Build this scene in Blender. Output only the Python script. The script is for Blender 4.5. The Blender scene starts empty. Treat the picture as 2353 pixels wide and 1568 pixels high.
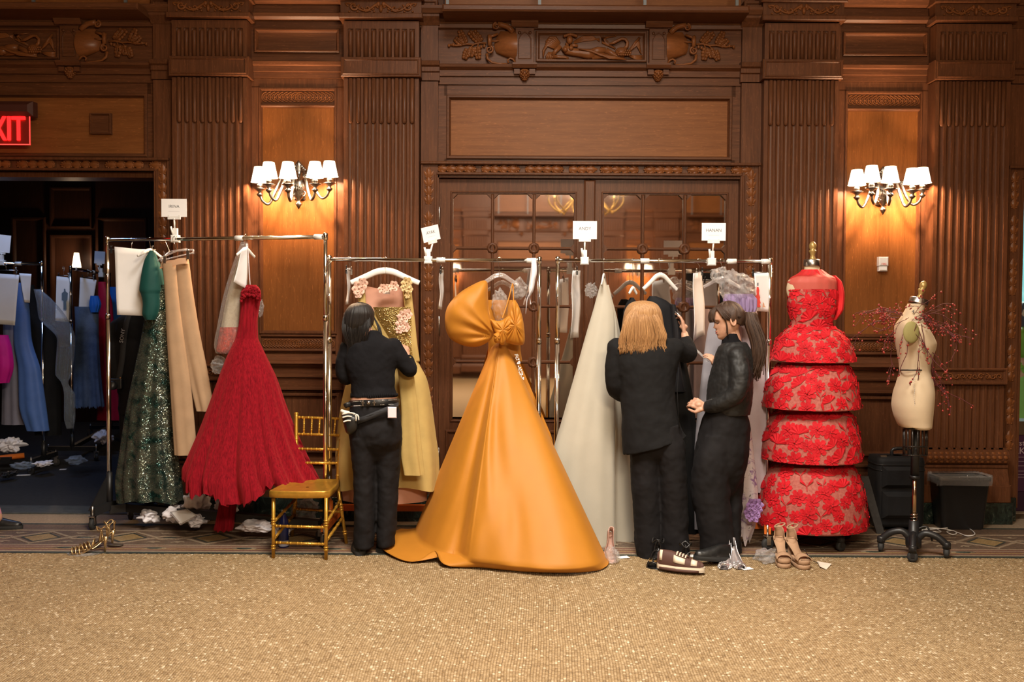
import bpy, bmesh, math, random
import numpy as np
from mathutils import Vector, Matrix
PI = math.pi
C = bpy.context.scene.collection
SC = bpy.context.scene
# ------------------------------------------------------------------ camera
CAM_H, CAM_D, FPX = 1.6, 7.4, 2200.0            # eye height, distance to the panelled wall (Y=0), focal length in px of 2353
TILT, ROLL = math.radians(1.82), math.radians(0.3)
UPV = Vector((0, math.sin(TILT), math.cos(TILT)))
FWD = Vector((0, math.cos(TILT), -math.sin(TILT)))
RGT = Vector((1, 0, 0))
cR = RGT * math.cos(ROLL) + UPV * math.sin(ROLL)
cU = -RGT * math.sin(ROLL) + UPV * math.cos(ROLL)
cam = bpy.data.objects.new('camera', bpy.data.cameras.new('camera'))
C.objects.link(cam)
cam.matrix_world = Matrix(((cR.x, cU.x, -FWD.x, 0), (cR.y, cU.y, -FWD.y, -CAM_D), (cR.z, cU.z, -FWD.z, CAM_H), (0, 0, 0, 1)))
cam.data.sensor_width = 36.0
cam.data.lens = 36.0 * FPX / 2353.0
cam.data.clip_start = 0.05
cam.data.dof.use_dof = True
cam.data.dof.focus_distance = 6.3
cam.data.dof.aperture_fstop = 3.2
SC.camera = cam
# ------------------------------------------------------------------ exposure, world, room light
SC.view_settings.view_transform = 'Standard'
SC.view_settings.look = 'None'
SC.view_settings.gamma = 1.0
SC.view_settings.use_curve_mapping = False
SC.view_settings.exposure = 0.0
wd = bpy.data.worlds.new('world'); SC.world = wd; wd.use_nodes = True
wd.node_tree.nodes['Background'].inputs[0].default_value = (1.0, 0.75, 0.55, 1)
wd.node_tree.nodes['Background'].inputs[1].default_value = 0.02
SC.cycles.max_bounces = 8
SC.cycles.diffuse_bounces = 3
SC.cycles.glossy_bounces = 4
SC.cycles.transparent_max_bounces = 24
SC.cycles.transmission_bounces = 6
SC.cycles.sample_clamp_indirect = 4.0
SC.cycles.use_denoising = True
def area(name, loc, aim, size, power, col, spread=180):
    l = bpy.data.lights.new(name, 'AREA'); l.shape = 'DISK'; l.size = size; l.energy = power; l.color = col; l.spread = math.radians(spread)
    o = bpy.data.objects.new(name, l); C.objects.link(o); o.location = loc
    o.rotation_euler = (Vector(aim) - Vector(loc)).to_track_quat('-Z', 'Y').to_euler()
    return o
def point(name, loc, power, col, r=0.03, parent=None):
    l = bpy.data.lights.new(name, 'POINT'); l.energy = power; l.color = col; l.shadow_soft_size = r
    o = bpy.data.objects.new(name, l); C.objects.link(o); o.location = loc
    if parent: o.parent = parent
    return o
area('added_fill_light', (0.15, -4.3, 5.4), (0.1, -2.2, 0), 1.8, 210, (1.0, 0.92, 0.81), 105)  # added area light without a fixture, pools brightness on gowns and mid floor
area('added_fill_light', (0.6, -9.5, 5.4), (0.7, -14.0, 0.8), 3.0, 800, (1.0, 0.84, 0.68), 150)  # added fill, no fixture: brightens the opposite wall for the mirror panes
area('dark_room_lamp', (-4.6, 1.5, 3.4), (-4.0, 2.0, 0), 0.5, 20, (0.36, 0.56, 1.0))
area('bright_room_lamp', (6.0, 5.2, 3.4), (5.9, 5.6, 0.8), 1.0, 260, (0.78, 1.0, 0.9))
# ------------------------------------------------------------------ picture <-> place
def ray(px, py):
    u, v = (px - 1176.5) / FPX, -(py - 784.0) / FPX
    return cR * u + cU * v + FWD
def W(px, py, y=0.0):
    d = ray(px, py); t = (y + CAM_D) / d.y
    return Vector((d.x * t, y, CAM_H + d.z * t))
def X(px, py, y=0.0): return W(px, py, y).x
def Z(py, y=0.0, px=1176.5): return W(px, py, y).z
def G(px, py, z=0.0):
    d = ray(px, py); t = (z - CAM_H) / d.z
    return Vector((d.x * t, d.y * t - CAM_D, z))
def S(y): return FPX / (y + CAM_D)     # px per metre at depth plane y
# ------------------------------------------------------------------ objects
def tag(o, label=None, cat=None, group=None, kind=None):
    if label: o['label'] = label
    if cat: o['category'] = cat
    if group: o['group'] = group
    if kind: o['kind'] = kind
    return o
def thing(name, label, cat, loc=(0, 0, 0), group=None):
    o = bpy.data.objects.new(name, None); C.objects.link(o); o.location = loc
    o.empty_display_size = 0.1
    return tag(o, label, cat, group)
def link(name, me, parent=None, loc=None, rot=None, scale=None):
    o = bpy.data.objects.new(name, me); C.objects.link(o)
    if parent is not None:
        o.parent = parent
        # shapes are given in world space; the parent only carries a location
        p = parent; off = Vector((0, 0, 0))
        while p is not None: off += p.location; p = p.parent
        o.location = (Vector(loc) if loc is not None else Vector((0, 0, 0))) - off
    elif loc is not None: o.location = loc
    if rot is not None: o.rotation_euler = rot
    if scale is not None: o.scale = scale
    return o
def copy_tree(o, parent=None):
    c = o.copy(); C.objects.link(c)
    if parent is not None: c.parent = parent
    for ch in list(o.children): copy_tree(ch, c)
    return c
class MB:
    """collects shapes, then becomes ONE mesh"""
    def __init__(s): s.v, s.f, s.sm = [], [], []
    def add(s, vs, fs, smooth=False):
        b = len(s.v); s.v.extend([tuple(p) for p in vs])
        s.f.extend([tuple(i + b for i in q) for q in fs]); s.sm.extend([smooth] * len(fs)); return s
    def box(s, x0, x1, y0, y1, z0, z1, M=None):
        p = [(x0, y0, z0), (x1, y0, z0), (x1, y1, z0), (x0, y1, z0), (x0, y0, z1), (x1, y0, z1), (x1, y1, z1), (x0, y1, z1)]
        if M is not None: p = [M @ Vector(q) for q in p]
        return s.add(p, [(0, 3, 2, 1), (4, 5, 6, 7), (0, 1, 5, 4), (1, 2, 6, 5), (2, 3, 7, 6), (3, 0, 4, 7)])
    def cbox(s, c, d, R=None):
        M = Matrix.Translation(c) @ (R.to_4x4() if R is not None else Matrix())
        return s.box(-d[0] / 2, d[0] / 2, -d[1] / 2, d[1] / 2, -d[2] / 2, d[2] / 2, M)
    def bev(s, x0, x1, y0, y1, z0, z1, b):
        """box whose front (y0) face is bevelled"""
        p = [(x0, y1, z0), (x1, y1, z0), (x1, y1, z1), (x0, y1, z1), (x0, y0 + b, z0), (x1, y0 + b, z0), (x1, y0 + b, z1), (x0, y0 + b, z1),
             (x0 + b, y0, z0 + b), (x1 - b, y0, z0 + b), (x1 - b, y0, z1 - b), (x0 + b, y0, z1 - b)]
        f = [(3, 2, 1, 0), (8, 9, 10, 11)]
        for i in range(4):
            j = (i + 1) % 4; f += [(i, j, 4 + j, 4 + i), (4 + i, 4 + j, 8 + j, 8 + i)]
        return s.add(p, f)
    def tube(s, pts, r, n=8, cap=True, closed=False, flat=1.0, smooth=True):
        pts = [Vector(p) for p in pts]; m = len(pts)
        rr = r if hasattr(r, '__len__') else [r] * m
        tang = []
        for i in range(m):
            a = pts[(i - 1) % m] if (closed or i > 0) else pts[i]
            b = pts[(i + 1) % m] if (closed or i < m - 1) else pts[i]
            t = (b - a); tang.append(t.normalized() if t.length > 1e-9 else Vector((0, 0, 1)))
        ref = Vector((0, 0, 1)) if abs(tang[0].z) < 0.9 else Vector((1, 0, 0))
        nrm = (ref - tang[0] * ref.dot(tang[0])).normalized()
        vs = []
        for i in range(m):
            nrm = (nrm - tang[i] * nrm.dot(tang[i]))
            nrm = nrm.normalized() if nrm.length > 1e-6 else tang[i].orthogonal().normalized()
            bn = tang[i].cross(nrm)
            for k in range(n):
                a = 2 * PI * k / n
                vs.append(pts[i] + (nrm * math.cos(a) + bn * math.sin(a) * flat) * rr[i])
        fs = []
        for i in range(m if closed else m - 1):
            j = (i + 1) % m
            for k in range(n):
                l = (k + 1) % n; fs.append((i * n + k, i * n + l, j * n + l, j * n + k))
        if cap and not closed:
            fs.append(tuple(range(n - 1, -1, -1))); fs.append(tuple((m - 1) * n + k for k in range(n)))
        return s.add(vs, fs, smooth)
    def lathe(s, prof, n=20, M=None, cap=True, sx=1.0, sy=1.0):
        """prof: [(r, z)...] turned around Z"""
        vs = [(r * math.cos(2 * PI * k / n) * sx, r * math.sin(2 * PI * k / n) * sy, z) for r, z in prof for k in range(n)]
        if M is not None: vs = [M @ Vector(v) for v in vs]
        m = len(prof)
        fs = [(i * n + k, i * n + (k + 1) % n, (i + 1) * n + (k + 1) % n, (i + 1) * n + k) for i in range(m - 1) for k in range(n)]
        if cap: fs += [tuple(range(n - 1, -1, -1)), tuple((m - 1) * n + k for k in range(n))]
        return s.add(vs, fs, True)
    def prism(s, poly, d, M=None, smooth=False):
        """polygon in x,z (list) extruded along y by d (towards +y)"""
        n = len(poly)
        vs = [(p[0], 0, p[1]) for p in poly] + [(p[0], d, p[1]) for p in poly]
        if M is not None: vs = [M @ Vector(v) for v in vs]
        fs = [tuple(range(n)), tuple(range(2 * n - 1, n - 1, -1))] + [(i, i + n, (i + 1) % n + n, (i + 1) % n) for i in range(n)]
        return s.add(vs, fs, smooth)
    def ball(s, c, r, nu=12, nv=8, M=None, R=None):
        r = r if hasattr(r, '__len__') else (r, r, r)
        c = Vector(c); vs = []
        for i in range(nv + 1):
            t = PI * i / nv
            for k in range(nu):
                a = 2 * PI * k / nu
                q = Vector((r[0] * math.sin(t) * math.cos(a), r[1] * math.sin(t) * math.sin(a), r[2] * math.cos(t)))
                if R is not None: q = R @ q
                q = q + c
                vs.append(M @ q if M is not None else q)
        fs = [(i * nu + k, (i + 1) * nu + k, (i + 1) * nu + (k + 1) % nu, i * nu + (k + 1) % nu) for i in range(nv) for k in range(nu)]
        return s.add(vs, fs, True)
    def grid(s, P, smooth=True, closed_u=False):
        """P[i][j] points"""
        m, n = len(P), len(P[0]); vs = [p for r in P for p in r]; fs = []
        for i in range(m - 1):
            for j in range(n if closed_u else n - 1):
                l = (j + 1) % n; fs.append((i * n + j, i * n + l, (i + 1) * n + l, (i + 1) * n + j))
        return s.add(vs, fs, smooth)
    def mesh(s, name, mat):
        me = bpy.data.meshes.new(name); me.from_pydata(s.v, [], s.f)
        me.polygons.foreach_set('use_smooth', s.sm)
        for m in (mat if isinstance(mat, (list, tuple)) else [mat]): me.materials.append(m)
        me.update(); return me
    def build(s, name, mat, parent=None, **k):
        return link(name, s.mesh(name, mat), parent, **k)
def solidify(o, t, off=0.0):
    m = o.modifiers.new('thick', 'SOLIDIFY'); m.thickness = t; m.offset = off; return o
def bevel(o, w, n=2):
    m = o.modifiers.new('bevel', 'BEVEL'); m.width = w; m.segments = n; m.limit_method = 'ANGLE'; m.angle_limit = 0.6; return o
def subsurf(o, n=1):
    m = o.modifiers.new('sub', 'SUBSURF'); m.levels = n; m.render_levels = n; return o
def bake(o):
    """apply the modifiers of a mesh object"""
    dg = bpy.context.evaluated_depsgraph_get(); dg.update()
    me = bpy.data.meshes.new_from_object(o.evaluated_get(dg)); o.modifiers.clear(); o.data = me; return o
# ------------------------------------------------------------------ materials
def new_mat(name):
    m = bpy.data.materials.new(name); m.use_nodes = True
    nt = m.node_tree; return m, nt, nt.nodes['Principled BSDF']
def N(nt, t, **k):
    n = nt.nodes.new(t)
    for a, b in k.items():
        if a.startswith('i_'): n.inputs[int(a[2:]) if a[2:].isdigit() else a[2:].replace('_', ' ')].default_value = b
        else: setattr(n, a, b)
    return n
def ramp(nt, src, stops):
    r = nt.nodes.new('ShaderNodeValToRGB'); e = r.color_ramp.elements
    while len(e) < len(stops): e.new(0.5)
    for q, (p, c) in zip(e, stops):
        q.position = p; q.color = (*c, 1) if len(c) == 3 else c
    nt.links.new(src, r.inputs[0]); return r.outputs[0]
def coords(nt, sc=(1, 1, 1), world=True):
    if world: src = N(nt, 'ShaderNodeNewGeometry').outputs['Position']
    else: src = N(nt, 'ShaderNodeTexCoord').outputs['Object']
    mp = N(nt, 'ShaderNodeMapping'); mp.inputs['Scale'].default_value = sc
    nt.links.new(src, mp.inputs[0]); return mp.outputs[0]
def noise(nt, co, scale, detail=4, rough=0.55, dist=0.0):
    n = N(nt, 'ShaderNodeTexNoise'); n.inputs['Scale'].default_value = scale; n.inputs['Detail'].default_value = detail
    n.inputs['Roughness'].default_value = rough; n.inputs['Distortion'].default_value = dist
    nt.links.new(co, n.inputs['Vector']); return n.outputs[0]
def bump(nt, p, h, strength, dist=0.01):
    b = N(nt, 'ShaderNodeBump'); b.inputs['Strength'].default_value = strength; b.inputs['Distance'].default_value = dist
    nt.links.new(h, b.inputs['Height']); nt.links.new(b.outputs[0], p.inputs['Normal']); return b
def mixc(nt, f, a, b, mode='MIX'):
    m = N(nt, 'ShaderNodeMix', data_type='RGBA', blend_type=mode)
    for v, i in ((f, 0), (a, 6), (b, 7)):
        if hasattr(v, 'is_linked') or hasattr(v, 'links'): nt.links.new(v, m.inputs[i])
        else: m.inputs[i].default_value = v if i == 0 else (*v, 1)
    return m.outputs[2]
def math_(nt, op, a, b=None):
    m = N(nt, 'ShaderNodeMath', operation=op)
    for v, i in ((a, 0), (b, 1)):
        if v is None: continue
        if hasattr(v, 'links'): nt.links.new(v, m.inputs[i])
        else: m.inputs[i].default_value = v
    return m.outputs[0]
def plain(name, col, rough=0.5, metal=0.0, var=0.0, scale=20, bmp=0.0, sheen=0.0, spec=0.5, world=True, coat=0.0):
    m, nt, p = new_mat(name)
    p.inputs['Roughness'].default_value = rough; p.inputs['Metallic'].default_value = metal
    p.inputs['Specular IOR Level'].default_value = spec
    if sheen: p.inputs['Sheen Weight'].default_value = sheen
    if coat: p.inputs['Coat Weight'].default_value = coat
    p.inputs['Base Color'].default_value = (*col, 1)
    if var or bmp:
        co = coords(nt, world=world); n = noise(nt, co, scale)
        if var:
            nt.links.new(ramp(nt, n, [(0.3, tuple(c * (1 - var) for c in col)), (0.7, tuple(min(1, c * (1 + var)) for c in col))]), p.inputs['Base Color'])
        if bmp: bump(nt, p, n, bmp)
    return m
def cloth(name, col, rough=0.8, weave=900, bmp=0.15, var=0.12, sheen=0.3, spec=0.2, fold=0.0):
    """woven fabric: fine thread relief, gentle colour variation"""
    m, nt, p = new_mat(name)
    p.inputs['Roughness'].default_value = rough; p.inputs['Specular IOR Level'].default_value = spec
    p.inputs['Sheen Weight'].default_value = sheen; p.inputs['Sheen Roughness'].default_value = 0.4
    p.inputs['Sheen Tint'].default_value = (*[min(1, c * 1.5 + .05) for c in col], 1)
    co = coords(nt); n = noise(nt, co, 9, 6)
    fine = noise(nt, co, weave, 2)
    f = math_(nt, 'ADD', math_(nt, 'MULTIPLY', n, 0.55), math_(nt, 'MULTIPLY', fine, 0.45))
    nt.links.new(ramp(nt, f, [(0.35, tuple(c * (1 - var) for c in col)), (0.65, tuple(min(1, c * (1 + var)) for c in col))]), p.inputs['Base Color'])
    h = fine
    if fold: h = math_(nt, 'ADD', fine, math_(nt, 'MULTIPLY', noise(nt, co, 14, 3), fold))
    bump(nt, p, h, bmp, 0.003); return m
def wood(name, dark, light, axis='z', rough=0.38, fleck=0.35, stretch=22, boards=0.0):
    """quarter-sawn oak; grain runs along `axis`"""
    m, nt, p = new_mat(name)
    s = {'z': (stretch, stretch, 1.0), 'x': (1.0, stretch, stretch)}[axis]
    co = coords(nt, s); g = noise(nt, co, 3.0, 8, 0.65, 0.3)
    col = ramp(nt, g, [(0.25, dark), (0.75, light)])
    big = noise(nt, coords(nt, (1, 1, 1)), 1.4, 3)
    col = mixc(nt, math_(nt, 'MULTIPLY', big, 0.5), col, tuple(c * 0.55 for c in dark))
    if boards:
        sx = N(nt, 'ShaderNodeSeparateXYZ'); nt.links.new(coords(nt), sx.inputs[0])
        b = math_(nt, 'FLOOR', math_(nt, 'DIVIDE', sx.outputs[0 if axis == 'z' else 2], boards))
        wn = N(nt, 'ShaderNodeTexWhiteNoise', noise_dimensions='1D'); nt.links.new(b, wn.inputs['W'])
        col = mixc(nt, math_(nt, 'MULTIPLY', wn.outputs[0], 0.45), col, tuple(c * 0.6 for c in dark))
    # medullary-ray flecks: short slanting streaks
    mp = N(nt, 'ShaderNodeMapping'); mp.inputs['Rotation'].default_value = (0, 0.5 if axis == 'z' else 0.35, 0)
    mp.inputs['Scale'].default_value = (85, 85, 11) if axis == 'z' else (11, 85, 85)
    nt.links.new(N(nt, 'ShaderNodeNewGeometry').outputs['Position'], mp.inputs[0])
    fl = ramp(nt, noise(nt, mp.outputs[0], 2.0, 2, 0.5, 0.6), [(0.62, (0, 0, 0)), (0.72, (1, 1, 1))])
    col = mixc(nt, math_(nt, 'MULTIPLY', fl, fleck), col, tuple(min(1, c * 1.7) for c in light))
    nt.links.new(col, p.inputs['Base Color'])
    p.inputs['Roughness'].default_value = rough
    p.inputs['Specular IOR Level'].default_value = 0.16
    bump(nt, p, g, 0.12, 0.004); return m
def emit(name, col, strength):
    m, nt, p = new_mat(name)
    p.inputs['Base Color'].default_value = (*col, 1)
    p.inputs['Emission Color'].default_value = (*col, 1); p.inputs['Emission Strength'].default_value = strength
    return m
def film(name, tint=(1, 1, 1), body=0.05, rough=0.10, wr=42):
    """thin clear plastic film: mostly see-through, crinkled gloss"""
    m, nt, p = new_mat(name); nt.nodes.remove(p)
    out = nt.nodes['Material Output']
    tr = N(nt, 'ShaderNodeBsdfTransparent'); tr.inputs[0].default_value = (0.96, 0.96, 0.96, 1)
    gl = N(nt, 'ShaderNodeBsdfGlossy'); gl.inputs['Roughness'].default_value = rough; gl.inputs[0].default_value = (*tint, 1)
    df = N(nt, 'ShaderNodeBsdfDiffuse'); df.inputs[0].default_value = (*tint, 1)
    n = noise(nt, coords(nt), wr, 5, 0.6, 1.0)
    b = N(nt, 'ShaderNodeBump'); b.inputs['Strength'].default_value = 0.8; b.inputs['Distance'].default_value = 0.02
    nt.links.new(n, b.inputs['Height'])
    for q in (gl, df): nt.links.new(b.outputs[0], q.inputs['Normal'])
    lw = N(nt, 'ShaderNodeLayerWeight'); lw.inputs[0].default_value = 0.45; nt.links.new(b.outputs[0], lw.inputs[1])
    m1 = N(nt, 'ShaderNodeMixShader'); m1.inputs[0].default_value = 0.45
    nt.links.new(gl.outputs[0], m1.inputs[1]); nt.links.new(df.outputs[0], m1.inputs[2])
    m2 = N(nt, 'ShaderNodeMixShader')
    f = math_(nt, 'ADD', math_(nt, 'MULTIPLY', lw.outputs[1], 0.55), body)
    nt.links.new(f, m2.inputs[0]); nt.links.new(tr.outputs[0], m2.inputs[1]); nt.links.new(m1.outputs[0], m2.inputs[2])
    nt.links.new(m2.outputs[0], out.inputs[0]); return m
M = {}
M['oak_v'] = wood('oak_upright', (0.062, 0.022, 0.010), (0.155, 0.059, 0.025), 'z')
M['oak_h'] = wood('oak_level', (0.062, 0.022, 0.010), (0.155, 0.059, 0.025), 'x')
M['oak_panel_v'] = wood('oak_panel_upright', (0.165, 0.055, 0.013), (0.29, 0.105, 0.028), 'z', 0.36, 0.25, 16, 0.24)
M['oak_panel_h'] = wood('oak_panel_level', (0.155, 0.053, 0.015), (0.27, 0.102, 0.030), 'x', 0.4, 0.28, 16, 0.135)
M['oak_carved'] = wood('oak_carved', (0.115, 0.038, 0.012), (0.25, 0.088, 0.028), 'x', 0.32, 0.1, 8)
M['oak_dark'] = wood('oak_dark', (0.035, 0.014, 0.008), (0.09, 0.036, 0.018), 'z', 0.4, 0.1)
M['chrome'] = plain('chrome', (0.78, 0.76, 0.72), 0.12, 1.0)
M['steel'] = plain('brushed_steel', (0.55, 0.53, 0.50), 0.28, 1.0)
M['pewter'] = plain('pewter', (0.34, 0.31, 0.28), 0.3, 1.0, 0.3, 60)
M['black_steel'] = plain('black_steel', (0.012, 0.012, 0.013), 0.42)
M['black_plastic'] = plain('black_plastic', (0.014, 0.014, 0.015), 0.35)
M['rubber'] = plain('rubber', (0.02, 0.02, 0.02), 0.7)
M['white_plastic'] = plain('white_plastic', (0.78, 0.77, 0.75), 0.4)
M['card'] = plain('white_card', (0.86, 0.85, 0.86), 0.7, 0, 0.02, 8)
M['paper'] = plain('white_paper', (0.82, 0.81, 0.82), 0.8, 0, 0.03, 6)
M['ink'] = plain('grey_ink', (0.10, 0.10, 0.11), 0.8)
M['ink_pale'] = plain('pale_ink', (0.5, 0.5, 0.52), 0.8)
M['film'] = film('clear_film')
M['film_blue'] = film('clear_film_cool', (0.8, 0.9, 1.0))
M['tissue'] = plain('white_tissue', (0.75, 0.72, 0.76), 0.7, 0, 0.1, 12, 0.3)
def fontmesh(name, text, size, mat, parent, M4, extrude=0.0006, align='CENTER'):
    cu = bpy.data.curves.new(name, 'FONT'); cu.body = text; cu.size = size; cu.extrude = extrude; cu.resolution_u = 3
    cu.align_x = align; cu.align_y = 'CENTER'
    o = bpy.data.objects.new(name, cu); C.objects.link(o)
    dg = bpy.context.evaluated_depsgraph_get()
    me = bpy.data.meshes.new_from_object(o.evaluated_get(dg)); me.name = name
    bpy.data.objects.remove(o); bpy.data.curves.remove(cu)
    me.transform(M4); me.materials.clear(); me.materials.append(mat)
    return link(name, me, parent)
def wall_facing(p, rz=0.0, rx=0.0):
    """text plane standing upright and facing the camera side (-Y) at p"""
    return Matrix.Translation(p) @ Matrix.Rotation(rz, 4, 'Z') @ Matrix.Rotation(PI / 2 + rx, 4, 'X')
# ================================================================== THE ROOM
def struct(name, kind='structure'):
    o = bpy.data.objects.new(name, None); C.objects.link(o); o['kind'] = kind; return o
def slab(mb, x0, x1, z0, z1, yf, yb=0.02, b=0.0):
    if b: mb.bev(x0, x1, yf, yb, z0, z1, b)
    else: mb.box(x0, x1, yf, yb, z0, z1)
def frame(mb, x0, x1, z0, z1, w, yf, yb, b=0.006):
    """mitred picture-frame moulding"""
    for a, c in (((x0, z0), (x1, z0)), ((x1, z0), (x1, z1)), ((x1, z1), (x0, z1)), ((x0, z1), (x0, z0))):
        pass
    ring = [(0, yb), (0, yf + b), (b, yf), (w * .55, yf), (w * .7, yf + (yb - yf) * .5), (w, yb)]
    cs = [(x0, z0, 1, 1), (x1, z0, -1, 1), (x1, z1, -1, -1), (x0, z1, 1, -1)]
    P = [[(cx + sx * d, y, cz + sz * d) for d, y in ring] for cx, cz, sx, sz in cs]
    P.append(P[0]); mb.grid([[r[k] for r in P] for k in range(len(ring))], smooth=False)
def hmould(mb, x0, x1, prof):
    """horizontal moulding: prof [(y, z)...] swept from x0 to x1, capped"""
    vs = [(x0, y, z) for y, z in prof] + [(x1, y, z) for y, z in prof]; n = len(prof)
    mb.add(vs, [(i, i + n, i + 1 + n, i + 1) for i in range(n - 1)] + [tuple(range(n)), tuple(range(2 * n - 1, n - 1, -1))], False)
def bead(zc, r, y, n=6):
    return [(y - r * math.sin(PI * k / n), zc + r * math.cos(PI * k / n)) for k in range(n + 1)]
wall = struct('wall_back')
YP = -0.15                                        # face of the pilasters
zp = lambda py: Z(py, YP, 876)                    # heights read off the second pilaster
ZTOP = 5.6
XM = lambda px, y=0.0: X(px, 300, y)
# ---- backing, with the left and right door openings left free
XL_OPEN, XR_OPEN = X(369, 700, 0), X(2338, 700, 0)
Z_OPEN = Z(408, 0, 250)
mb = MB()
mb.box(XL_OPEN, XM(1000), 0.0, 0.22, 0, ZTOP); mb.box(XM(1709), XR_OPEN, 0.0, 0.22, 0, ZTOP)
mb.box(XM(1000), XM(1709), 0.0, 0.22, Z(406, 0, 1357), ZTOP); mb.box(XM(1000), XM(1709), 0.12, 0.22, 0, Z(406, 0, 1357))
mb.box(XL_OPEN - 2.3, XL_OPEN, 0.0, 0.22, Z_OPEN, ZTOP); mb.box(-9.5, XL_OPEN - 2.3, 0.0, 0.22, 0, ZTOP)
mb.box(XR_OPEN, XR_OPEN + 2.3, 0.0, 0.22, Z_OPEN, ZTOP); mb.box(XR_OPEN + 2.3, 9.5, 0.0, 0.22, 0, ZTOP)
mb.build('backing', M['oak_v'], wall)
# ---- pilasters
PIL = [482, 876, 1841, 2234]
PW = 0.565
def pilaster_mesh():
    mb = MB(); w = PW / 2; nfl = 9; pitch = PW * 0.92 / nfl
    def shaft(z0, z1, depth, convex=False):
        pr = [(-w, 0.05), (-w, 0.0)]
        for k in range(nfl):
            c = (k - (nfl - 1) / 2) * pitch; r = pitch * 0.36
            for a in range(7):
                t = PI * a / 6
                pr.append((c - r * math.cos(t), depth * math.sin(t) * (-1 if convex else 1)))
        pr += [(w, 0.0), (w, 0.05)]
        n = len(pr)
        vs = [(x, YP + y, z0) for x, y in pr] + [(x, YP + y, z1) for x, y in pr]
        mb.add(vs, [(i, i + n, i + 1 + n, i + 1) for i in range(n - 1)], False)
    # bottom up: marble is separate
    z_pl0, z_pl1 = Z(1157, -.2, 2230), Z(1115, -.2, 2230)
    mb.bev(-w - .045, w + .045, -.205, 0, z_pl0, z_pl1, .008)
    z_t0, z_t1 = Z(1068, YP, 2230), Z(1033, YP, 2230)
    hm = [(0, z_pl1), (-.2, z_pl1), (-.195, z_pl1 + .02), (-.165, z_t0 - .03), (-.162, z_t0 - .022), (-.175, z_t0 - .02), (-.175, z_t0)]
    rt = (z_t1 - z_t0) / 2
    hm += [(YP - rt * .75 * math.sin(PI * k / 8), z_t0 + rt - rt * math.cos(PI * k / 8)) for k in range(9)] + [(YP, z_t1 + .012), (0, z_t1 + .012)]
    hmould(mb, -w - .03, w + .03, hm)
    z_b0, z_b1 = Z(884, YP, 2230), Z(846, YP, 2230)
    shaft(z_t1, z_b0, .013); mb.box(-w, w, YP + .014, 0, z_t1, z_b0)
    mb.box(-w - .012, w + .012, YP - .018, 0, z_b0, z_b1)
    frame(mb, -w - .012, w + .012, z_b0, z_b1, .028, YP - .034, YP - .018)
    zc = zp(180)
    shaft(z_b1, zc, .013); mb.box(-w, w, YP + .014, 0, z_b1, zc)
    mb.bev(-w - .018, w + .018, YP - .028, 0, zp(178), zp(133), .006)
    frame(mb, -w - .005, w + .005, zp(174), zp(137), .016, YP - .037, YP - .026)
    mb.box(-w, w, YP + .012, 0, zp(133), zp(48)); shaft(zp(133), zp(66), .012)
    slab(mb, -w, w, zp(66), zp(48), YP, 0)
    mb.bev(-w - .03, w + .03, YP - .045, 0, zp(45), zp(33), .006)
    mb.box(-w - .02, w + .02, YP - .02, 0, zp(33), zp(4))
    mb.bev(-w - .04, w + .04, YP - .05, 0, zp(4), zp(-22), .008)
    return mb.mesh('pilaster', M['oak_v'])
def cable_mesh():
    """the convex cabling that fills the flutes"""
    mb = MB(); nfl = 9; pitch = PW * 0.92 / nfl; r = pitch * .30
    for k in range(nfl):
        c = (k - (nfl - 1) / 2) * pitch
        for z0, z1, e0, e1 in ((zp(284), zp(180), 1, 0), (zp(133), zp(69), 0, 1)):
            ps, rs = [], []
            if e0: ps += [z0, z0 + r * .3, z0 + r]; rs += [r * .3, r * .75, r]
            else: ps += [z0]; rs += [r]
            if e1: ps += [z1 - r, z1 - r * .3, z1]; rs += [r, r * .75, r * .3]
            else: ps += [z1]; rs += [r]
            mb.tube([(c, YP + .006, z) for z in ps], rs, 8)
    return mb.mesh('flute_cabling', M['oak_v'])
def spiral(mb, c, r0, turns, sgn, rad, y, th0=0.0, n=22, r1=0.15, taper=0.5):
    pts, rr = [], []
    for i in range(n):
        t = i / (n - 1); a = th0 + sgn * turns * 2 * PI * t; r = r0 * (1 - t * (1 - r1))
        pts.append((c[0] + r * math.cos(a), y - .012 * t, c[1] + r * math.sin(a))); rr.append(rad * (1 - taper * t))
    mb.tube(pts, rr, 6, flat=0.8); return pts
def scroll_mesh():
    """acanthus scrolls on the pilaster necking"""
    mb = MB(); z0, z1 = zp(33), zp(4); zc = (z0 + z1) / 2; h = z1 - z0; y = YP - .022; w = PW / 2
    for s in (-1, 1):
        spiral(mb, (s * w * .72, zc + h * .05), h * .34, 1.3, s, .010, y, PI if s > 0 else 0)
        pts = [(s * w * t, y, zc + h * (.30 * math.cos(t * 7.2))) for t in np.linspace(.05, .95, 20)]
        mb.tube(pts, [.012 - .006 * i / 19 for i in range(20)], 6)
        spiral(mb, (s * w * .36, zc - h * .12), h * .26, 1.1, -s, .009, y, 0 if s > 0 else PI)
        for k in range(9):
            t = .1 + .1 * k; a = s * (.7 if k % 2 else -.7)
            mb.ball((s * w * t, y, zc + h * (.26 * math.cos(t * 7.2 + .8))), (.016, .010, .007), 8, 5, R=Matrix.Rotation(a, 3, 'Y'))
        for k in range(4): mb.ball((s * w * (.18 + .22 * k), y, zc - h * .36), (.009, .009, .008), 8, 5)
        mb.ball((s * .02, y, zc + h * .22), (.016, .014, .02), 8, 6)
    mb.ball((0, y, zc - .012), (.014, .018, .03), 10, 6)
    return mb.mesh('carved_scroll', M['oak_carved'])
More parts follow.
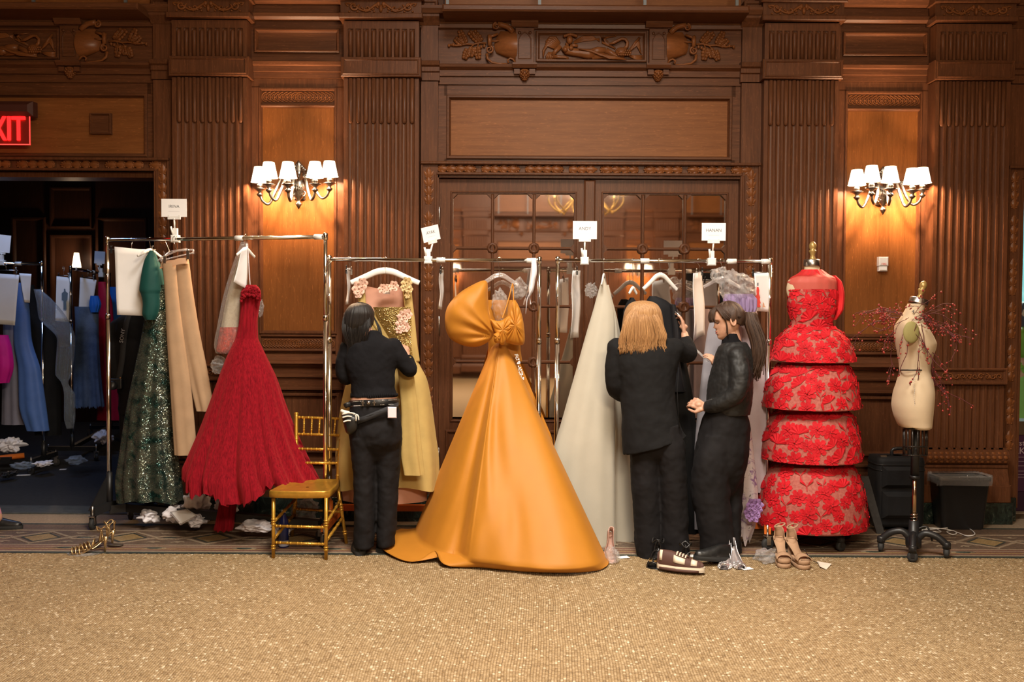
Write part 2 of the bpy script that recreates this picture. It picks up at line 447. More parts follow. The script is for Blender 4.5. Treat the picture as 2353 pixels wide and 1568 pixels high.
def torus_carving():
    mb = MB(); z_t0, z_t1 = Z(1068, YP, 2230), Z(1033, YP, 2230); zc = (z_t0 + z_t1) / 2; rt = (z_t1 - z_t0) / 2
    for k in range(14):
        x = (k - 6.5) * .044
        for j in (-1, 0, 1):
            mb.ball((x, YP - rt * .72 * math.cos(j * .7), zc + rt * .62 * math.sin(j * .9)), (.020, .008, .014), 8, 5, R=Matrix.Rotation(.6, 3, 'Y'))
    z_b0, z_b1 = Z(884, YP, 2230), Z(846, YP, 2230); zb = (z_b0 + z_b1) / 2
    for k in range(11):
        x = (k - 5) * .046
        spiral(mb, (x, zb), .022, 1.2, 1 if k % 2 else -1, .006, YP - .02, k)
        mb.ball((x + .02, YP - .02, zb + (.012 if k % 2 else -.012)), (.012, .008, .006), 6, 4)
    return mb.mesh('carved_band', M['oak_carved'])
pm, cm, sm, tm = pilaster_mesh(), cable_mesh(), scroll_mesh(), torus_carving()
marble_m = None
pil_x = [XM(p, YP) for p in PIL]
P_ALL = []
for x in pil_x:
    o = link('pilaster', pm, wall, loc=(x, 0, 0)); P_ALL.append(o)
    for nm, me in (('flute_cabling', cm), ('carved_scroll', sm), ('carved_band', tm)):
        link(nm, me, o, loc=(x, 0, 0))
# ---- sconce bays between the pilasters (panel, guilloche bands, wainscot)
def guilloche(name, x0, x1, z0, z1, y, parent):
    mb = MB(); zc, r = (z0 + z1) / 2, (z1 - z0) * .40; n = max(6, int((x1 - x0) / (r * .95))); xc = (x0 + x1) / 2
    for k in range(n + 1):
        x = x0 + r + (x1 - x0 - 2 * r) * k / n
        s = 1 if x > xc + .01 else -1
        a0 = -PI / 2
        full = abs(x - xc) < (x1 - x0) / n * .6
        for rr, t in ((r, .005), (r * .62, .004)):
            pts = [(x + rr * math.cos(a) * s, y, zc + rr * math.sin(a)) for a in np.linspace(a0, a0 + (2 * PI if full else PI), 12)]
            mb.tube(pts, t, 5)
        mb.ball((x, y, zc), (.007, .007, .007), 6, 4)
    return mb.build(name, M['oak_carved'], parent)
def bay(pxa, pxb, panel_a, panel_b, dz):
    """pxa..pxb clear bay; panel_a..panel_b the tall panel; dz = px the whole bay sits lower in the picture"""
    pc = (pxa + pxb) / 2
    z = lambda py, y=0.0: Z(py + dz, y, pc)
    xa, xb = XM(pxa) - .02, XM(pxb) + .02
    qa, qb = XM(panel_a), XM(panel_b)
    b = MB()                                       # stiles and rails round the panel
    slab(b, xa, qa, 0.1, z(200), -.022, 0); slab(b, qb, xb, 0.1, z(200), -.022, 0); slab(b, xa, xb, z(203), z(183), -.022, 0)
    b.build('panel_frame', M['oak_v'], wall)
    b = MB(); frame(b, qa - .012, qb + .012, z(768), z(203), .03, -.036, -.004); b.build('panel_moulding', M['oak_v'], wall)
    b = MB(); slab(b, qa + .012, qb - .012, z(768), z(248), -.008, 0); b.build('panel', M['oak_panel_v'], wall)
    b = MB()
    for t, bt, d in ((246, 242, .03), (773, 770, .03), (807, 803, .03)): hmould(b, qa, qb, [(0, z(bt) + .012)] + bead((z(t) + z(bt)) / 2, .011, -.02) + [(0, z(t) - .012)])
    slab(b, qa, qb, z(240), z(208), -.012, 0); slab(b, qa, qb, z(803), z(777), -.012, 0)
    b.build('guilloche_rail', M['oak_h'], wall)
    guilloche('carved_guilloche', qa + .01, qb - .01, z(238), z(210), -.014, wall)
    guilloche('carved_guilloche', qa + .01, qb - .01, z(801), z(779), -.014, wall)
    b = MB()                                       # chair rail: proud ledge with steps below
    hmould(b, xa, xb, [(0, z(812)), (-.05, z(826)), (-.075, z(829))] + [(-.085 - .012 * math.sin(PI * k / 5), z(834) - .010 * k / 2.5 + .01) for k in range(6)] +
           [(-.07, z(842)), (-.05, z(843)), (-.045, z(860)), (-.058, z(862)), (-.058, z(866)), (-.04, z(868)), (-.035, z(888)), (-.046, z(890)), (-.046, z(895)), (-.022, z(897)), (0, z(897))])
    b.build('chair_rail', M['oak_h'], wall)
    b = MB(); frame(b, qa - .03, qb + .03, z(1040), z(903), .035, -.035, -.006); slab(b, qa, qb, z(1040), z(908), -.008, 0)
    b.build('wainscot_panel', M['oak_v'], wall)
    b = MB(); hmould(b, xa, xb, [(0, z(1052)), (-.06, z(1056)), (-.07, z(1062)), (-.05, z(1068)), (-.045, z(1075)), (-.09, z(1100)), (-.1, z(1104)), (-.1, z(1150)), (0, z(1150))])
    b.build('base_moulding', M['oak_h'], wall)
    b = MB()                                       # entablature above the panel
    hmould(b, xa, xb, [(0, z(183)), (-.03, z(182)), (-.03, z(168)), (-.042, z(167)), (-.042, z(155)), (-.06, z(153)), (-.065, z(146)), (-.03, z(143)), (-.022, z(141)), (-.022, z(50)),
                       (-.05, z(49)), (-.07, z(44)), (-.07, z(36)), (-.045, z(33)), (-.045, z(16)), (-.09, z(12)), (-.12, z(-2)), (-.12, z(-24)), (0, z(-24))])
    b.build('entablature', M['oak_h'], wall)
    b = MB(); frame(b, qa - .04, qb + .035, z(124), z(69), .028, -.05, -.022); b.build('frieze_panel', M['oak_h'], wall)
bay(571, 789, 600, 772, 0)
bay(1928, 2148, 1942, 2112, 8)
# ---- the wide bays: centre (doors), left and right (openings)
XC = 1357.0                                        # picture column of the centre bay's axis
YF = -.03
zc_ = lambda py, y=YF: Z(py, y, XC)
def cx(px, y=YF, off=0.0): return X(px, 300, y) + off
def mirx(px): return 2 * XC - px
OFF = X(1357 + 1338, 300, 0) - X(1357, 300, 0)
def fr(px, py, y=YF): return W(px, py, y)
UPR = plain('dull_grey_metal', (.10, .11, .12), .5, .3)
def wide_bay(off, lo, hi):
    """upper part of a wide bay; only columns lo..hi (px of the centre bay) are built"""
    cl = lambda px: min(max(px, lo), hi)
    def X_(px, y=YF): return cx(cl(px), y) + off
    b = MB()
    hmould(b, X_(966), X_(1752), [(0, zc_(196)), (-.035, zc_(196)), (-.035, zc_(180)), (-.028, zc_(179)), (-.028, zc_(178)), (-.045, zc_(177)), (-.045, zc_(164)), (-.055, zc_(162)),
           (-.075, zc_(158)), (-.08, zc_(152)), (-.05, zc_(149)), (-.03, zc_(148)), (-.03, zc_(70)), (-.06, zc_(68)), (-.065, zc_(60)), (-.05, zc_(58)), (-.075, zc_(50)), (-.075, zc_(44)), (-.14, zc_(42)),
           (-.16, zc_(32)), (-.16, zc_(26)), (0, zc_(26))])
    b.build('frieze', M['oak_h'], wall)
    b = MB(); b.bev(X_(1022), X_(1697), -.34, 0.05, Z(27, -.33, XC), Z(11, -.33, XC), .012); b.build('cornice_shelf', M['oak_h'], wall)
    b = MB(); slab(b, X_(1022), X_(1697), Z(10, -.1, XC), ZTOP, -.06, 0); b.build('upper_panel', M['oak_panel_h'], wall)
    for px in (1028, 1238, 1478, 1688):
        if lo <= px <= hi:
            b = MB(); x = cx(px, -.3) + off; b.box(x - .011, x + .011, -.33, -.315, Z(11, -.33, XC), ZTOP); b.build('metal_upright', UPR, wall)
    b = MB()
    slab(b, X_(1020), X_(1690), zc_(221), zc_(196), -.02, 0); slab(b, X_(1020), X_(1690), zc_(378), zc_(366), -.02, 0)
    if lo < 1020: slab(b, X_(1005), X_(1027), zc_(378), zc_(196), -.02, 0)
    if hi > 1690: slab(b, X_(1681), X_(1706), zc_(378), zc_(196), -.02, 0)
    b.build('panel_frame', M['oak_h'], wall)
    b = MB(); frame(b, X_(1026), X_(1682), zc_(367), zc_(220), .035, -.04, -.004); b.build('panel_moulding', M['oak_h'], wall)
    b = MB(); slab(b, X_(1033), X_(1676), zc_(362), zc_(226), -.008, 0); b.build('panel', M['oak_panel_h'], wall)
    for pa, pb in ((967, 1006), (1704, 1750)):      # narrow antae beside the pilasters
        if pa < lo or pb > hi: continue
        b = MB(); xa, xb = cx(pa, -.08) + off, cx(pb, -.08) + off
        slab(b, xa, xb, zc_(1160), zc_(192), -.07, 0); slab(b, xa, xb, zc_(145), zc_(64), -.07, 0)
        hmould(b, xa - .012, xb + .012, [(0, zc_(192)), (-.075, zc_(190)), (-.075, zc_(172)), (-.09, zc_(170)), (-.09, zc_(160)), (-.11, zc_(157)), (-.12, zc_(148)), (-.075, zc_(144)), (0, zc_(144))])
        hmould(b, xa - .012, xb + .012, [(0, zc_(66)), (-.075, zc_(64)), (-.1, zc_(56)), (-.13, zc_(48)), (-.13, zc_(42)), (0, zc_(42))])
        b.bev(xa, xb, -.12, 0, zc_(42), zc_(8), .006); frame(b, xa + .012, xb - .012, zc_(37), zc_(14), .012, -.13, -.119)
        b.build('anta', M['oak_v'], wall)
for off, lo, hi in ((0, 900, 1800), (-OFF, 1000, 1752), (OFF, 966, 1700)): wide_bay(off, lo, hi)
# ---- carved frieze pieces (built for the centre bay, the left bay repeats its right half)
def mini_pilaster():
    b = MB(); x0, x1 = cx(1488), cx(1531)
    b.bev(x0, x1, -.075, -.02, zc_(150), zc_(68), .004)
    hmould(b, x0 - .03, x1 + .03, [(-.02, zc_(68)), (-.085, zc_(67)), (-.11, zc_(59)), (-.12, zc_(54)), (-.12, zc_(49)), (-.02, zc_(49))])
    hmould(b, x0 - .02, x1 + .02, [(-.02, zc_(163)), (-.09, zc_(161)), (-.11, zc_(154)), (-.11, zc_(150)), (-.02, zc_(149))])
    b.box(x0 - .008, x0 + .035, -.08, -.02, zc_(174), zc_(163)); b.box(x1 - .035, x1 + .008, -.08, -.02, zc_(174), zc_(163))
    za, zb = zc_(139), zc_(79); m = (x0 + x1) / 2; hw = .047
    pts = [(m - hw, -.077, za), (m - hw, -.077, zb - .05), (m - hw * .6, -.077, zb - .015), (m, -.077, zb), (m + hw * .6, -.077, zb - .015), (m + hw, -.077, zb - .05), (m + hw, -.077, za)]
    b.tube(pts, .005, 5, closed=True)
    for s in (-1, 1): b.lathe([(.006, 0), (.012, .003), (.006, .006)], 8, Matrix.Translation((m + s * hw * .85, -.077, zb - .004)) @ Matrix.Rotation(PI / 2, 4, 'X'))
    return b.mesh('bracket_pilaster', M['oak_h'])
def pinecone():
    b = MB(); m = (cx(1488) + cx(1531)) / 2; z0 = zc_(162); n = 0
    b.lathe([(.01, z0), (.03, z0 - .005), (.036, z0 - .03), (.028, z0 - .055), (.012, z0 - .08), (.002, z0 - .09)], 12, Matrix.Translation((m, -.055, 0)))
    for i in range(6):
        for k in range(8):
            a = 2 * PI * (k + .5 * (i % 2)) / 8; r = [.034, .037, .035, .029, .02, .012][i]
            b.ball((m + r * math.cos(a), -.055 + r * math.sin(a), z0 - .018 - .012 * i), (.009, .009, .009), 6, 4)
    return b.mesh('carved_pinecone', M['oak_carved'])
def shield():
    b = MB()
    P = []
    for i in range(15):
        t = i / 14; py = 74 + t * 70
        right = 1568 + 14 * math.sin(PI * min(1, t * 1.1)) - 34 * max(0, t - .72) / .28
        row = []
        for j in range(15):
            s = j / 14; px = 1532 + (right - 1532) * s
            y = -.035 - .075 * math.sin(PI * min(1, .12 + t * .85)) * math.cos(s * PI / 2 * .98) ** .6
            row.append(fr(px, py, y))
        P.append(row)
    b.grid(P)
    for pts, r0, r1 in (([(1540, 76), (1548, 68), (1556, 62), (1568, 59), (1576, 58)], .022, .020), ([(1575, 80), (1590, 86), (1597, 84)], .010, .012),
                        ([(1594, 84), (1594, 96), (1594, 108)], .018, .016), ([(1600, 126), (1598, 138), (1588, 146), (1570, 149), (1552, 149)], .012, .006),
                        ([(1534, 146), (1540, 138), (1546, 136), (1552, 140), (1550, 147)], .009, .007), ([(1572, 96), (1580, 97), (1590, 97)], .006, .006)):
        v = [fr(px, py, -.07) for px, py in pts]; b.tube(v, list(np.linspace(r0, r1, len(v))), 8)
    for px, py, r, s in ((1577, 66, .026, -1), (1592, 120, .030, 1)):
        p = fr(px, py); spiral(b, (p.x, p.z), r, 1.6, s, .010, -.07, PI / 2)
    return b.mesh('carved_cartouche', M['oak_carved'])
def oak_branch():
    b = MB(); rnd = random.Random(4)
    for pts, r in (([(1600, 102), (1615, 101), (1630, 105), (1645, 104), (1668, 108), (1684, 106)], .008), ([(1618, 102), (1622, 115), (1628, 122)], .006),
                   ([(1610, 102), (1618, 92), (1625, 82)], .005), ([(1645, 104), (1652, 95), (1662, 84)], .006), ([(1628, 104), (1642, 118), (1648, 128)], .006)):
        b.tube([fr(px, py, -.045) for px, py in pts], r, 6)
    for bx, by, tx, ty, n in ((1612, 98, 1630, 74, 4), (1618, 98, 1640, 76, 4), (1648, 102, 1662, 74, 5), (1655, 105, 1672, 92, 4), (1622, 110, 1618, 138, 4), (1632, 112, 1636, 132, 4), (1642, 116, 1650, 138, 4)):
        for i in range(n):
            t = (i + .6) / n; wv = 6.5 * math.sin(PI * (.2 + .7 * t))
            dx, dy = tx - bx, ty - by; L = math.hypot(dx, dy); nx, ny = -dy / L, dx / L
            for s in (-1, 1):
                p = fr(bx + dx * t + nx * wv * s * .7, by + dy * t + ny * wv * s * .7, -.042)
                b.ball(p, (.017, .012, .014), 8, 5, R=Matrix.Rotation(rnd.uniform(-1, 1), 3, 'Y'))
        b.tube([fr(bx, by, -.052), fr(tx, ty, -.056)], [.007, .004], 5)
    for px, py in ((1612, 110), (1676, 106), (1686, 108), (1605, 108)): b.ball(fr(px, py, -.045), (.011, .011, .014), 8, 6)
    return b.mesh('carved_oak_branch', M['oak_carved'])
def relief_frame():
    b = MB(); frame(b, cx(1230), cx(1484), zc_(144), zc_(73), .03, -.055, -.03); return b.mesh('relief_frame', M['oak_h'])
def relief():
    b = MB()
    def T(pts, r, y=-.045, n=8, fl=.7): b.tube([fr(px, py, y) for px, py in pts], [q / 298 for q in r], n, flat=fl)
    # reclining figure
    T([(1296, 108), (1304, 116), (1318, 120), (1335, 122), (1352, 124), (1366, 124)], [9, 11, 9.5, 10, 12, 11])
    T([(1356, 124), (1375, 116), (1392, 116)], [11, 9, 7]); T([(1392, 116), (1408, 124), (1424, 132), (1434, 134)], [7, 6, 4, 3])
    T([(1360, 130), (1385, 128), (1410, 134), (1428, 136)], [9, 7, 5, 3])
    T([(1288, 106), (1276, 118), (1270, 128)], [6, 5, 4.5]); T([(1270, 130), (1285, 131), (1300, 132), (1306, 135)], [5, 4, 3, 3])
    T([(1310, 106), (1320, 104), (1328, 106)], [5, 4, 3]); T([(1302, 104), (1306, 98)], [5, 4.5])
    for px, py, r in ((1299, 114, 6), (1312, 111, 5.5)): b.ball(fr(px, py, -.07), (r / 298, .018, r / 298), 10, 7)
    b.ball(fr(1309, 92, -.06), (.026, .026, .032), 12, 8)
    for k in range(9): b.ball(fr(1298 + 3.2 * k, 83 - 3.5 * math.sin(PI * k / 8), -.06), (.014, .016, .012), 8, 5)
    for k in range(7):                              # wing
        T([(1286 - 1.5 * k, 100 + 2 * k), (1276 - 3 * k, 86 + 3 * k), (1264 - 2.5 * k, 86 + 5 * k), (1254 - k, 96 + 6 * k)], [3, 3.6, 3.2, 1.5], -.04, 6)
    for k in range(5): T([(1262 + 4 * k, 120), (1256 + 4 * k, 130), (1258 + 5 * k, 139)], [2.5, 3, 2], -.04, 6)
    for k in range(4): T([(1330 + 8 * k, 112 + k), (1362 + 6 * k, 118 + 3 * k), (1400 + 4 * k, 134 - k), (1440, 137)], [1.6, 2.2, 2, 1.2], -.075, 6)   # drapery
    for k in range(5): T([(1318, 100 - k), (1340, 94 - 2.5 * k), (1362, 92 - 2 * k), (1378, 88 + 2 * k)], [1.4, 2, 2, 1], -.035, 5)
    # swan
    b.ball(fr(1428, 120, -.05), (.05, .03, .038), 12, 8)
    T([(1434, 114), (1441, 106), (1442, 97), (1437, 90), (1428, 89), (1418, 94), (1410, 98), (1400, 101)], [5, 4, 3.5, 3.5, 3.4, 3.6, 3.8, 1.5], -.06)
    for k in range(7):
        T([(1442, 122), (1452 + k, 112 - 2 * k), (1464 + k, 104 - 3 * k), (1474 - k, 92 - k + 6 * (6 - k) * .9)], [2, 2.8, 2.6, 1.2], -.042, 6)
        T([(1414, 112), (1402 - 3 * k, 104 - k), (1390 - 2 * k + 4, 94 - k), (1380 + 6 * k, 83)], [2, 2.4, 2.4, 1.2], -.036, 6)
    for k in range(4): T([(1445, 128), (1460, 129 + 2 * k), (1476, 128 + 3.4 * k)], [2.5, 2.8, 1.6], -.04, 6)
    for i in range(3):
        for k in range(6): b.ball(fr(1422 + 5 * k + 2 * (i % 2), 116 + 5 * i, -.075), (.009, .006, .009), 6, 4)
    return b.mesh('carved_relief', M['oak_carved'])
mpm, pcm, shm, obm, rfm, rlm = mini_pilaster(), pinecone(), shield(), oak_branch(), relief_frame(), relief()
AX = cx(XC)
def mirrored(me):
    m2 = me.copy(); m2.transform(Matrix.Translation((2 * AX, 0, 0)) @ Matrix.Scale(-1, 4, (1, 0, 0))); m2.flip_normals(); return m2
FRZ = [(mpm, 'bracket_pilaster'), (pcm, 'carved_pinecone'), (shm, 'carved_cartouche'), (obm, 'carved_oak_branch')]
for me, nm in FRZ:
    link(nm, me, wall); link(nm, mirrored(me), wall); link(nm, me, wall, loc=(-OFF, 0, 0))
for off in (0, -OFF): link('relief_frame', rfm, wall, loc=(off, 0, 0)); link('carved_relief', rlm, wall, loc=(off, 0, 0))
# small square box in the panel above the left opening
b = MB(); x0, x1, z0, z1 = X(209, 285, -.02), X(257, 285, -.02), Z(309, -.02, 233), Z(261, -.02, 233)
b.bev(x0, x1, -.03, 0, z0, z1, .004); frame(b, x0, x1, z0, z1, .018, -.045, -.028, .003); b.build('square_cover', M['oak_h'], wall)
# ---- carved leaf casing round the doors
def leaf_mesh():
    """three laurel leaves, tip along +x, about 0.085 long"""
    b = MB()
    for a, l, wd_, ox in ((0, .075, .017, .0), (.55, .062, .015, .004), (-.55, .062, .015, .004)):
        ca, sa = math.cos(a), math.sin(a); P = []
        for i in range(6):
            t = i / 5; w = wd_ * math.sin(PI * (.12 + .86 * t)) ** .8; row = []
            for j in (-1, -.5, 0, .5, 1):
                u, v = l * t, w * j; row.append((ox + u * ca - v * sa, -.006 - .012 * math.sin(PI * (.1 + .8 * t)) * (1 - .7 * abs(j)) - .004 * (a == 0), u * sa + v * ca))
            P.append(row)
        b.grid(P)
    for z in (-.012, .012): b.ball((.008, -.012, z), (.007, .007, .007), 6, 4)
    return b.mesh('carved_leaf', M['oak_carved'])
def rosette_mesh():
    b = MB()
    for k in range(8):
        a = 2 * PI * k / 8; b.ball((.02 * math.cos(a), -.008, .02 * math.sin(a)), (.012, .008, .008), 8, 5, R=Matrix.Rotation(-a, 3, 'Y'))
    b.ball((0, -.012, 0), (.010, .010, .010), 8, 6)
    return b.mesh('carved_rosette', M['oak_carved'])
LEAF, ROSE = leaf_mesh(), rosette_mesh()
def casing(name, px_in0, px_out0, px_in1, px_out1, off, parts, ztop_in, ztop_out, dz=0):
    """leaf-carved door casing; parts: which of left / top / right to build"""
    root = struct(name)
    y = -.055; zt0, zt1 = zc_(ztop_in + dz, y), zc_(ztop_out + dz, y)
    xo0, xi0, xi1, xo1 = [cx(p, y) + off for p in (px_out0, px_in0, px_in1, px_out1)]
    b = MB(); zb = Z(1160, y)
    if 'l' in parts: b.box(xo0, xi0, y, 0, zb, zt0); b.bev(xo0 - .018, xo0, y - .03, 0, zb, zt1 + .02, .005); b.bev(xi0 - .02, xi0, y - .022, 0, zb, zt0, .005)
    if 'r' in parts: b.box(xi1, xo1, y, 0, zb, zt0); b.bev(xo1, xo1 + .018, y - .03, 0, zb, zt1 + .02, .005); b.bev(xi1, xi1 + .02, y - .022, 0, zb, zt0, .005)
    if 't' in parts: b.box(xo0, xo1, y, 0, zt0, zt1); b.bev(xo0 - .018, xo1 + .018, y - .045, 0, zt1, zt1 + .022, .006); b.bev(xi0, xi1, y - .022, 0, zt0, zt0 + .02, .005)
    b.build('casing_board', M['oak_v'], root)
    step = .066
    def put(x, z, ang, k):
        if k % 5 == 0: link('carved_rosette', ROSE, root, loc=(x, y, z))
        else: link('carved_leaf', LEAF, root, loc=(x, y, z), rot=(0, -ang, 0), scale=(1.15, 1.2, 1.3))
    if 't' in parts:
        z = (zt0 + zt1) / 2 + .008; n = int((xo1 - xo0 - .08) / step)
        for k in range(n + 1):
            x = xo0 + .045 + (xo1 - xo0 - .09) * k / n
            if abs(x) > 4.1: continue
            put(x, z, 0 if x < (xo0 + xo1) / 2 else PI, k)
    for side, xa, xb in (('l', xo0, xi0 - .02), ('r', xi1 + .02, xo1)):
        if side in parts:
            n = int((zt0 - .45) / step)
            for k in range(n): put((xa + xb) / 2, zt0 - .03 - step * k, PI / 2, k + 1)
    return root
casing('trim_1', 1004, 973, 1706, 1742, 0, 'ltr', 404, 381)
casing('trim_2', 1004, 973, 1706, 1733, -OFF, 'tr', 404, 381, -5)
casing('trim_3', 1000, 974, 1706, 1742, OFF, 'lt', 404, 381, 3)
# ---- the mirrored double door
YD = .03
mir, nt, p = new_mat('old_mirror_glass')
p.inputs['Base Color'].default_value = (.62, .57, .52, 1); p.inputs['Metallic'].default_value = 1; p.inputs['Roughness'].default_value = .025
M['mirror'] = mir
door = struct('door_1')
zd = lambda py: Z(py, YD, XC)
xd = lambda px: X(px, 600, YD)
b = MB(); b.box(xd(1003), xd(1010), -.05, .1, 0, zd(408)); b.box(xd(1699), xd(1706), -.05, .1, 0, zd(408)); b.box(xd(1003), xd(1706), -.05, .1, zd(413), zd(404)); b.build('door_jamb', M['oak_v'], door)
def leaf(pa, pb, cols, hinge_px):
    f = MB(); xa, xb = xd(pa), xd(pb); z0, z1, zk = .03, zd(414), zd(965)
    rows = [448, 572, 705, 833, 960]
    f.box(xa, xd(cols[0][0]), YD - .03, YD + .03, z0, z1); f.box(xd(cols[-1][1]), xb, YD - .03, YD + .03, z0, z1)
    f.box(xd(cols[0][0]), xd(cols[-1][1]), YD - .03, YD + .03, zd(448), z1); f.box(xd(cols[0][0]), xd(cols[-1][1]), YD - .03, YD + .03, z0, zk)
    frame(f, xa + .05, xb - .05, .12, zk - .08, .03, YD - .045, YD - .03)
    frame(f, xd(cols[0][0]) - .02, xd(cols[-1][1]) + .02, zk - .02, zd(448) + .02, .02, YD - .04, YD - .02)
    L = f.build('door_leaf', M['oak_v'], door)
    h = 4.0
    edges = [(cols[i][1] + cols[i + 1][0]) / 2 for i in range(len(cols) - 1)]
    for e in edges:
        m = MB(); m.bev(xd(e) - .012, xd(e) + .012, YD - .034, YD + .02, zk, zd(448), .008); m.build('muntin', M['oak_v'], L)
    for r in rows[1:-1]:
        m = MB(); m.bev(xd(cols[0][0]), xd(cols[-1][1]), YD - .03, YD + .02, zd(r) - .012, zd(r) + .012, .008); m.build('muntin', M['oak_h'], L)
        for e in edges:
            m = MB(); Mx = Matrix.Translation((xd(e), YD - .02, zd(r))) @ Matrix.Rotation(PI / 2, 4, 'X')
            m.lathe([(.046, -.02), (.046, .010), (.036, .018), (.026, .018), (.022, .012), (.0, .012)], 8, Mx); m.build('boss', M['oak_v'], L)
    for i, (ca, cb) in enumerate(cols):
        for k in range(4):
            xa_, xb_, za_, zb_ = xd(ca) - .01, xd(cb) + .01, zd(rows[k + 1]), zd(rows[k])
            m = MB(); m.box(xa_, xb_, YD - .004, YD + .004, za_, zb_); m.build('mirror_pane', M['mirror'], L)
            for sx, xx in ((1, xd(ca)), (-1, xd(cb))):      # chamfer blocks in the pane corners
                if k == 0: m = MB(); c = .035; m.prism([(xx, zd(448)), (xx + sx * c, zd(448)), (xx, zd(448) - c)], .02, Matrix.Translation((0, YD - .03, 0))); m.build('corner_block', M['oak_v'], L)
                if k < 3:
                    m = MB(); zz = zd(rows[k + 1]); c = .034
                    m.prism([(xx, zz - c), (xx + sx * c, zz), (xx, zz + c)], .02, Matrix.Translation((0, YD - .032, 0))); m.build('corner_block', M['oak_v'], L)
    for zz in (zd(500), zd(750), zd(1050)):
        m = MB(); x = xd(hinge_px); m.lathe([(.003, -.075), (.009, -.07), (.009, .07), (.003, .075)], 8, Matrix.Translation((x, YD - .04, zz))); m.build('hinge', M['pewter'], L)
leaf(1010, 1352, [(1041, 1128), (1135, 1222), (1231, 1318)], 1010)
leaf(1354, 1699, [(1386, 1471), (1480, 1567), (1576, 1664)], 1699)
b = MB(); b.bev(xd(1340), xd(1366), YD - .06, YD, .03, zd(416), .012); b.build('astragal', M['oak_v'], door)
# ---- black marble skirting
mm, nt, p = new_mat('black_green_marble'); co = coords(nt)
v = noise(nt, co, 9, 8, .7, 2.2)
nt.links.new(ramp(nt, v, [(.42, (.008, .012, .010)), (.60, (.022, .034, .026)), (.68, (.20, .20, .15)), (.72, (.02, .03, .022))]), p.inputs['Base Color']); p.inputs['Roughness'].default_value = .18
sk = struct('baseboard_back')
zm = Z(1157, -.21, 2230)
for i, x in enumerate(pil_x):
    b = MB(); b.bev(x - PW / 2 - .055, x + PW / 2 + .055, -.215, 0, 0, zm, .005); b.build('marble_block', mm, sk)
for a, c in ((pil_x[0] + PW / 2, pil_x[1] - PW / 2), (pil_x[2] + PW / 2, pil_x[3] - PW / 2)):
    b = MB(); b.bev(a, c, -.11, 0, 0, zm, .005); b.build('marble_block', mm, sk)
for pa, pb, off in ((966, 1004, 0), (1706, 1752, 0), (1706, 1745, -OFF), (974, 1000, OFF)):
    b = MB(); b.bev(cx(pa) + off, cx(pb) + off, -.1, 0, 0, zm + .02, .005); b.build('marble_block', mm, sk)
# ---- opposite wall (seen in the mirror panes): the same panelling, turned round
opp = struct('wall_front'); opp.location = (2 * XM(XC) + .05, -15.1, 0)
opp.location.x = X(1248, 540, -15.1 + 2 * 15.1 - .06) + AX; opp.rotation_euler = (0, 0, PI)
SKIP = {'square_cover', 'flute_cabling'}
for ch in list(wall.children):
    if ch.name.split('.')[0] not in SKIP:
        c = ch.copy(); C.objects.link(c); c.parent = opp
# ---- side walls and ceiling of the hall
for nm, x0, x1 in (('wall_left', -9.5, -9.3), ('wall_right', 9.3, 9.5)):
    b = MB(); b.box(x0, x1, -15.1, 0, 0, ZTOP + 1.4); tag(b.build(nm, M['oak_v']), kind='structure')
b = MB(); b.box(-9.5, 9.5, -15.2, .3, ZTOP + 1.4, ZTOP + 1.6); tag(b.build('ceiling', plain('warm_plaster', (.55, .45, .32), .8)), kind='structure')
b = MB(); b.box(-9.5, 9.5, 0, .2, ZTOP, ZTOP + 1.4); b.box(-9.5, 9.5, -15.3, -15.1, ZTOP, ZTOP + 1.4); tag(b.build('wall_upper', M['oak_h']), kind='structure')
# ================================================================== THE FLOOR
floor = struct('floor')
grout = plain('floor_grout', (.10, .062, .030), .85, 0, .2, 40)
b = MB(); b.box(-9.5, 9.5, -15.2, .2, -.1, -.003); b.build('floor_bed', grout, floor)
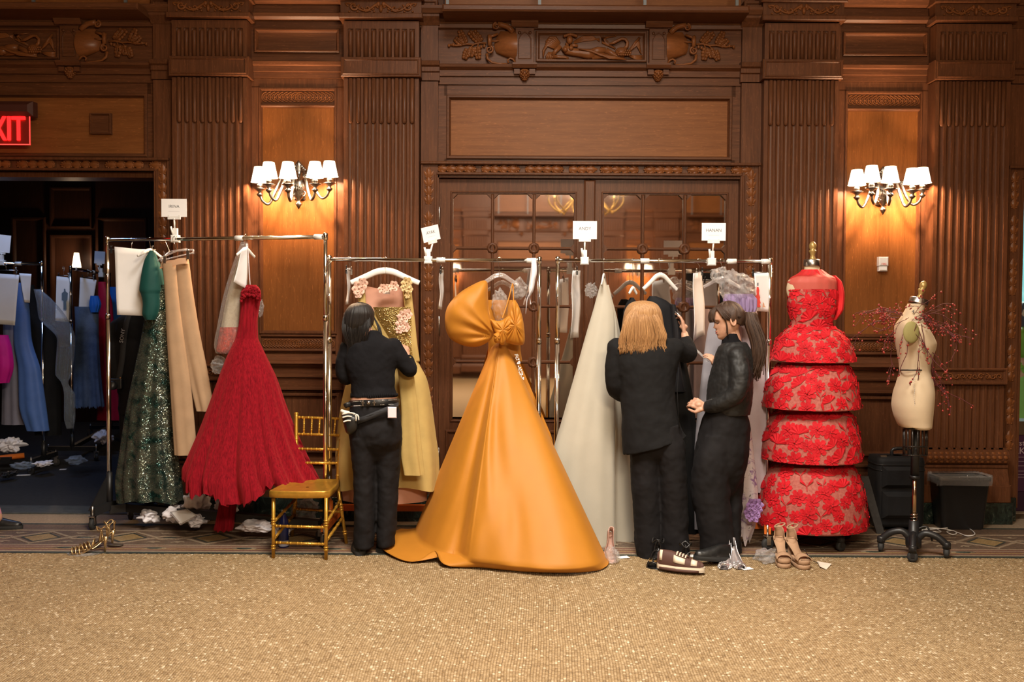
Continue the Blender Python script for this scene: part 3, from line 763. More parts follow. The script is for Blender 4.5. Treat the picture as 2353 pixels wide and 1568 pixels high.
# small mosaic tiles in the part of the hall the photo shows
tm_, nt, p = new_mat('mosaic_stone')
at = N(nt, 'ShaderNodeAttribute', attribute_name='tone')
col = ramp(nt, at.outputs['Fac'], [(0, (.17, .108, .048)), (.5, (.32, .222, .115)), (.9, (.43, .315, .18)), (1, (.64, .53, .37))])
big = noise(nt, coords(nt), 1.1, 4)
col = mixc(nt, math_(nt, 'MULTIPLY', big, .3), col, (.24, .135, .055))
nt.links.new(col, p.inputs['Base Color']); p.inputs['Roughness'].default_value = .42; p.inputs['Specular IOR Level'].default_value = .35
def mosaic():
    y_far, y_near, pitch = G(1176, 1277).y, -3.95, .0128
    pitch_y = .0136
    rng = np.random.default_rng(3)
    ny = int((y_far - y_near) / pitch_y); hw = 3.95; nx = int(2 * hw / pitch)
    ii, jj = np.meshgrid(np.arange(nx), np.arange(ny), indexing='ij')
    x = -hw + (ii + .5) * pitch; y = y_near + (jj + .5) * pitch_y
    # hand-laid: the columns wander
    x = x + .0035 * np.sin(y * 7 + ii * .05) + .0012 * np.sin(y * 19 + ii * .23) + .02 * np.sin(x * 1.3 + y * 2.3)
    y = y + rng.normal(0, .0016, x.shape) + (rng.random(nx) * pitch_y)[:, None]
    keep = (np.abs(x) < .565 * (y + CAM_D) + .62) & (y < y_far)
    x, y = x[keep], y[keep]; n = len(x)
    w = pitch * (.462 + rng.normal(0, .014, n)); h = pitch_y * (.455 + rng.normal(0, .03, n)); zt = rng.normal(0, .0006, n); tx = rng.normal(0, .035, n); ty = rng.normal(0, .05, n)
    sk_ = rng.normal(0, .07, n)
    V = np.zeros((n, 8, 3), np.float32)
    for k, (sx, sy) in enumerate(((-1, -1), (1, -1), (1, 1), (-1, 1))):
        V[:, k, 0] = x + sx * w * .86 + sy * h * sk_; V[:, k, 1] = y + sy * h * .86; V[:, k, 2] = .0 + zt + tx * sx * w + ty * sy * h
        V[:, 4 + k, 0] = x + sx * w + sy * h * sk_; V[:, 4 + k, 1] = y + sy * h; V[:, 4 + k, 2] = -.0034
    F_ = np.array([(0, 1, 2, 3), (4, 5, 1, 0), (5, 6, 2, 1), (6, 7, 3, 2), (7, 4, 0, 3)], np.int32)
    idx = (np.arange(n)[:, None, None] * 8 + F_[None]).reshape(-1)
    me = bpy.data.meshes.new('mosaic_tiles'); nf = n * 5
    me.vertices.add(n * 8); me.vertices.foreach_set('co', V.reshape(-1))
    me.loops.add(nf * 4); me.loops.foreach_set('vertex_index', idx.astype(np.int32))
    me.polygons.add(nf); me.polygons.foreach_set('loop_start', np.arange(0, nf * 4, 4, dtype=np.int32))
    me.update(calc_edges=True)
    tone = np.clip(.5 + rng.normal(0, .20, n) + .35 * (rng.random(n) > .93), 0, 1)
    a = me.attributes.new('tone', 'FLOAT', 'POINT'); a.data.foreach_set('value', np.repeat(tone, 8).astype(np.float32))
    me.materials.append(tm_); o = link('mosaic_tiles', me, floor); o['kind'] = 'stuff'
mosaic()
far = plain('mosaic_far', (.25, .17, .085), .5, 0, .35, 75, .3)
yb0, yb1 = G(1176, 1277).y, -.03
b = MB(); b.box(-9.5, 9.5, -15.2, -3.95, -.004, -.001)
for s in (-1, 1):
    b.add([(s * 9.5, -3.95, -.0025), (s * 9.5, yb0, -.0025), (s * 3.9, yb0, -.0025), (s * (.565 * (-3.95 + CAM_D) + .56), -3.95, -.0025)], [(0, 1, 2, 3)])
b.build('mosaic_field', far, floor)
# ---- the inlaid mosaic border along the wall
def tess(name, c1, c2):
    m, nt, p = new_mat(name); co = coords(nt, (1, 1, 1))
    vo = N(nt, 'ShaderNodeTexVoronoi', distance='CHEBYCHEV'); vo.inputs['Scale'].default_value = 95; vo.inputs['Randomness'].default_value = .25; nt.links.new(co, vo.inputs['Vector'])
    wn = N(nt, 'ShaderNodeTexWhiteNoise'); nt.links.new(vo.outputs['Position'], wn.inputs['Vector'])
    col = mixc(nt, wn.outputs[0], c1, c2)
    e = ramp(nt, vo.outputs['Distance'], [(.42, (0, 0, 0)), (.5, (1, 1, 1))])
    nt.links.new(mixc(nt, math_(nt, 'MULTIPLY', e, .6), col, tuple(c * .3 for c in c1)), p.inputs['Base Color']); p.inputs['Roughness'].default_value = .45
    return m
T_ground = tess('tessera_umber', (.10, .065, .045), (.16, .105, .07)); T_pale = tess('tessera_sand', (.25, .185, .125), (.33, .25, .17))
T_green = tess('tessera_green', (.030, .036, .030), (.06, .065, .05)); T_gold = tess('tessera_gold', (.24, .155, .062), (.34, .23, .11)); T_red = tess('tessera_red', (.16, .075, .05), (.2, .10, .07))
bands = [(1277, 1274, T_green, .0015), (1274, 1271, T_pale, .001), (1271, 1259, T_red, .0008), (1259, 1257, T_pale, .0012), (1257, 1226, T_ground, .0), (1226, 1224, T_pale, .0012), (1224, 1212, T_ground, .0008), (1212, 1209, T_green, .001), (1209, 1160, T_pale, .0006)]
gy = lambda py: G(1176, py).y
BORD = struct('floor_border')
for a, c, m, z in bands:
    b = MB(); b.box(-6, 6, gy(a), min(gy(c), -.0), -.003, z + .0008); b.build('border_strip', m, BORD)
b = MB(); b.box(-6, 6, gy(1268), gy(1266), -.002, .0022); b.build('border_strip', T_gold, BORD); b = MB(); b.box(-6, 6, gy(1263), gy(1261.5), -.002, .0022); b.build('border_strip', T_pale, BORD)
def ribbon(mb, pts, w, z0, z1):
    L, R_ = [], []
    for i, p in enumerate(pts):
        a = pts[max(0, i - 1)]; c = pts[min(len(pts) - 1, i + 1)]
        d = Vector((c[0] - a[0], c[1] - a[1])).normalized(); nrm = Vector((-d.y, d.x)) * w / 2
        L.append((p[0] + nrm.x, p[1] + nrm.y)); R_.append((p[0] - nrm.x, p[1] - nrm.y))
    P = [[(q[0], q[1], z0) for q in L], [(q[0], q[1], z1) for q in L], [(q[0], q[1], z1) for q in R_], [(q[0], q[1], z0) for q in R_]]
    mb.grid(P, smooth=False)
ym = (gy(1257) + gy(1226)) / 2; hb = (gy(1226) - gy(1257)) / 2
PER = .60
strap_m, green_m, gold_m, leaf_m, eye_m = MB(), MB(), MB(), MB(), MB()
for s in (-1, 1):                                   # one period of the strapwork, centred on a lozenge
    pts = [(-PER / 2, s * .028), (-PER * .40, s * .04), (-PER * .34, s * .0 + s * .012), (-PER * .28, s * .03), (0, s * hb * .86), (PER * .28, s * .03), (PER * .34, s * .012), (PER * .40, s * .04), (PER / 2, s * .028)]
    ribbon(strap_m, pts, .026, -.002, .0035)
    ribbon(green_m, [(-PER * .22, 0), (0, s * hb * .64), (PER * .22, 0)], .014, -.002, .0028)
    for q in (-1, 1):
        for a in (-.9, -.3, .3, .9):
            c, d = math.cos(a), math.sin(a); bx, by = q * PER * .36, s * hb * .48
            leaf_m.add([(bx, by, .0026), (bx + .05 * d + .018 * c, by + s * (.04 * c - .012), .0026), (bx + .085 * d, by + s * .06 * c, .0026), (bx + .05 * d - .018 * c, by + s * (.04 * c + .005), .0026)], [(0, 1, 2, 3)])
        eye_m.prism([(q * PER * .12 + .06 * math.cos(t), 0) for t in ()] or [(0, 0), (.0, .0), (0, 0)], .0) if False else None
gold_m.add([(-PER * .2, 0, .0015), (0, -hb * .56, .0015), (PER * .2, 0, .0015), (0, hb * .56, .0015)], [(0, 1, 2, 3)])
eye_m.lathe([(.035, -.002), (.035, .0026), (.0, .0026)], 16, Matrix.Translation((PER / 2, 0, 0)), sx=1.4, sy=.5)
circ = MB(); circ.lathe([(.034, -.002), (.034, .0026), (.0, .0026)], 18, Matrix.Translation((PER / 2, 0, 0)), sx=1.5, sy=.62)
ring = MB(); ring.lathe([(.055, -.002), (.055, .0018), (.0, .0018)], 18, Matrix.Translation((PER / 2, 0, 0)), sx=1.5, sy=.62)
meshes = [(strap_m.mesh('border_strap', T_pale), 'border_strap', ym), (green_m.mesh('border_lozenge_line', T_green), 'border_lozenge_line', ym), (gold_m.mesh('border_lozenge', T_gold), 'border_lozenge', ym),
          (leaf_m.mesh('border_leaf', T_pale), 'border_leaf', ym), (eye_m.mesh('border_eye', T_green), 'border_eye', ym), (circ.mesh('border_medallion', T_green), 'border_medallion', gy(1265)), (ring.mesh('border_ring', T_pale), 'border_ring', gy(1265))]
x0 = G(2255, 1241).x
for k in range(-12, 2):
    for me, nm, y in meshes: link(nm, me, BORD, loc=(x0 + k * PER, y, 0))
for k in range(-18, 3):                             # green corner grounds between straps
    b = MB()
# ================================================================== ROOMS BEYOND THE OPENINGS
dark = struct('wall_dark_room')
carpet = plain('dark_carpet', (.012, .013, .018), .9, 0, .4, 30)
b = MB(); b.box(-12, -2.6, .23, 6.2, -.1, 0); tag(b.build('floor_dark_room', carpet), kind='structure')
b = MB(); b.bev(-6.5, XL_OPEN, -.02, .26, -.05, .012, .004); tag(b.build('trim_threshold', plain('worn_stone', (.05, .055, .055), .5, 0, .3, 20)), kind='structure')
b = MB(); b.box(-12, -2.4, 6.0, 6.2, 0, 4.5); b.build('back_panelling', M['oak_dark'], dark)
b = MB(); b.box(-2.5, -2.4, .22, 6.0, 0, 4.5); tag(b.build('wall_dark_room_side', M['oak_dark']), kind='structure')
Yb = 6.0
for pa, pb, ya, yb_ in ((118, 215, 540, 800), (30, 108, 500, 900), (225, 340, 500, 900), (118, 215, 430, 525)):
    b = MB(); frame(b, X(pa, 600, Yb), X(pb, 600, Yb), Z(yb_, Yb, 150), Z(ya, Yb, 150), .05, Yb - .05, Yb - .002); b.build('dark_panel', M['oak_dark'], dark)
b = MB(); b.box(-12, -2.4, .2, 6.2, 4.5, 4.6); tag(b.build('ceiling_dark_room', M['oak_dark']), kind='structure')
br = struct('wall_bright_room')
mur, nt, p = new_mat('misty_mural'); co = coords(nt, (1.5, 1.5, .35))
n1 = noise(nt, co, 2.2, 7, .6, .6)
nt.links.new(ramp(nt, n1, [(.3, (.05, .16, .19)), (.5, (.16, .36, .40)), (.7, (.45, .66, .70))]), p.inputs['Base Color']); p.inputs['Roughness'].default_value = .7
b = MB(); b.box(2.6, 12, 6.4, 6.5, 0, 4.6); b.build('painted_mural', mur, br)
b = MB(); b.box(2.6, 12, .23, 6.5, -.1, 0); tag(b.build('floor_bright_room', plain('pale_stone_floor', (.30, .24, .18), .5, 0, .2, 10)), kind='structure')
gp = plain('grey_plaster', (.3, .32, .32), .8)
b = MB(); b.box(XR_OPEN - .12, XR_OPEN, .22, 6.4, 0, 4.6); tag(b.build('wall_bright_room_side', gp), kind='structure')
b = MB(); b.box(2.6, 12, .23, 6.5, 4.6, 4.7); tag(b.build('ceiling_bright_room', gp), kind='structure')
# ================================================================== LIGHTS IN THE ROOM: SCONCES, CHANDELIER
def curve_pts(P, n=20):
    """Catmull-Rom through points"""
    P = [Vector(p) for p in P]; out = []
    for i in range(len(P) - 1):
        p0, p1, p2, p3 = P[max(0, i - 1)], P[i], P[i + 1], P[min(len(P) - 1, i + 2)]
        k = max(2, n // (len(P) - 1))
        for j in range(k):
            t = j / k; out.append(.5 * ((2 * p1) + (p2 - p0) * t + (2 * p0 - 5 * p1 + 4 * p2 - p3) * t * t + (3 * p1 - p0 - 3 * p2 + p3) * t ** 3))
    out.append(P[-1]); return out
shade_m, nt, p = new_mat('lit_fabric_shade')
p.inputs['Base Color'].default_value = (.9, .78, .6, 1); p.inputs['Emission Color'].default_value = (1, .80, .56, 1); p.inputs['Emission Strength'].default_value = 3.2
M['shade'] = shade_m; M['flame'] = emit('flame_bulb_glass', (1, .8, .55), 6.0); M['candle'] = plain('candle_sleeve', (.9, .88, .8), .5)
BULB = (1.0, .66, .40)
def sconce(px, label, arms, yc):
    """arms: (px of shade, px-y of shade bottom, depth)"""
    base = W(px, yc, 0); t = thing('wall_sconce', label, 'sconce', base, 'sconces on the oak panels')
    z = lambda py: Z(py, -.08, px); x = base.x
    b = MB()                                      # back plate: urn body, crest, finial
    My = Matrix.Translation((x, -.055, 0))
    zc = yc - 0
    pr = [(.004, 50), (.02, 42), (.028, 38), (.012, 34), (.016, 28), (.034, 22), (.05, 10), (.058, -2), (.05, -14), (.03, -20), (.044, -22), (.046, -26), (.03, -28), (.03, -34), (.02, -44), (.028, -50), (.016, -58), (.004, -62)]
    b.lathe([(r, z(yc + d)) for r, d in pr][::1], 16, My, sy=.8)
    for s in (-1, 1):
        spiral(b, (x + s * .05, z(yc - 32)), .03, 1.3, s, .009, -.06, PI / 2); spiral(b, (x + s * .035, z(yc + 14)), .024, 1.3, s, .008, -.07, -PI / 2)
        for k in range(5): b.ball((x + s * (.014 + .012 * k), -.06, z(yc - 52 + 4 * k)), (.012, .012, .014), 8, 5)
    for k in range(6): b.tube([(x - .04 + .014 * k, -.105, z(yc - 8 + 2 * k)), (x - .03 + .014 * k, -.11, z(yc + 10))], .004, 5)
    b.cbox((x, -.012, z(yc - 4)), (.09, .024, .2)); b.build('back_plate', M['pewter'], t)
    for spx, spy, dy in arms:
        e = W(spx, spy + 16, dy)                  # drip pan
        sp = W(spx, spy, dy)
        A = MB(); dr = Vector((e.x - x, e.y + .06, 0)); L = dr.length; dr.normalize()
        st = Vector((x, -.07, z(yc - 4)))
        pts = curve_pts([st, st + dr * L * .22 + Vector((0, 0, .10)), st + dr * L * .42 + Vector((0, 0, .055)), st + dr * L * .58 + Vector((0, 0, -.05)), e + Vector((0, 0, -.105)) - dr * L * .24, e + Vector((0, 0, -.085)) - dr * .02, e + Vector((0, 0, -.03))], 36)
        A.tube(pts, [.011 - .003 * abs(i / len(pts) - .5) for i in range(len(pts))], 8)
        q = st + dr * L * .45 + Vector((0, 0, .05))
        spiral(A, (q.x, q.z), .02, 1.2, 1, .006, q.y, 0); A.ball(q, (.014, .014, .016), 8, 6)
        A.lathe([(.008, -.06), (.022, -.045), (.026, -.038), (.012, -.03), (.014, -.018), (.03, -.008), (.046, .0), (.048, .004), (.02, .006), (.018, .012), (.021, .014), (.021, .034), (.017, .036)], 14, Matrix.Translation(e))
        arm = A.build('arm', M['pewter'], t)
        K = MB(); K.lathe([(.0145, .034), (.0145, sp.z - e.z - .004)], 12, Matrix.Translation(e)); K.build('candle', M['candle'], arm)
        Sd = MB(); zb = sp.z; Sd.lathe([(.066, zb), (.064, zb + .003), (.041, zb + .112), (.040, zb + .115)], 24, Matrix.Translation((sp.x, sp.y, 0)), cap=False); Sd.build('lamp_shade', M['shade'], arm)
        point('bulb', sp + Vector((0, 0, .026)) - t.location, 36, BULB, .018, t)
    return t
sconce(690, 'silver wall sconce with five lit shades, nearer the exit sign', [(597, 419, -.19), (618, 409, -.29), (662, 409, -.38), (724, 408, -.29), (757, 406, -.19)], 430)
sconce(2023, 'silver wall sconce with five lit shades above the white fire alarm box', [(1969, 426, -.2), (2003, 417, -.3), (2046, 419, -.34), (2096, 423, -.29), (2119, 421, -.19)], 443)
# brass chandelier over the middle of the hall (seen in the mirrored doors)
brass = plain('polished_brass', (.75, .48, .16), .22, 1.0)
def chandelier(loc, label):
    t = thing('chandelier', label, 'chandelier', loc); x, y, z = loc
    b = MB(); b.lathe([(.01, -.18), (.06, -.12), (.03, -.06), (.10, .0), (.12, .08), (.05, .16), (.04, .5), (.08, .6), (.03, .7), (.012, .75), (.012, 7.0 - z)], 16, Matrix.Translation(loc)); b.build('stem', brass, t)
    for k in range(10):
        a = 2 * PI * k / 10; d = Vector((math.cos(a), math.sin(a), 0)); A = MB(); o = Vector(loc)
        pts = curve_pts([o + d * .06 + Vector((0, 0, .1)), o + d * .25 + Vector((0, 0, .02)), o + d * .42 + Vector((0, 0, -.14)), o + d * .58 + Vector((0, 0, -.02)), o + d * .6 + Vector((0, 0, .1))], 24)
        A.tube(pts, .013, 8); e = o + d * .6 + Vector((0, 0, .1)); A.lathe([(.02, 0), (.06, .01), (.062, .016), (.02, .02), (.02, .05)], 12, Matrix.Translation(e)); sp_ = o + d * .3
        A.ball(o + d * .42 + Vector((0, 0, -.16)), .022, 8, 6); arm = A.build('arm', brass, t)
        S_ = MB(); S_.lathe([(.013, .05), (.013, .12)], 10, Matrix.Translation(e)); S_.build('candle', M['candle'], arm); S_ = MB(); S_.lathe([(.004, .12), (.016, .14), (.012, .17), (.001, .19)], 10, Matrix.Translation(e)); S_.build('flame_bulb', M['flame'], arm)
        point('bulb', e + Vector((0, 0, .21)) - t.location, 92, (1, .84, .62), .05, t)
    return t
chandelier((1.17, -7.9, 3.33), 'ten-armed brass chandelier hanging over the middle of the hall')
# ================================================================== EXIT SIGN, ALARM
t = thing('exit_sign', 'red EXIT sign on a clear panel above the dark doorway', 'sign', W(20, 285, -.12))
x1 = X(79, 250, -.12); xs = X(69, 300, -.12); L = .36
b = MB(); z0, z1 = Z(268, -.12, 30), Z(234, -.12, 30); b.bev(x1 - .48, x1, -.17, -.07, z0, z1, .03); b.build('housing', plain('dark_red_housing', (.05, .012, .008), .5), t)
b = MB(); gl = plain('exit_glass', (.22, .02, .015), .1); zg0, zg1 = Z(333, -.12, 30), Z(262, -.12, 30); b.box(xs - .44, xs, -.123, -.115, zg0, zg1); b.build('panel', gl, t)
b = MB(); b.box(xs - .44, xs, -.125, -.114, zg0, zg0 + .006); b.box(xs - .004, xs, -.125, -.114, zg0, zg1); b.build('lit_edge', emit('exit_edge', (1, .05, .04), 2.0), t)
for k in (-.004, 0, .004):                          # heavy strokes
    fontmesh('lettering', 'EXIT', .262, bpy.data.materials.get('exit_red') or emit('exit_red', (1, .012, .012), 3.0), t, Matrix.Translation((X(59, 297, -.12) + k, -.127 - abs(k) * .1, Z(299, -.12, 30))) @ Matrix.Diagonal((.64, 1, 1, 1)) @ Matrix.Rotation(PI / 2, 4, 'X'), .004, 'RIGHT')
b = MB(); b.cbox((x1 - .3, -.05, (z0 + z1) / 2), (.12, .1, .08)); b.build('bracket', M['black_steel'], t)
point('exit_light', Vector((xs - .2, -.35, zg0 - .05)) - t.location, .5, (1, .05, .03), .1, t)
t = thing('fire_alarm', 'small white fire alarm pull station on the oak panel', 'alarm', W(2026, 608, -.01))
x0, x1 = X(2015, 608, -.01), X(2037, 608, -.01); zt, zm_, zb = Z(591, -.01, 2026), Z(612, -.01, 2026), Z(624, -.01, 2026)
b = MB(); b.bev(x0, x1, -.055, 0, zm_, zt, .008); b.build('cover', M['white_plastic'], t)
b = MB(); b.bev(x0 + .004, x1 - .004, -.045, 0, zb, zm_, .006); b.box(x0 + .012, x1 - .012, -.05, -.04, zb + .008, zb + .02); b.build('handle', M['white_plastic'], t)
fontmesh('lettering', 'FIRE', .022, plain('alarm_red', (.7, .06, .02), .6), t, wall_facing(((x0 + x1) / 2, -.056, zm_ + .014)))
# ================================================================== CLOTHES RACKS
orange_steel = plain('orange_steel', (.62, .14, .015), .45)
def caster(mb, c, r=.038, ang=0.0):
    Mx = Matrix.Translation(c) @ Matrix.Rotation(ang, 4, 'Z') @ Matrix.Rotation(PI / 2, 4, 'Y')
    mb.lathe([(.0, -.014), (r * .5, -.016), (r * .9, -.014), (r, -.008), (r, .008), (r * .9, .014), (r * .5, .016), (.0, .014)], 16, Mx)
def fork(mb, c, r, top, ang=0.0):
    Mz = Matrix.Translation(c) @ Matrix.Rotation(ang, 4, 'Z')
    for s in (-1, 1): mb.box(s * .019 - .002, s * .019 + .002, -r * .35, r * .35, -.004, r + .012, Mz)
    mb.box(-.021, .021, -.02, .02, r + .008, r + .016, Mz); mb.lathe([(.008, r + .014), (.008, top)], 8, Mz)
def rack(label, A, B, ztop, basemat, wheels, feet, collars=(), second=True, bw=.022, barz=.13, group='rolling clothes racks'):
    """A, B: plan points of the end posts; wheels: plan points; feet: list of polylines of base tubes"""
    t = thing('clothes_rack', label, 'rack', ((A[0] + B[0]) / 2, (A[1] + B[1]) / 2, 0), group)
    dr = Vector((B[0] - A[0], B[1] - A[1], 0)).normalized()
    for P in (A, B):
        b = MB(); b.tube([(P[0], P[1], barz), (P[0], P[1], ztop - .55)], .017, 12); b.tube([(P[0], P[1], ztop - .6), (P[0], P[1], ztop + .02)], .0135, 12)
        b.lathe([(.019, ztop - .57), (.019, ztop - .54), (.014, ztop - .535)], 12, Matrix.Translation((P[0], P[1], 0))); b.lathe([(.0145, ztop - .02), (.017, ztop - .018), (.017, ztop + .022), (.010, ztop + .028)], 12, Matrix.Translation((P[0], P[1], 0)))
        b.ball((P[0], P[1] - .02, ztop - .25), .006, 8, 5)
        b.build('post', M['chrome'], t)
    b = MB(); b.tube([(A[0], A[1], ztop), (B[0], B[1], ztop)], .0135, 12); b.build('rail', M['chrome'], t)
    for f in collars:
        c = Vector((A[0], A[1], ztop)).lerp(Vector((B[0], B[1], ztop)), f); b = MB()
        b.tube([c - dr * .03, c + dr * .03], .018, 12); b.build('rail_sleeve', M['white_plastic'], t)
    b = MB()
    for pl in feet:
        for i in range(len(pl) - 1):
            p, q = Vector(pl[i]), Vector(pl[i + 1]); d = (q - p); w = bw; n = Vector((-d.y, d.x, 0)); n = n.normalized() * w if n.length > 1e-5 else Vector((w, 0, 0))
            if abs(d.z) > d.xy.length: 
                b.tube([p, q], .024, 8)
            else:
                up = Vector((0, 0, w)); vs = [p + n - up, p - n - up, p - n + up, p + n + up, q + n - up, q - n - up, q - n + up, q + n + up]
                b.add(vs, [(0, 1, 2, 3), (7, 6, 5, 4), (0, 4, 5, 1), (1, 5, 6, 2), (2, 6, 7, 3), (3, 7, 4, 0)])
    b.build('base', basemat, t)
    for i, w in enumerate(wheels):
        r = .042; c = Vector((w[0], w[1], r)); f = MB(); fork(f, c, r, barz, .6 * i); k = f.build('caster', M['steel'], t)
        b = MB(); caster(b, c, r, .6 * i); b.build('wheel', M['rubber'], k)
    return t
def at(px, py, y): p = W(px, py, y); return p
Y1a, Y1b, YR = -.42, -.85, -.80
a1, b1 = at(248, 700, Y1a), at(748, 700, Y1b)
ZR1 = (Z(548, Y1a, 248) + Z(549, Y1b, 748)) / 2
f1 = G(213, 1218); r1 = G(300, 1194); e1 = G(738, 1245)
RACK1 = rack('tall chrome rack with a black base, half in the dark doorway', (a1.x, a1.y), (b1.x, b1.y), ZR1, M['black_steel'],
     [(f1.x, f1.y), (r1.x, r1.y), (e1.x, e1.y), (b1.x - .02, b1.y + .5)],
     [[(f1.x, f1.y, .13), (a1.x, a1.y, .16), (r1.x, r1.y, .13)], [(a1.x, a1.y, .40), (a1.x, a1.y, .12)], [(a1.x, a1.y, .13), tuple(G(292, 1166, .13)), tuple(G(736, 1206, .13))], [(e1.x, e1.y, .13), (b1.x, b1.y, .14), (b1.x - .02, b1.y + .5, .13)], [(b1.x, b1.y, .3), (b1.x, b1.y, .12)]], (.97, .62), bw=.030)
g = MB(); g.prism([(0, .40), (0, .14), (-.16, .14)], .012, Matrix.Translation((a1.x, a1.y, 0)) @ Matrix.Rotation(math.atan2(f1.y - a1.y, f1.x - a1.x) + PI, 4, 'Z')); g.build('gusset', M['black_steel'], RACK1)
ZR2, ZR3 = Z(598, YR, 1000), Z(600, YR, 1500)
a2, b2 = at(757, 700, YR - .02), at(1239, 700, YR)
RACK2 = rack('chrome rack carrying the yellow and the orange gown', (a2.x, a2.y), (b2.x, b2.y), ZR2, orange_steel, [(a2.x, a2.y + .45), (a2.x, a2.y - .2), (b2.x, b2.y + .45), (b2.x, b2.y - .2)],
     [[(a2.x, a2.y + .45, .13), (a2.x, a2.y - .2, .13)], [(b2.x, b2.y + .45, .13), (b2.x, b2.y - .2, .13)], [(a2.x, a2.y + .45, .14), (b2.x, b2.y + .42, .14)], [(a2.x, a2.y, .28), (a2.x, a2.y, .12)], [(b2.x, b2.y, .28), (b2.x, b2.y, .12)]], (.53, .96))
a3, b3 = at(1281, 700, YR), at(1768, 700, YR)
RACK3 = rack('chrome rack carrying the ivory and the lilac gown', (a3.x, a3.y), (b3.x, b3.y), ZR3, orange_steel, [(a3.x, a3.y + .45), (a3.x, a3.y - .2), (b3.x, b3.y + .4), (b3.x - .05, b3.y - .22)],
     [[(a3.x, a3.y + .45, .13), (a3.x, a3.y - .2, .13)], [(b3.x + .1, b3.y + .4, .13), (b3.x - .05, b3.y - .22, .13)], [(a3.x, a3.y + .4, .14), (b3.x, b3.y + .4, .14)], [(b3.x - .19, b3.y, .12), (b3.x + .1, b3.y, .12)], [(a3.x, a3.y, .28), (a3.x, a3.y, .12)], [(b3.x, b3.y, .28), (b3.x, b3.y, .12)]], (.41, .82, .98))
# two racks in the dark room
Yd = 2.0
da, db = at(-260, 700, Yd), at(97, 700, Yd)
RACKD = rack('chrome rack at the edge of the picture in the dark room', (da.x, da.y), (db.x, db.y), Z(606, Yd, 60), M['black_steel'], [(da.x, da.y - .25), (da.x, da.y + .25), (db.x, db.y - .25), (db.x, db.y + .25)],
     [[(da.x, da.y - .25, .13), (da.x, da.y + .25, .13)], [(db.x, db.y - .25, .13), (db.x, db.y + .25, .13)], [(da.x, da.y - .2, .14), (db.x - .22, db.y - .2, .14)], [(db.x, db.y, .28), (db.x, db.y, .12)], [(da.x, da.y, .28), (da.x, da.y, .12)]], (.85,))
ea, eb = at(163, 700, 2.6), at(252, 700, 4.4)
RACKE = rack('chrome rack running away from the doorway in the dark room', (ea.x, ea.y), (eb.x, eb.y), Z(617, 2.6, 160), M['black_steel'], [(ea.x - .25, ea.y), (ea.x + .25, ea.y), (eb.x - .25, eb.y), (eb.x + .25, eb.y)],
     [[(ea.x - .25, ea.y, .13), (ea.x + .25, ea.y, .13)], [(eb.x - .25, eb.y, .13), (eb.x + .25, eb.y, .13)], [(ea.x, ea.y, .14), (eb.x, eb.y, .14)], [(ea.x, ea.y, .28), (ea.x, ea.y, .12)], [(eb.x, eb.y, .28), (eb.x, eb.y, .12)]], (.1, .55))
# ------------------------------------------------------------------ name cards on the rails
def name_card(label, text, px, py, w, h, rail, yaw=0.0, roll=0.0, Yc=YR, mat=None):
    c = W(px, py, Yc); r = W(rail[0], rail[1], Yc)
    t = thing('name_card', label, 'sign', r, 'name cards on the racks')
    Mx = Matrix.Translation(c) @ Matrix.Rotation(yaw, 4, 'Z') @ Matrix.Rotation(roll, 4, 'Y')
    s = S(Yc); w, h = w / s, h / s
    b = MB(); b.box(-w / 2, w / 2, -.001, .001, -h / 2, h / 2, Mx); b.build('card', mat or M['card'], t)
    b = MB(); b.box(-w * .25, w * .25, -.005, .005, -h / 2 - .018, -h / 2 + .006, Mx); 
    for q in (-.2, .2): b.box(w * q - .006, w * q + .006, -.007, .007, -h / 2 - .006, -h / 2 + .012, Mx)
    b.build('card_clip', M['white_plastic'], t)
    b = MB(); p0 = Mx @ Vector((0, 0, -h / 2 - .015)); b.tube([p0, p0.lerp(r, .5), r + Vector((0, 0, .07))], [.006, .006, .0075], 8); b.ball(p0, .01, 8, 6); b.build('stem', M['white_plastic'], t)
    b = MB(); b.bev(r.x - .028, r.x + .028, r.y - .024, r.y + .024, r.z - .026, r.z + .026, .006); b.tube([r + Vector((-.012, -.01, .02)), r + Vector((-.022, -.03, .085))], .007, 6); b.box(r.x - .012, r.x + .016, r.y - .014, r.y + .014, r.z + .02, r.z + .075); b.build('clamp', M['white_plastic'], t)
    if text:
        fontmesh('lettering', text, .030, M['ink'], t, Mx @ Matrix.Translation((0, -.0015, h * .08)) @ Matrix.Rotation(PI / 2, 4, 'X'), .0002)
        b = MB(); b.box(-w * .22, w * .22, -.0014, -.001, -h * .20, -h * .185, Mx); b.build('fine_print', M['ink_pale'], t)
    return t
name_card('white name card reading IRINA clipped to the rail', 'IRINA', 400, 478, 58, 41, (403, 549), 0, .0, -.55)
name_card('tilted white name card reading AYAK clipped to the rail', 'AYAK', 990, 537, 50, 34, (984, 598), .75, -.25)
name_card('white name card reading ANDY clipped to the rail', 'ANDY', 1344, 529, 55, 41, (1343, 600))
name_card('white name card reading HANAN clipped to the rail', 'HANAN', 1640, 533, 55, 40, (1635, 602))
name_card('blank blue-lit name card beside the picture edge in the dark room', '', 5, 560, 36, 40, (4, 604), .1, .1, Yd)
name_card('small blue-lit name card on the receding rail in the dark room', '', 229, 592, 22, 28, (233, 632), .3, .05, 3.6)
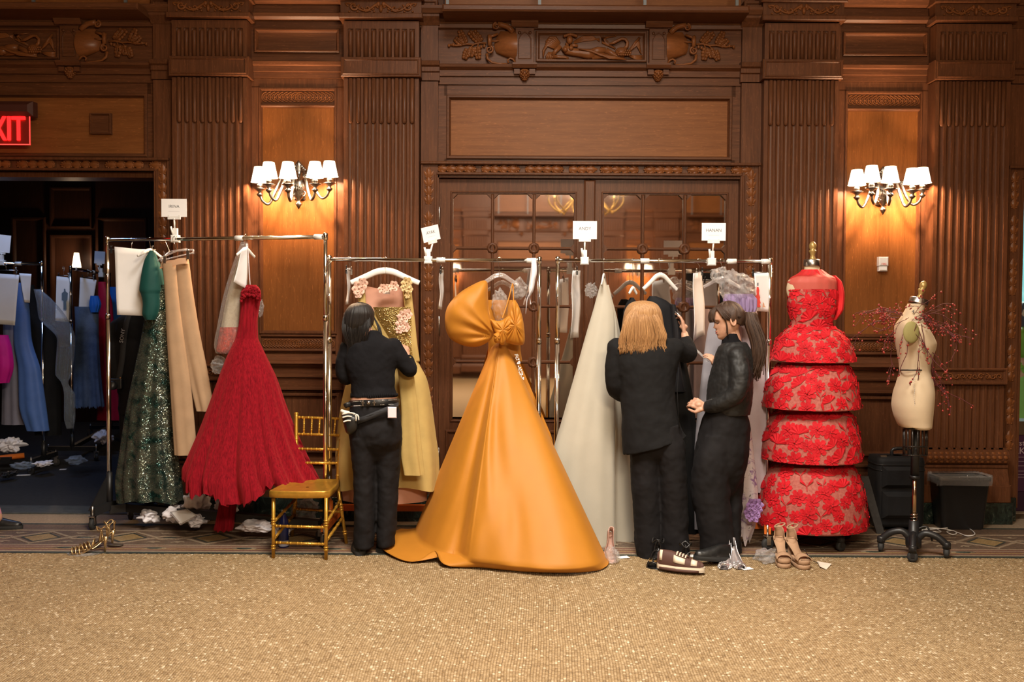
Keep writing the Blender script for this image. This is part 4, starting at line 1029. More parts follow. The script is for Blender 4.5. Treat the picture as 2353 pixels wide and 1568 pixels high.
# ------------------------------------------------------------------ clip hangers with papers, garment hangers
def clip_hanger(px, Yc, ztop, half, rot=0.0, label='small steel clip hanger', drop=.07, parent=None, name='clip_hanger', clips=True, group='clip hangers'):
    x = X(px, 600, Yc); r = Vector((x, Yc, ztop)); t = thing(name, label, 'hanger', r, group)
    d = Vector((math.cos(rot), math.sin(rot), 0)); b = MB()
    pr = Vector((0, -1, 0)) if abs(d.x) > .5 else Vector((1, 0, 0))
    b.tube(curve_pts([r + pr * .017 + Vector((0, 0, -.005)), r + pr * .012 + Vector((0, 0, .014)), r + Vector((0, 0, .0185)), r - pr * .014 + Vector((0, 0, .012)), r - pr * .017 + Vector((0, 0, -.004)), r + Vector((0, 0, -.03)), r + Vector((0, 0, -drop))], 26), .0018, 6); b.build('hook', M['chrome'], t)
    b = MB(); c = r + Vector((0, 0, -drop)); b.tube([c - d * half, c + d * half], .0035, 8); b.build('bar', M['steel'], t)
    if clips:
        for s in (-.85, .85):
            q = c + d * half * s; b = MB(); R3 = Matrix.Rotation(rot, 3, 'Z')
            b.cbox(q + Vector((0, 0, -.01)), (.012, .012, .036), R3); b.tube([q + Vector((0, 0, .008)), q + d * .006 + Vector((0, 0, .03))], .003, 6); b.tube([q + Vector((0, 0, .008)), q - d * .008 + Vector((0, 0, .028))], .003, 6); b.build('clip', M['black_plastic'] if s < 0 else M['steel'], t)
    return t
def sheet(name, label, cat, corners, mat, parent=None, bend=.01, group=None, n=10, thick=.0012):
    """curled sheet; corners TL, TR, BR, BL as world points"""
    TL, TR, BR, BL = [Vector(c) for c in corners]; nrm = (TR - TL).cross(BL - TL).normalized(); P = []
    for i in range(n + 1):
        t = i / n; row = []
        for j in range(n + 1):
            s = j / n; p = TL.lerp(TR, s).lerp(BL.lerp(BR, s), t); row.append(p + nrm * bend * (math.sin(PI * s) * (.4 + t) + .35 * math.sin(2.3 * PI * t + s)))
        P.append(row)
    b = MB(); b.grid(P); o = b.build(name, mat, parent); solidify(o, thick)
    if label: tag(o, label, cat, group)
    return o
def wq(pts): return [W(px, py, y) for px, py, y in pts]
clip_hanger(303, -.47, ZR1, .17, .06, 'steel clip hanger holding the blank paper at the rack end')
sheet('paper_sheet', 'large blank creased white paper on the tall rack beside the teal gown', 'paper', wq([(263, 567, -.50), (341, 575, -.47), (337, 726, -.5), (269, 724, -.52)]), M['paper'], None, .006, 'paper sheets on the racks')
e_ = [(802, 'narrow white paper seen edge-on left of the white hanger', [(798, 616, -.93), (806, 616, -.68), (803, 700, -.68), (799, 700, -.93)]),
      (1015, 'narrow white paper seen edge-on beside the carved door casing', [(1010, 628, -.92), (1021, 627, -.70), (1017, 712, -.72), (1011, 708, -.92)]),
      (1324, 'long white paper seen edge-on left of the ivory gown', [(1316, 622, -.93), (1335, 622, -.68), (1331, 776, -.68), (1312, 778, -.93)]),
      (1607, 'long white paper hanging edge-on above the ponytailed woman', [(1593, 628, -.92), (1614, 626, -.68), (1621, 770, -.68), (1595, 786, -.92)])]
for px, lb, q in e_:
    clip_hanger(px, YR, ZR2, .12, PI / 2, 'steel clip hanger of the ' + lb.split(' seen')[0].split(' hanging')[0] + ' ' + lb.split(' ', 3)[3], .072)
    sheet('paper_sheet', lb, 'paper', wq(q), M['paper'], None, .012, 'paper sheets on the racks')
clip_hanger(1752, YR, ZR3, .075, .05, 'steel clip hanger holding the look sheet beside the red dress', .075)
LS = sheet('look_sheet', 'white look sheet with a red dress sketch at the rack end', 'paper', wq([(1733, 628, -.86), (1771, 627, -.80), (1768, 717, -.81), (1739, 715, -.87)]), M['paper'], None, .003, 'paper sheets on the racks')
def on(px, py, y=-.868): return W(px, py, y)
redp = plain('printed_red', (.55, .045, .03), .8); skinp = plain('printed_tan', (.5, .25, .15), .8)
def flatpoly(name, pts, mat, parent, y, th=.0006):
    b = MB(); v = [W(px, py, y) for px, py in pts]; n = len(v)
    b.add([tuple(p) for p in v] + [(p.x, p.y + th, p.z) for p in v], [tuple(range(n)), tuple(range(2 * n - 1, n - 1, -1))] + [(i, i + n, (i + 1) % n + n, (i + 1) % n) for i in range(n)]); return b.build(name, mat, parent)
flatpoly('dress_sketch', [(1739, 660), (1743, 660), (1745, 668), (1744, 676), (1747, 684), (1746, 688), (1748, 697), (1746, 699), (1748, 706), (1735, 706), (1737, 699), (1734, 697), (1737, 688), (1735, 684), (1739, 676), (1738, 668)], redp, LS, -.882)
flatpoly('shoe_sketch', [(1753, 694), (1756, 698), (1757, 704), (1761, 706), (1752, 707)], skinp, LS, -.875)
flatpoly('head_sketch', [(1740, 650), (1743, 650), (1743, 657), (1740, 657)], M['ink'], LS, -.882)
# ================================================================== GOLD CHAIR
gold = plain('gold_paint', (.52, .27, .035), .28, .55, .15, 30)
def chair():
    p = [G(628, 1283), G(749, 1287)]                # front feet
    q = [G(671, 1234), G(796, 1250)]                # back feet (splayed)
    t = thing('banquet_chair', 'gold chiavari chair standing in front of the red gown', 'chair', (p[0] + p[1]) / 2)
    def leg(a, b_, name='leg', r=.0125, rings=(.16, .2, .55, .59, .63)):
        m = MB(); m.tube([a, b_], [r * .92, r], 10); d = (b_ - a); Rq = d.to_track_quat('Z', 'Y').to_matrix().to_4x4()
        for f in rings: m.lathe([(r, -.006), (r * 1.3, -.003), (r * 1.3, .003), (r, .006)], 10, Matrix.Translation(a.lerp(b_, f)) @ Rq, cap=False)
        return m.build(name, gold, t)
    yf, yb = p[0].y, (q[0].y + q[1].y) / 2
    zs = Z(1142, yf, 690)                           # seat underside at the front
    ft = [Vector((a.x, a.y + .01, zs)) for a in p]
    ybk = yf + .40
    bt = [W(683, 1100, ybk), W(775, 1100, ybk + .01)]   # where the back posts meet the seat
    for a in bt: a.z = zs + .02
    for a, c in zip(p, ft): leg(a, c)
    tops = [W(681, 948, ybk + .10), W(790, 952, ybk + .10)]
    for i, (a, c) in enumerate(zip(q, bt)):
        leg(a, c); m = MB(); m.tube(curve_pts([c, c.lerp(tops[i], .5) + Vector((0, -.012, 0)), tops[i]], 10), .0125, 10); d = tops[i] - c; Rq = d.to_track_quat('Z', 'Y').to_matrix().to_4x4()
        for f in (.1, .4, .62, .98): m.lathe([(.0125, -.006), (.0165, 0), (.0125, .006)], 10, Matrix.Translation(c.lerp(tops[i], f) + Vector((0, -.012 * math.sin(PI * f), 0))) @ Rq, cap=False)
        m.build('back_post', gold, t)
    pt = lambda i, f: bt[i].lerp(tops[i], f) + Vector((0, -.012 * math.sin(PI * f), 0))
    def bar(a, c, name, r=.009, n=5):
        m = MB(); m.tube([a, c], r, 8); Rq = (c - a).to_track_quat('Z', 'Y').to_matrix().to_4x4()
        for k in range(n):
            f = (k + .5) / n
            for dd in (-.012, .012): m.lathe([(r, -.004), (r * 1.35, 0), (r, .004)], 8, Matrix.Translation(a.lerp(c, f)) @ Rq @ Matrix.Translation((0, 0, dd)), cap=False)
        return m.build(name, gold, t)
    for f in (.28, .48, .69, .93): bar(pt(0, f), pt(1, f), 'back_rail')
    for k in range(5):
        s = (k + 1) / 6; bar(pt(0, .69).lerp(pt(1, .69), s), pt(0, .93).lerp(pt(1, .93), s), 'back_spindle', .0065, 3)
    for f in (.25, .52): bar(p[0].lerp(ft[0], f), p[1].lerp(ft[1], f), 'stretcher')
    bar(q[0].lerp(bt[0], .52), q[1].lerp(bt[1], .52), 'stretcher')
    for i in (0, 1):
        for f, h in ((.3, .42), (.58, .7)): bar(p[i].lerp(ft[i], f), q[i].lerp(bt[i], h), 'stretcher')
    b = MB()                                        # seat: bowed front, thick rim, saddle top
    P = []; z0, z1 = zs - .004, zs + .042
    fl, frr, bl, brr = Vector((p[0].x - .02, yf - .02, 0)), Vector((p[1].x + .02, yf - .02, 0)), Vector((bt[0].x - .015, ybk + .02, 0)), Vector((bt[1].x + .015, ybk + .02, 0))
    out = []
    for k in range(9): s = k / 8; o = fl.lerp(frr, s); out.append((o.x, o.y - .022 * math.sin(PI * s)))
    for k in range(1, 6): s = k / 5; o = frr.lerp(brr, s); out.append((o.x + .012 * math.sin(PI * s), o.y))
    for k in range(1, 6): s = k / 5; o = brr.lerp(bl, s); out.append((o.x, o.y))
    for k in range(1, 5): s = k / 5; o = bl.lerp(fl, s); out.append((o.x - .012 * math.sin(PI * s), o.y))
    c = Vector((sum(x for x, y in out) / len(out), sum(y for x, y in out) / len(out)))
    sc = lambda f: [(c.x + (x - c.x) * f, c.y + (y - c.y) * f) for x, y in out]
    rings = [(.97, z0), (1.0, z0 + .006), (1.0, z1 - .006), (.985, z1), (.93, z1), (.88, z1 - .006), (.5, z1 - .010), (.05, z1 - .011)]
    b.grid([[(x, y, z) for x, y in sc(f)] for f, z in rings], closed_u=True); b.build('seat', gold, t)
    return t
CHAIR = chair()
# ================================================================== THINGS ON THE FLOOR
t = thing('water_bottle', 'dark blue water bottle standing under the gold chair', 'bottle', G(652, 1258))
b = MB(); o = Matrix.Translation(G(652, 1258)); b.lathe([(.0, 0), (.033, 0), (.034, .01), (.034, .06), (.031, .09), (.034, .12), (.034, .15), (.030, .18), (.014, .215), (.013, .235), (.0, .235)], 18, o); b.build('body', plain('blue_bottle', (.008, .014, .09), .15), t)
b = MB(); b.lathe([(.0135, .235), (.0145, .237), (.0145, .252), (.0, .253)], 14, o); b.build('cap', M['white_plastic'], t)
b = MB(); b.lathe([(.0345, .012), (.0345, .05)], 18, o, cap=False); b.build('paper_label', plain('pale_label', (.35, .38, .5), .6), t)
# waste bin with liner
c = G(2211, 1217); c.y = -.312
t = thing('waste_bin', 'black plastic waste bin with a clear liner against the wall', 'bin', c)
def rrect(cx_, cy, w, d, z, r=.03, n=4):
    out = []
    for q, (sx, sy) in enumerate(((1, 1), (-1, 1), (-1, -1), (1, -1))):
        for k in range(n + 1):
            a = (q + k / n) * PI / 2; out.append((cx_ + sx * (w / 2 - r) + r * math.cos(a), cy + sy * (d / 2 - r) + r * math.sin(a), z))
    return out
hb_ = Z(1098, c.y - .1, 2211); k = .9
b = MB(); rings = [rrect(c.x, c.y, .30, .15, .0), rrect(c.x, c.y, .315, .155, .02), rrect(c.x, c.y, .375, .185, hb_ - .03), rrect(c.x, c.y, .395, .20, hb_ - .028), rrect(c.x, c.y, .395, .20, hb_), rrect(c.x, c.y, .37, .18, hb_), rrect(c.x, c.y, .30, .15, .03)]
b.grid(rings, closed_u=True); b.add(rrect(c.x, c.y, .30, .15, .02), [tuple(range(20))]); b.build('bin', M['black_plastic'], t)
rnd = random.Random(2); b = MB(); rg = []
for w, d, z, j in ((.30, .14, hb_ - .12, .004), (.365, .175, hb_ - .01, .003), (.40, .202, hb_ + .012, .005), (.41, .208, hb_, .004), (.405, .208, hb_ - .035, .005), (.40, .205, hb_ - .06, .008)):
    rg.append([(x + rnd.uniform(-j, j), y + rnd.uniform(-j, j), zz + rnd.uniform(-j, j)) for x, y, zz in rrect(c.x, c.y, w, d, z, .03, 8)])
b.grid(rg, closed_u=True); b.build('liner', M['film'], t)
# suitcase
s0, s1 = G(2022, 1222), G(2118, 1226)
YS = -.34; xa, xb = X(2002, 1150, YS), X(2112, 1150, YS); zt = Z(1048, YS, 2050); dpt = .24
t = thing('suitcase', 'black soft suitcase standing behind the bare dress form', 'suitcase', ((xa + xb) / 2, YS, 0))
nyl = cloth('black_nylon', (.010, .010, .011), .6, 500, .3)
b = MB(); rg = [rrect((xa + xb) / 2, YS, (xb - xa) * f, dpt * f, z, .05) for f, z in ((.5, .035), (.96, .035), (1, .06), (1, zt - .03), (.96, zt), (.3, zt + .005))]
b.grid(rg, closed_u=True); b.build('shell', nyl, t)
b = MB(); b.bev(xa + .03, xb - .10, YS - dpt / 2 - .045, YS - dpt / 2 + .01, .10, zt * .55, .03); b.build('front_pocket', nyl, t)
b = MB(); b.bev(xa + .03, xb - .10, YS - dpt / 2 - .03, YS - dpt / 2 + .01, zt * .60, zt - .06, .025); b.build('front_pocket', nyl, t)
b = MB(); m_ = (xa + xb) / 2; b.tube(curve_pts([(m_ - .03, YS, zt), (m_ - .02, YS, zt + .05), (m_ + .09, YS, zt + .05), (m_ + .10, YS, zt)], 14), .013, 8); b.build('handle', M['black_plastic'], t)
for zz in (zt - .05, zt - .09): 
    b = MB(); b.tube(rrect(m_, YS, (xb - xa) + .004, dpt + .004, zz, .05), .004, 5, closed=True); b.build('zip', M['black_steel'], t)
for x in (xa + .05, xb - .03):
    for y in (YS - .07, YS + .07):
        b = MB(); caster(b, Vector((x, y, .032)), .032); b.build('wheel', M['rubber'], t)
b = MB(); b.cbox((xa + .06, YS - .06, zt + .006), (.045, .02, .012)); b.build('clasp', M['steel'], t)
# folded dark easel board / strap leaning beside the suitcase
b = MB(); A_, B_ = W(1985, 1095, -.42), G(2022, 1228); d = B_ - A_
P0 = [A_ + Vector((-.03, 0, 0)), A_ + Vector((.035, 0, 0)), B_ + Vector((.035, 0, 0)), B_ + Vector((-.02, 0, 0))]
b.add([tuple(q) for q in P0] + [(q.x, q.y + .02, q.z) for q in P0], [(0, 1, 2, 3), (7, 6, 5, 4), (0, 4, 5, 1), (1, 5, 6, 2), (2, 6, 7, 3), (3, 7, 4, 0)])
tag(b.build('leaning_board', plain('scuffed_dark_board', (.018, .016, .015), .6, 0, .5, 30)), 'narrow dark board leaning between red dress and suitcase', 'board')
# white cable
cp = [(2118, 1219), (2140, 1214), (2175, 1217), (2200, 1224), (2222, 1232), (2240, 1228), (2228, 1216), (2205, 1211), (2175, 1214), (2140, 1217), (2124, 1218), (2150, 1223), (2162, 1222), (2148, 1215), (2128, 1214)]
b = MB(); b.tube(curve_pts([G(px, py, .006 + .004 * (i % 3)) for i, (px, py) in enumerate(cp)], 100), .0038, 6)
cp2 = [(2180, 1226), (2176, 1222), (2190, 1220), (2198, 1226), (2190, 1229), (2180, 1226)]; b.tube(curve_pts([G(px, py, .012) for px, py in cp2], 30), .0038, 6)
tag(b.build('charging_cable', M['white_plastic']), 'white cable lying looped on the floor beside the suitcase', 'cable')
# television carton in the right-hand opening
carton = plain('purple_carton', (.055, .012, .05), .55, 0, .15, 5)
YB = .30; xl = XR_OPEN + .012
t = thing('television_carton', 'purple printed carton standing in the right-hand doorway', 'box', (xl + .5, YB + .1, 0))
b = MB(); b.bev(xl, xl + 1.15, YB - .02, YB + .2, .16, Z(1000, YB, 2340), .006); b.build('box', carton, t)
b = MB(); b.bev(xl, xl + 1.15, YB - .022, YB + .2, Z(1000, YB, 2340), Z(968, YB, 2340), .006); b.build('box_top', plain('brown_carton', (.10, .065, .035), .7), t)
b = MB(); b.bev(xl + .02, xl + 1.13, YB - .01, YB + .18, 0, .16, .004); b.build('box_foot', plain('dark_purple', (.03, .006, .028), .6), t)
pr = plain('pale_print', (.55, .45, .52), .6)
for tx, sz, py in (('Crystal UHD', .062, 1018), ('LAKE 50"', .085, 1036)):
    fontmesh('lettering', tx, sz, pr, t, Matrix.Translation((X(2323 if sz < .07 else 2322, py, YB) - (.105 if sz < .07 else .07), YB - .0225, Z(py, YB, 2340))) @ Matrix.Rotation(PI / 2, 4, 'X'), .0003, 'LEFT') if False else None
fontmesh('lettering', 'rystal UHD', .062, pr, t, Matrix.Translation((X(2324, 1018, YB), YB - .0225, Z(1018, YB, 2340))) @ Matrix.Rotation(PI / 2, 4, 'X'), .0003, 'LEFT')
fontmesh('lettering', 'AKE 50"', .075, pr, t, Matrix.Translation((X(2324, 1036, YB), YB - .0225, Z(1036, YB, 2340))) @ Matrix.Rotation(PI / 2, 4, 'X'), .0003, 'LEFT')
for py in (1050, 1060, 1070, 1082, 1090, 1096):
    b = MB(); b.box(xl + .01, xl + .01 + .3, YB - .0232, YB - .02, Z(py, YB, 2340) - .003, Z(py, YB, 2340) + .003); b.build('fine_print', plain('dim_print', (.25, .18, .24), .7) if py == 1050 else bpy.data.materials['dim_print'], t)
# ================================================================== GARMENTS
def interp(rows, k, n):
    """smooth interpolation of column k of rows (first column = picture height)"""
    xs = [r[0] for r in rows]; ys = [r[k] for r in rows]; m = len(xs)
    d = [(ys[i + 1] - ys[i]) / (xs[i + 1] - xs[i]) for i in range(m - 1)]
    t = [d[0]] + [0 if d[i - 1] * d[i] <= 0 else 2 * d[i - 1] * d[i] / (d[i - 1] + d[i]) for i in range(1, m - 1)] + [d[-1]]
    out = []
    for q in np.linspace(xs[0], xs[-1], n):
        i = max(0, min(m - 2, int(np.searchsorted(xs, q)) - 1)); h = xs[i + 1] - xs[i]; s = (q - xs[i]) / h
        out.append((2 * s ** 3 - 3 * s ** 2 + 1) * ys[i] + (s ** 3 - 2 * s ** 2 + s) * h * t[i] + (-2 * s ** 3 + 3 * s ** 2) * ys[i + 1] + (s ** 3 - s ** 2) * h * t[i + 1])
    return out
def loft_pts(rows, Y, dep=.4, dmax=.30, folds=9, amp=.05, seed=0, nu=96, nv=48, sharp=1.0, grow=1.0, dY=0.0, hem=0.0, a0=0.0, a1=2 * PI):
    """cloth tube from picture outlines: rows (py, x_left, x_right[, depth in m])"""
    rnd = random.Random(seed)
    comp = [(rnd.choice([.6, 1, 1.0, 1.6]) * folds + rnd.uniform(-1, 1), rnd.uniform(0, 6.28), rnd.uniform(.5, 1)) for _ in range(4)]
    comp = [(max(1, round(a)), b, c) for a, b, c in comp]
    py = list(np.linspace(rows[0][0], rows[-1][0], nv)); L, R_ = interp(rows, 1, nv), interp(rows, 2, nv)
    D = interp(rows, 3, nv) if len(rows[0]) > 3 else None
    P = []; full = abs(a1 - a0 - 2 * PI) < 1e-6
    for i in range(nv):
        t = i / (nv - 1); y0 = Y + dY * t; a, c = W(L[i], py[i], y0), W(R_[i], py[i], y0)
        ctr = (a + c) / 2; hw = (c.x - a.x) / 2; hd = D[i] if D else min(dmax, hw * dep + .015)
        g = amp * (t ** grow if grow else 1); row = []
        for k in range(nu if full else nu + 1):
            th = a0 + (a1 - a0) * k / nu; f = 0
            for n_, ph, w in comp:
                s = math.sin(n_ * th + ph + 1.2 * t * math.sin(ph)); f += w * (math.copysign(abs(s) ** sharp, s))
            f = f / 2.4 * g; cx_ = math.cos(th); sx = math.sin(th)
            hz = hem * (math.sin(3 * th + seed) + .6 * math.sin(7 * th)) * t ** 6 if hem else 0
            row.append((ctr.x + hw * cx_ * (1 + f * (1 - .75 * abs(cx_) ** 3)), y0 - hd * sx * (1 + f * 1.3) - .0 , ctr.z + hz))
        P.append(row)
    return P, full
def garment(name, rows, Y, mat, parent, thick=0.0, rag=0.0, seed=0, **k):
    P, full = loft_pts(rows, Y, seed=seed, **k)
    if rag:
        rnd = random.Random(seed)
        P[-1] = [(x, y, z + rnd.uniform(-rag, rag)) for x, y, z in P[-1]]
    b = MB(); b.grid(P, closed_u=full); o = b.build(name, mat, parent)
    if thick: solidify(o, thick)
    return o
def pillow(name, outline, Y, bulge, mat, parent, back=.3, pleat=0, pamp=0.0, rings=10, center=None, knot=None):
    """puffed shape with a picture outline; bulge towards the camera in m"""
    pts = curve_pts([(x, y, 0) for x, y in outline] + [(outline[0][0], outline[0][1], 0)], len(outline) * 6)[:-1]
    cx_ = center[0] if center else sum(p.x for p in pts) / len(pts); cy_ = center[1] if center else sum(p.y for p in pts) / len(pts)
    b = MB()
    for sgn, amt in ((-1, bulge), (1, bulge * back)):
        P = []
        for r in range(rings + 1):
            f = r / rings; row = []
            for i, p in enumerate(pts):
                q = (cx_ + (p.x - cx_) * f, cy_ + (p.y - cy_) * f)
                a = math.atan2(p.y - cy_, p.x - cx_)
                hgt = amt * math.sqrt(max(0, 1 - f ** 2.4)) + (pamp * math.sin(a * pleat) * math.sin(PI * f) if pleat else 0)
                if knot: dk_ = math.hypot(q[0] - knot[0], q[1] - knot[1]); hgt *= 1 - .75 * math.exp(-dk_ / 28); hgt += (.020 * math.exp(-dk_ / 55) * math.sin(16 * math.atan2(q[1] - knot[1], q[0] - knot[0])) + .010 * math.sin(5 * math.atan2(q[1] - knot[1], q[0] - knot[0]) + 1)) * (1 - f ** 6)
                row.append(W(q[0], q[1], Y + sgn * hgt))
            P.append(row)
        b.grid(P if sgn < 0 else P[::-1], closed_u=True)
    return b.build(name, mat, parent)
def crumple(name, px, py, w, h, Y, mat, parent=None, label=None, cat=None, group=None, seed=0, jag=.22, d=None, floor_z=None, flat=0):
    """crumpled bag: ball with faceted creases"""
    rnd = np.random.default_rng(seed); nu, nv = 64, 40; c = W(px, py, Y); s = S(Y); rx, rz = w / 2 / s, h / 2 / s; ry = d or min(rx, .12)
    dirs = rnd.normal(0, 1, (11, 3)); dirs /= np.linalg.norm(dirs, axis=1)[:, None]; ph = rnd.uniform(0, 6.28, 11); fr_q = rnd.uniform(1.5, 9, 11); am = jag * .55 / (1 + .16 * fr_q)
    b = MB(); P = []
    for i in range(nv + 1):
        t = PI * i / nv; row = []
        for k in range(nu):
            a = 2 * PI * k / nu; v = np.array((math.sin(t) * math.cos(a), math.sin(t) * math.sin(a), math.cos(t)))
            dd = dirs @ v; r = .86 + float(np.sum(am * (.45 - np.abs(np.sin(fr_q * dd + ph + .8 * np.roll(dd, 1))))))
            p = Vector((c.x + rx * v[0] * r, Y + ry * v[1] * r, c.z + rz * v[2] * r))
            if floor_z is not None: p.z = max(p.z, floor_z)
            row.append(tuple(p))
        P.append(row)
    b.grid(P, closed_u=True); o = b.build(name, mat, parent)
    if label: tag(o, label, cat, group)
    return o
def hanger(px, py, Yc, ztop, halfw, drop, mat, label, rot=0.0, group='garment hangers', th=.012):
    """shaped coat hanger: hook on the rail, shoulders at picture height py"""
    x = X(px, 600, Yc); r = Vector((x, Yc, ztop)); t = thing('coat_hanger', label, 'hanger', r, group); d = Vector((math.cos(rot), math.sin(rot), 0))
    pr = Vector((0, -1, 0)) if abs(d.x) > .5 else Vector((1, 0, 0))
    pr = d
    zt = Z(py, Yc, px); b = MB()
    b.tube(curve_pts([r + pr * .017 + Vector((0, 0, -.008)), r + pr * .013 + Vector((0, 0, .013)), r + Vector((0, 0, .019)), r - pr * .014 + Vector((0, 0, .012)), r - pr * .017 + Vector((0, 0, -.006)), r - pr * .006 + Vector((0, 0, -.026)), Vector((x, Yc, zt))], 30), .002, 6); b.build('hook', M['chrome'], t)
    b = MB(); n = 12; P = []
    prof = [(0, 0), (.25, -.12), (.5, -.42), (.8, -.78), (1, -1)]
    for s in (-1, 1):
        pts = curve_pts([Vector((x, Yc, zt)) + d * (s * halfw * a) + Vector((0, 0, drop * q)) for a, q in prof], 16)
        b.tube(pts, [th * (1.2 - .35 * i / len(pts)) for i in range(len(pts))], 8, flat=.55)
    b.build('shoulders', mat, t); return t
# ---- fabrics
sequin, nt, p = new_mat('green_sequins')
co = coords(nt); vo = N(nt, 'ShaderNodeTexVoronoi'); vo.inputs['Scale'].default_value = 210; nt.links.new(co, vo.inputs['Vector'])
patch = noise(nt, co, 11, 5, .6, .5)
wn = N(nt, 'ShaderNodeTexWhiteNoise'); nt.links.new(vo.outputs['Position'], wn.inputs['Vector'])
base = mixc(nt, ramp(nt, patch, [(.36, (0, 0, 0)), (.56, (1, 1, 1))]), (.008, .034, .032), (.19, .20, .16))
nt.links.new(mixc(nt, math_(nt, 'MULTIPLY', wn.outputs[0], .6), base, (.02, .07, .06)), p.inputs['Base Color']); p.inputs['Metallic'].default_value = .75; p.inputs['Roughness'].default_value = .22
vm = N(nt, 'ShaderNodeVectorMath', operation='SUBTRACT'); nt.links.new(wn.outputs['Color'], vm.inputs[0]); vm.inputs[1].default_value = (.5, .5, .5)
vs_ = N(nt, 'ShaderNodeVectorMath', operation='SCALE'); nt.links.new(vm.outputs[0], vs_.inputs[0]); vs_.inputs['Scale'].default_value = .75
va = N(nt, 'ShaderNodeVectorMath', operation='ADD'); nt.links.new(vs_.outputs[0], va.inputs[0]); nt.links.new(N(nt, 'ShaderNodeNewGeometry').outputs['Normal'], va.inputs[1])
vn = N(nt, 'ShaderNodeVectorMath', operation='NORMALIZE'); nt.links.new(va.outputs[0], vn.inputs[0]); nt.links.new(vn.outputs[0], p.inputs['Normal'])
tulle, nt, p = new_mat('red_tulle'); co = coords(nt, (40, 40, 2.5)); n = noise(nt, co, 3, 6, .7)
nt.links.new(ramp(nt, n, [(.3, (.10, .0015, .005)), (.7, (.33, .008, .018))]), p.inputs['Base Color']); p.inputs['Roughness'].default_value = .85; p.inputs['Sheen Weight'].default_value = .4; p.inputs['Sheen Tint'].default_value = (.9, .1, .1, 1); p.inputs['Specular IOR Level'].default_value = .1
bump(nt, p, n, .5, .01)
beige = cloth('tan_wool', (.42, .275, .165), .85); teal = cloth('teal_crepe', (.010, .065, .058), .6)
yellow = cloth('straw_yellow_wool', (.43, .30, .105), .85); pinkl = cloth('pink_lining', (.52, .27, .19), .6, bmp=.05)
orange = cloth('orange_faille', (.45, .175, .016), .58, 700, .12, .05, .25, .35); orange2 = orange
ivory = cloth('ivory_satin', (.47, .43, .35), .5, 700, .06, .04, .3, .4); greyl = cloth('grey_lilac_satin', (.33, .31, .34), .5, fold=.5); lilac = cloth('pale_lilac_silk', (.50, .42, .47), .6, fold=.4)
black_c = cloth('black_wool', (.008, .0078, .008), .85, 500, .25, .3, .04, .2); sheer = film('black_sheer', (.02, .02, .022), .75, .4)
beadm, nt, p = new_mat('gold_beading'); co = coords(nt); vo = N(nt, 'ShaderNodeTexVoronoi'); vo.inputs['Scale'].default_value = 120; nt.links.new(co, vo.inputs['Vector'])
nt.links.new(mixc(nt, noise(nt, co, 25, 4), (.22, .13, .03), (.65, .48, .18)), p.inputs['Base Color']); p.inputs['Metallic'].default_value = .6; p.inputs['Roughness'].default_value = .3; bump(nt, p, vo.outputs['Distance'], .9, .01)
Y = YR
# 1 green sequined gown with a teal top -------------------------------------------------
Yg = -.48
t = thing('sequin_gown', 'long dark green sequined gown with a teal draped top, at the rack end', 'gown', W(340, 1165, Yg))
garment('skirt', [(655, 345, 380), (700, 338, 384), (760, 328, 388), (850, 310, 393), (950, 290, 398), (1050, 276, 408), (1110, 268, 416), (1150, 272, 420)], Yg, sequin, t, dep=.45, folds=7, amp=.12, seed=3, sharp=.8, hem=.01)
garment('sleeve', [(576, 345, 352), (600, 332, 360), (640, 324, 367), (668, 321, 369), (674, 324, 366), (700, 329, 366), (722, 328, 362), (735, 334, 356)], Yg - .10, teal, t, dep=.6, folds=6, amp=.10, seed=5, grow=.5)
garment('bodice', [(580, 346, 356), (620, 345, 372), (660, 347, 380)], Yg + .02, teal, t, dep=.5, folds=5, amp=.05)
hanger(346, 575, Yg, ZR1, .16, .05, M['white_plastic'], 'white hanger end-on above the teal draped top', PI / 2 - .2)
# 2 tan trousers -------------------------------------------------------------------------
Yt = -.60
t = thing('trousers', 'tan wide-leg trousers hanging from a clear clip hanger', 'trousers', W(430, 1045, Yt))
garment('trouser_leg', [(606, 373, 404), (660, 378, 408), (760, 383, 420), (880, 391, 437), (970, 397, 446), (1046, 402, 452)], Yt - .02, beige, t, dep=.30, folds=4, amp=.17, seed=8, nu=64, sharp=.9)
garment('trouser_leg', [(598, 400, 434), (660, 405, 442), (760, 414, 458), (860, 432, 478), (945, 452, 492)], Yt + .04, beige, t, dep=.30, folds=4, amp=.17, seed=9, nu=64, sharp=.9)
b = MB(); P = []
for i in range(4):
    row = []
    for k in range(40):
        th = 2 * PI * k / 40; q = W(401 + (31 + i) * math.cos(th), 597 - 6 * math.cos(th) + i * 4.5 + 1.5 * math.sin(4 * th), Yt - .045 * math.sin(th)); row.append(q)
    P.append(row)
b.grid(P, closed_u=True); b.build('waistband', cloth('tan_satin_band', (.55, .33, .2), .5), t)
acr = film('clear_acrylic', (.95, .9, .9), .30, .08, 4)
th_ = thing('clip_hanger', 'clear plastic clip hanger holding the tan trousers', 'hanger', W(400, 590, Yt), 'clear clip hangers')
b = MB(); A_, B_ = W(371, 592, Yt - .02), W(444, 574, Yt - .02)
b.tube([A_, A_.lerp(B_, .5) + Vector((0, 0, .02)), B_], .006, 8); b.tube([A_ + Vector((0, 0, -.02)), B_ + Vector((0, 0, -.022))], .005, 8); b.tube([A_, A_ + Vector((0, 0, -.03))], .007, 8); b.tube([B_, B_ + Vector((0, 0, -.03))], .007, 8); b.build('bar', acr, th_)
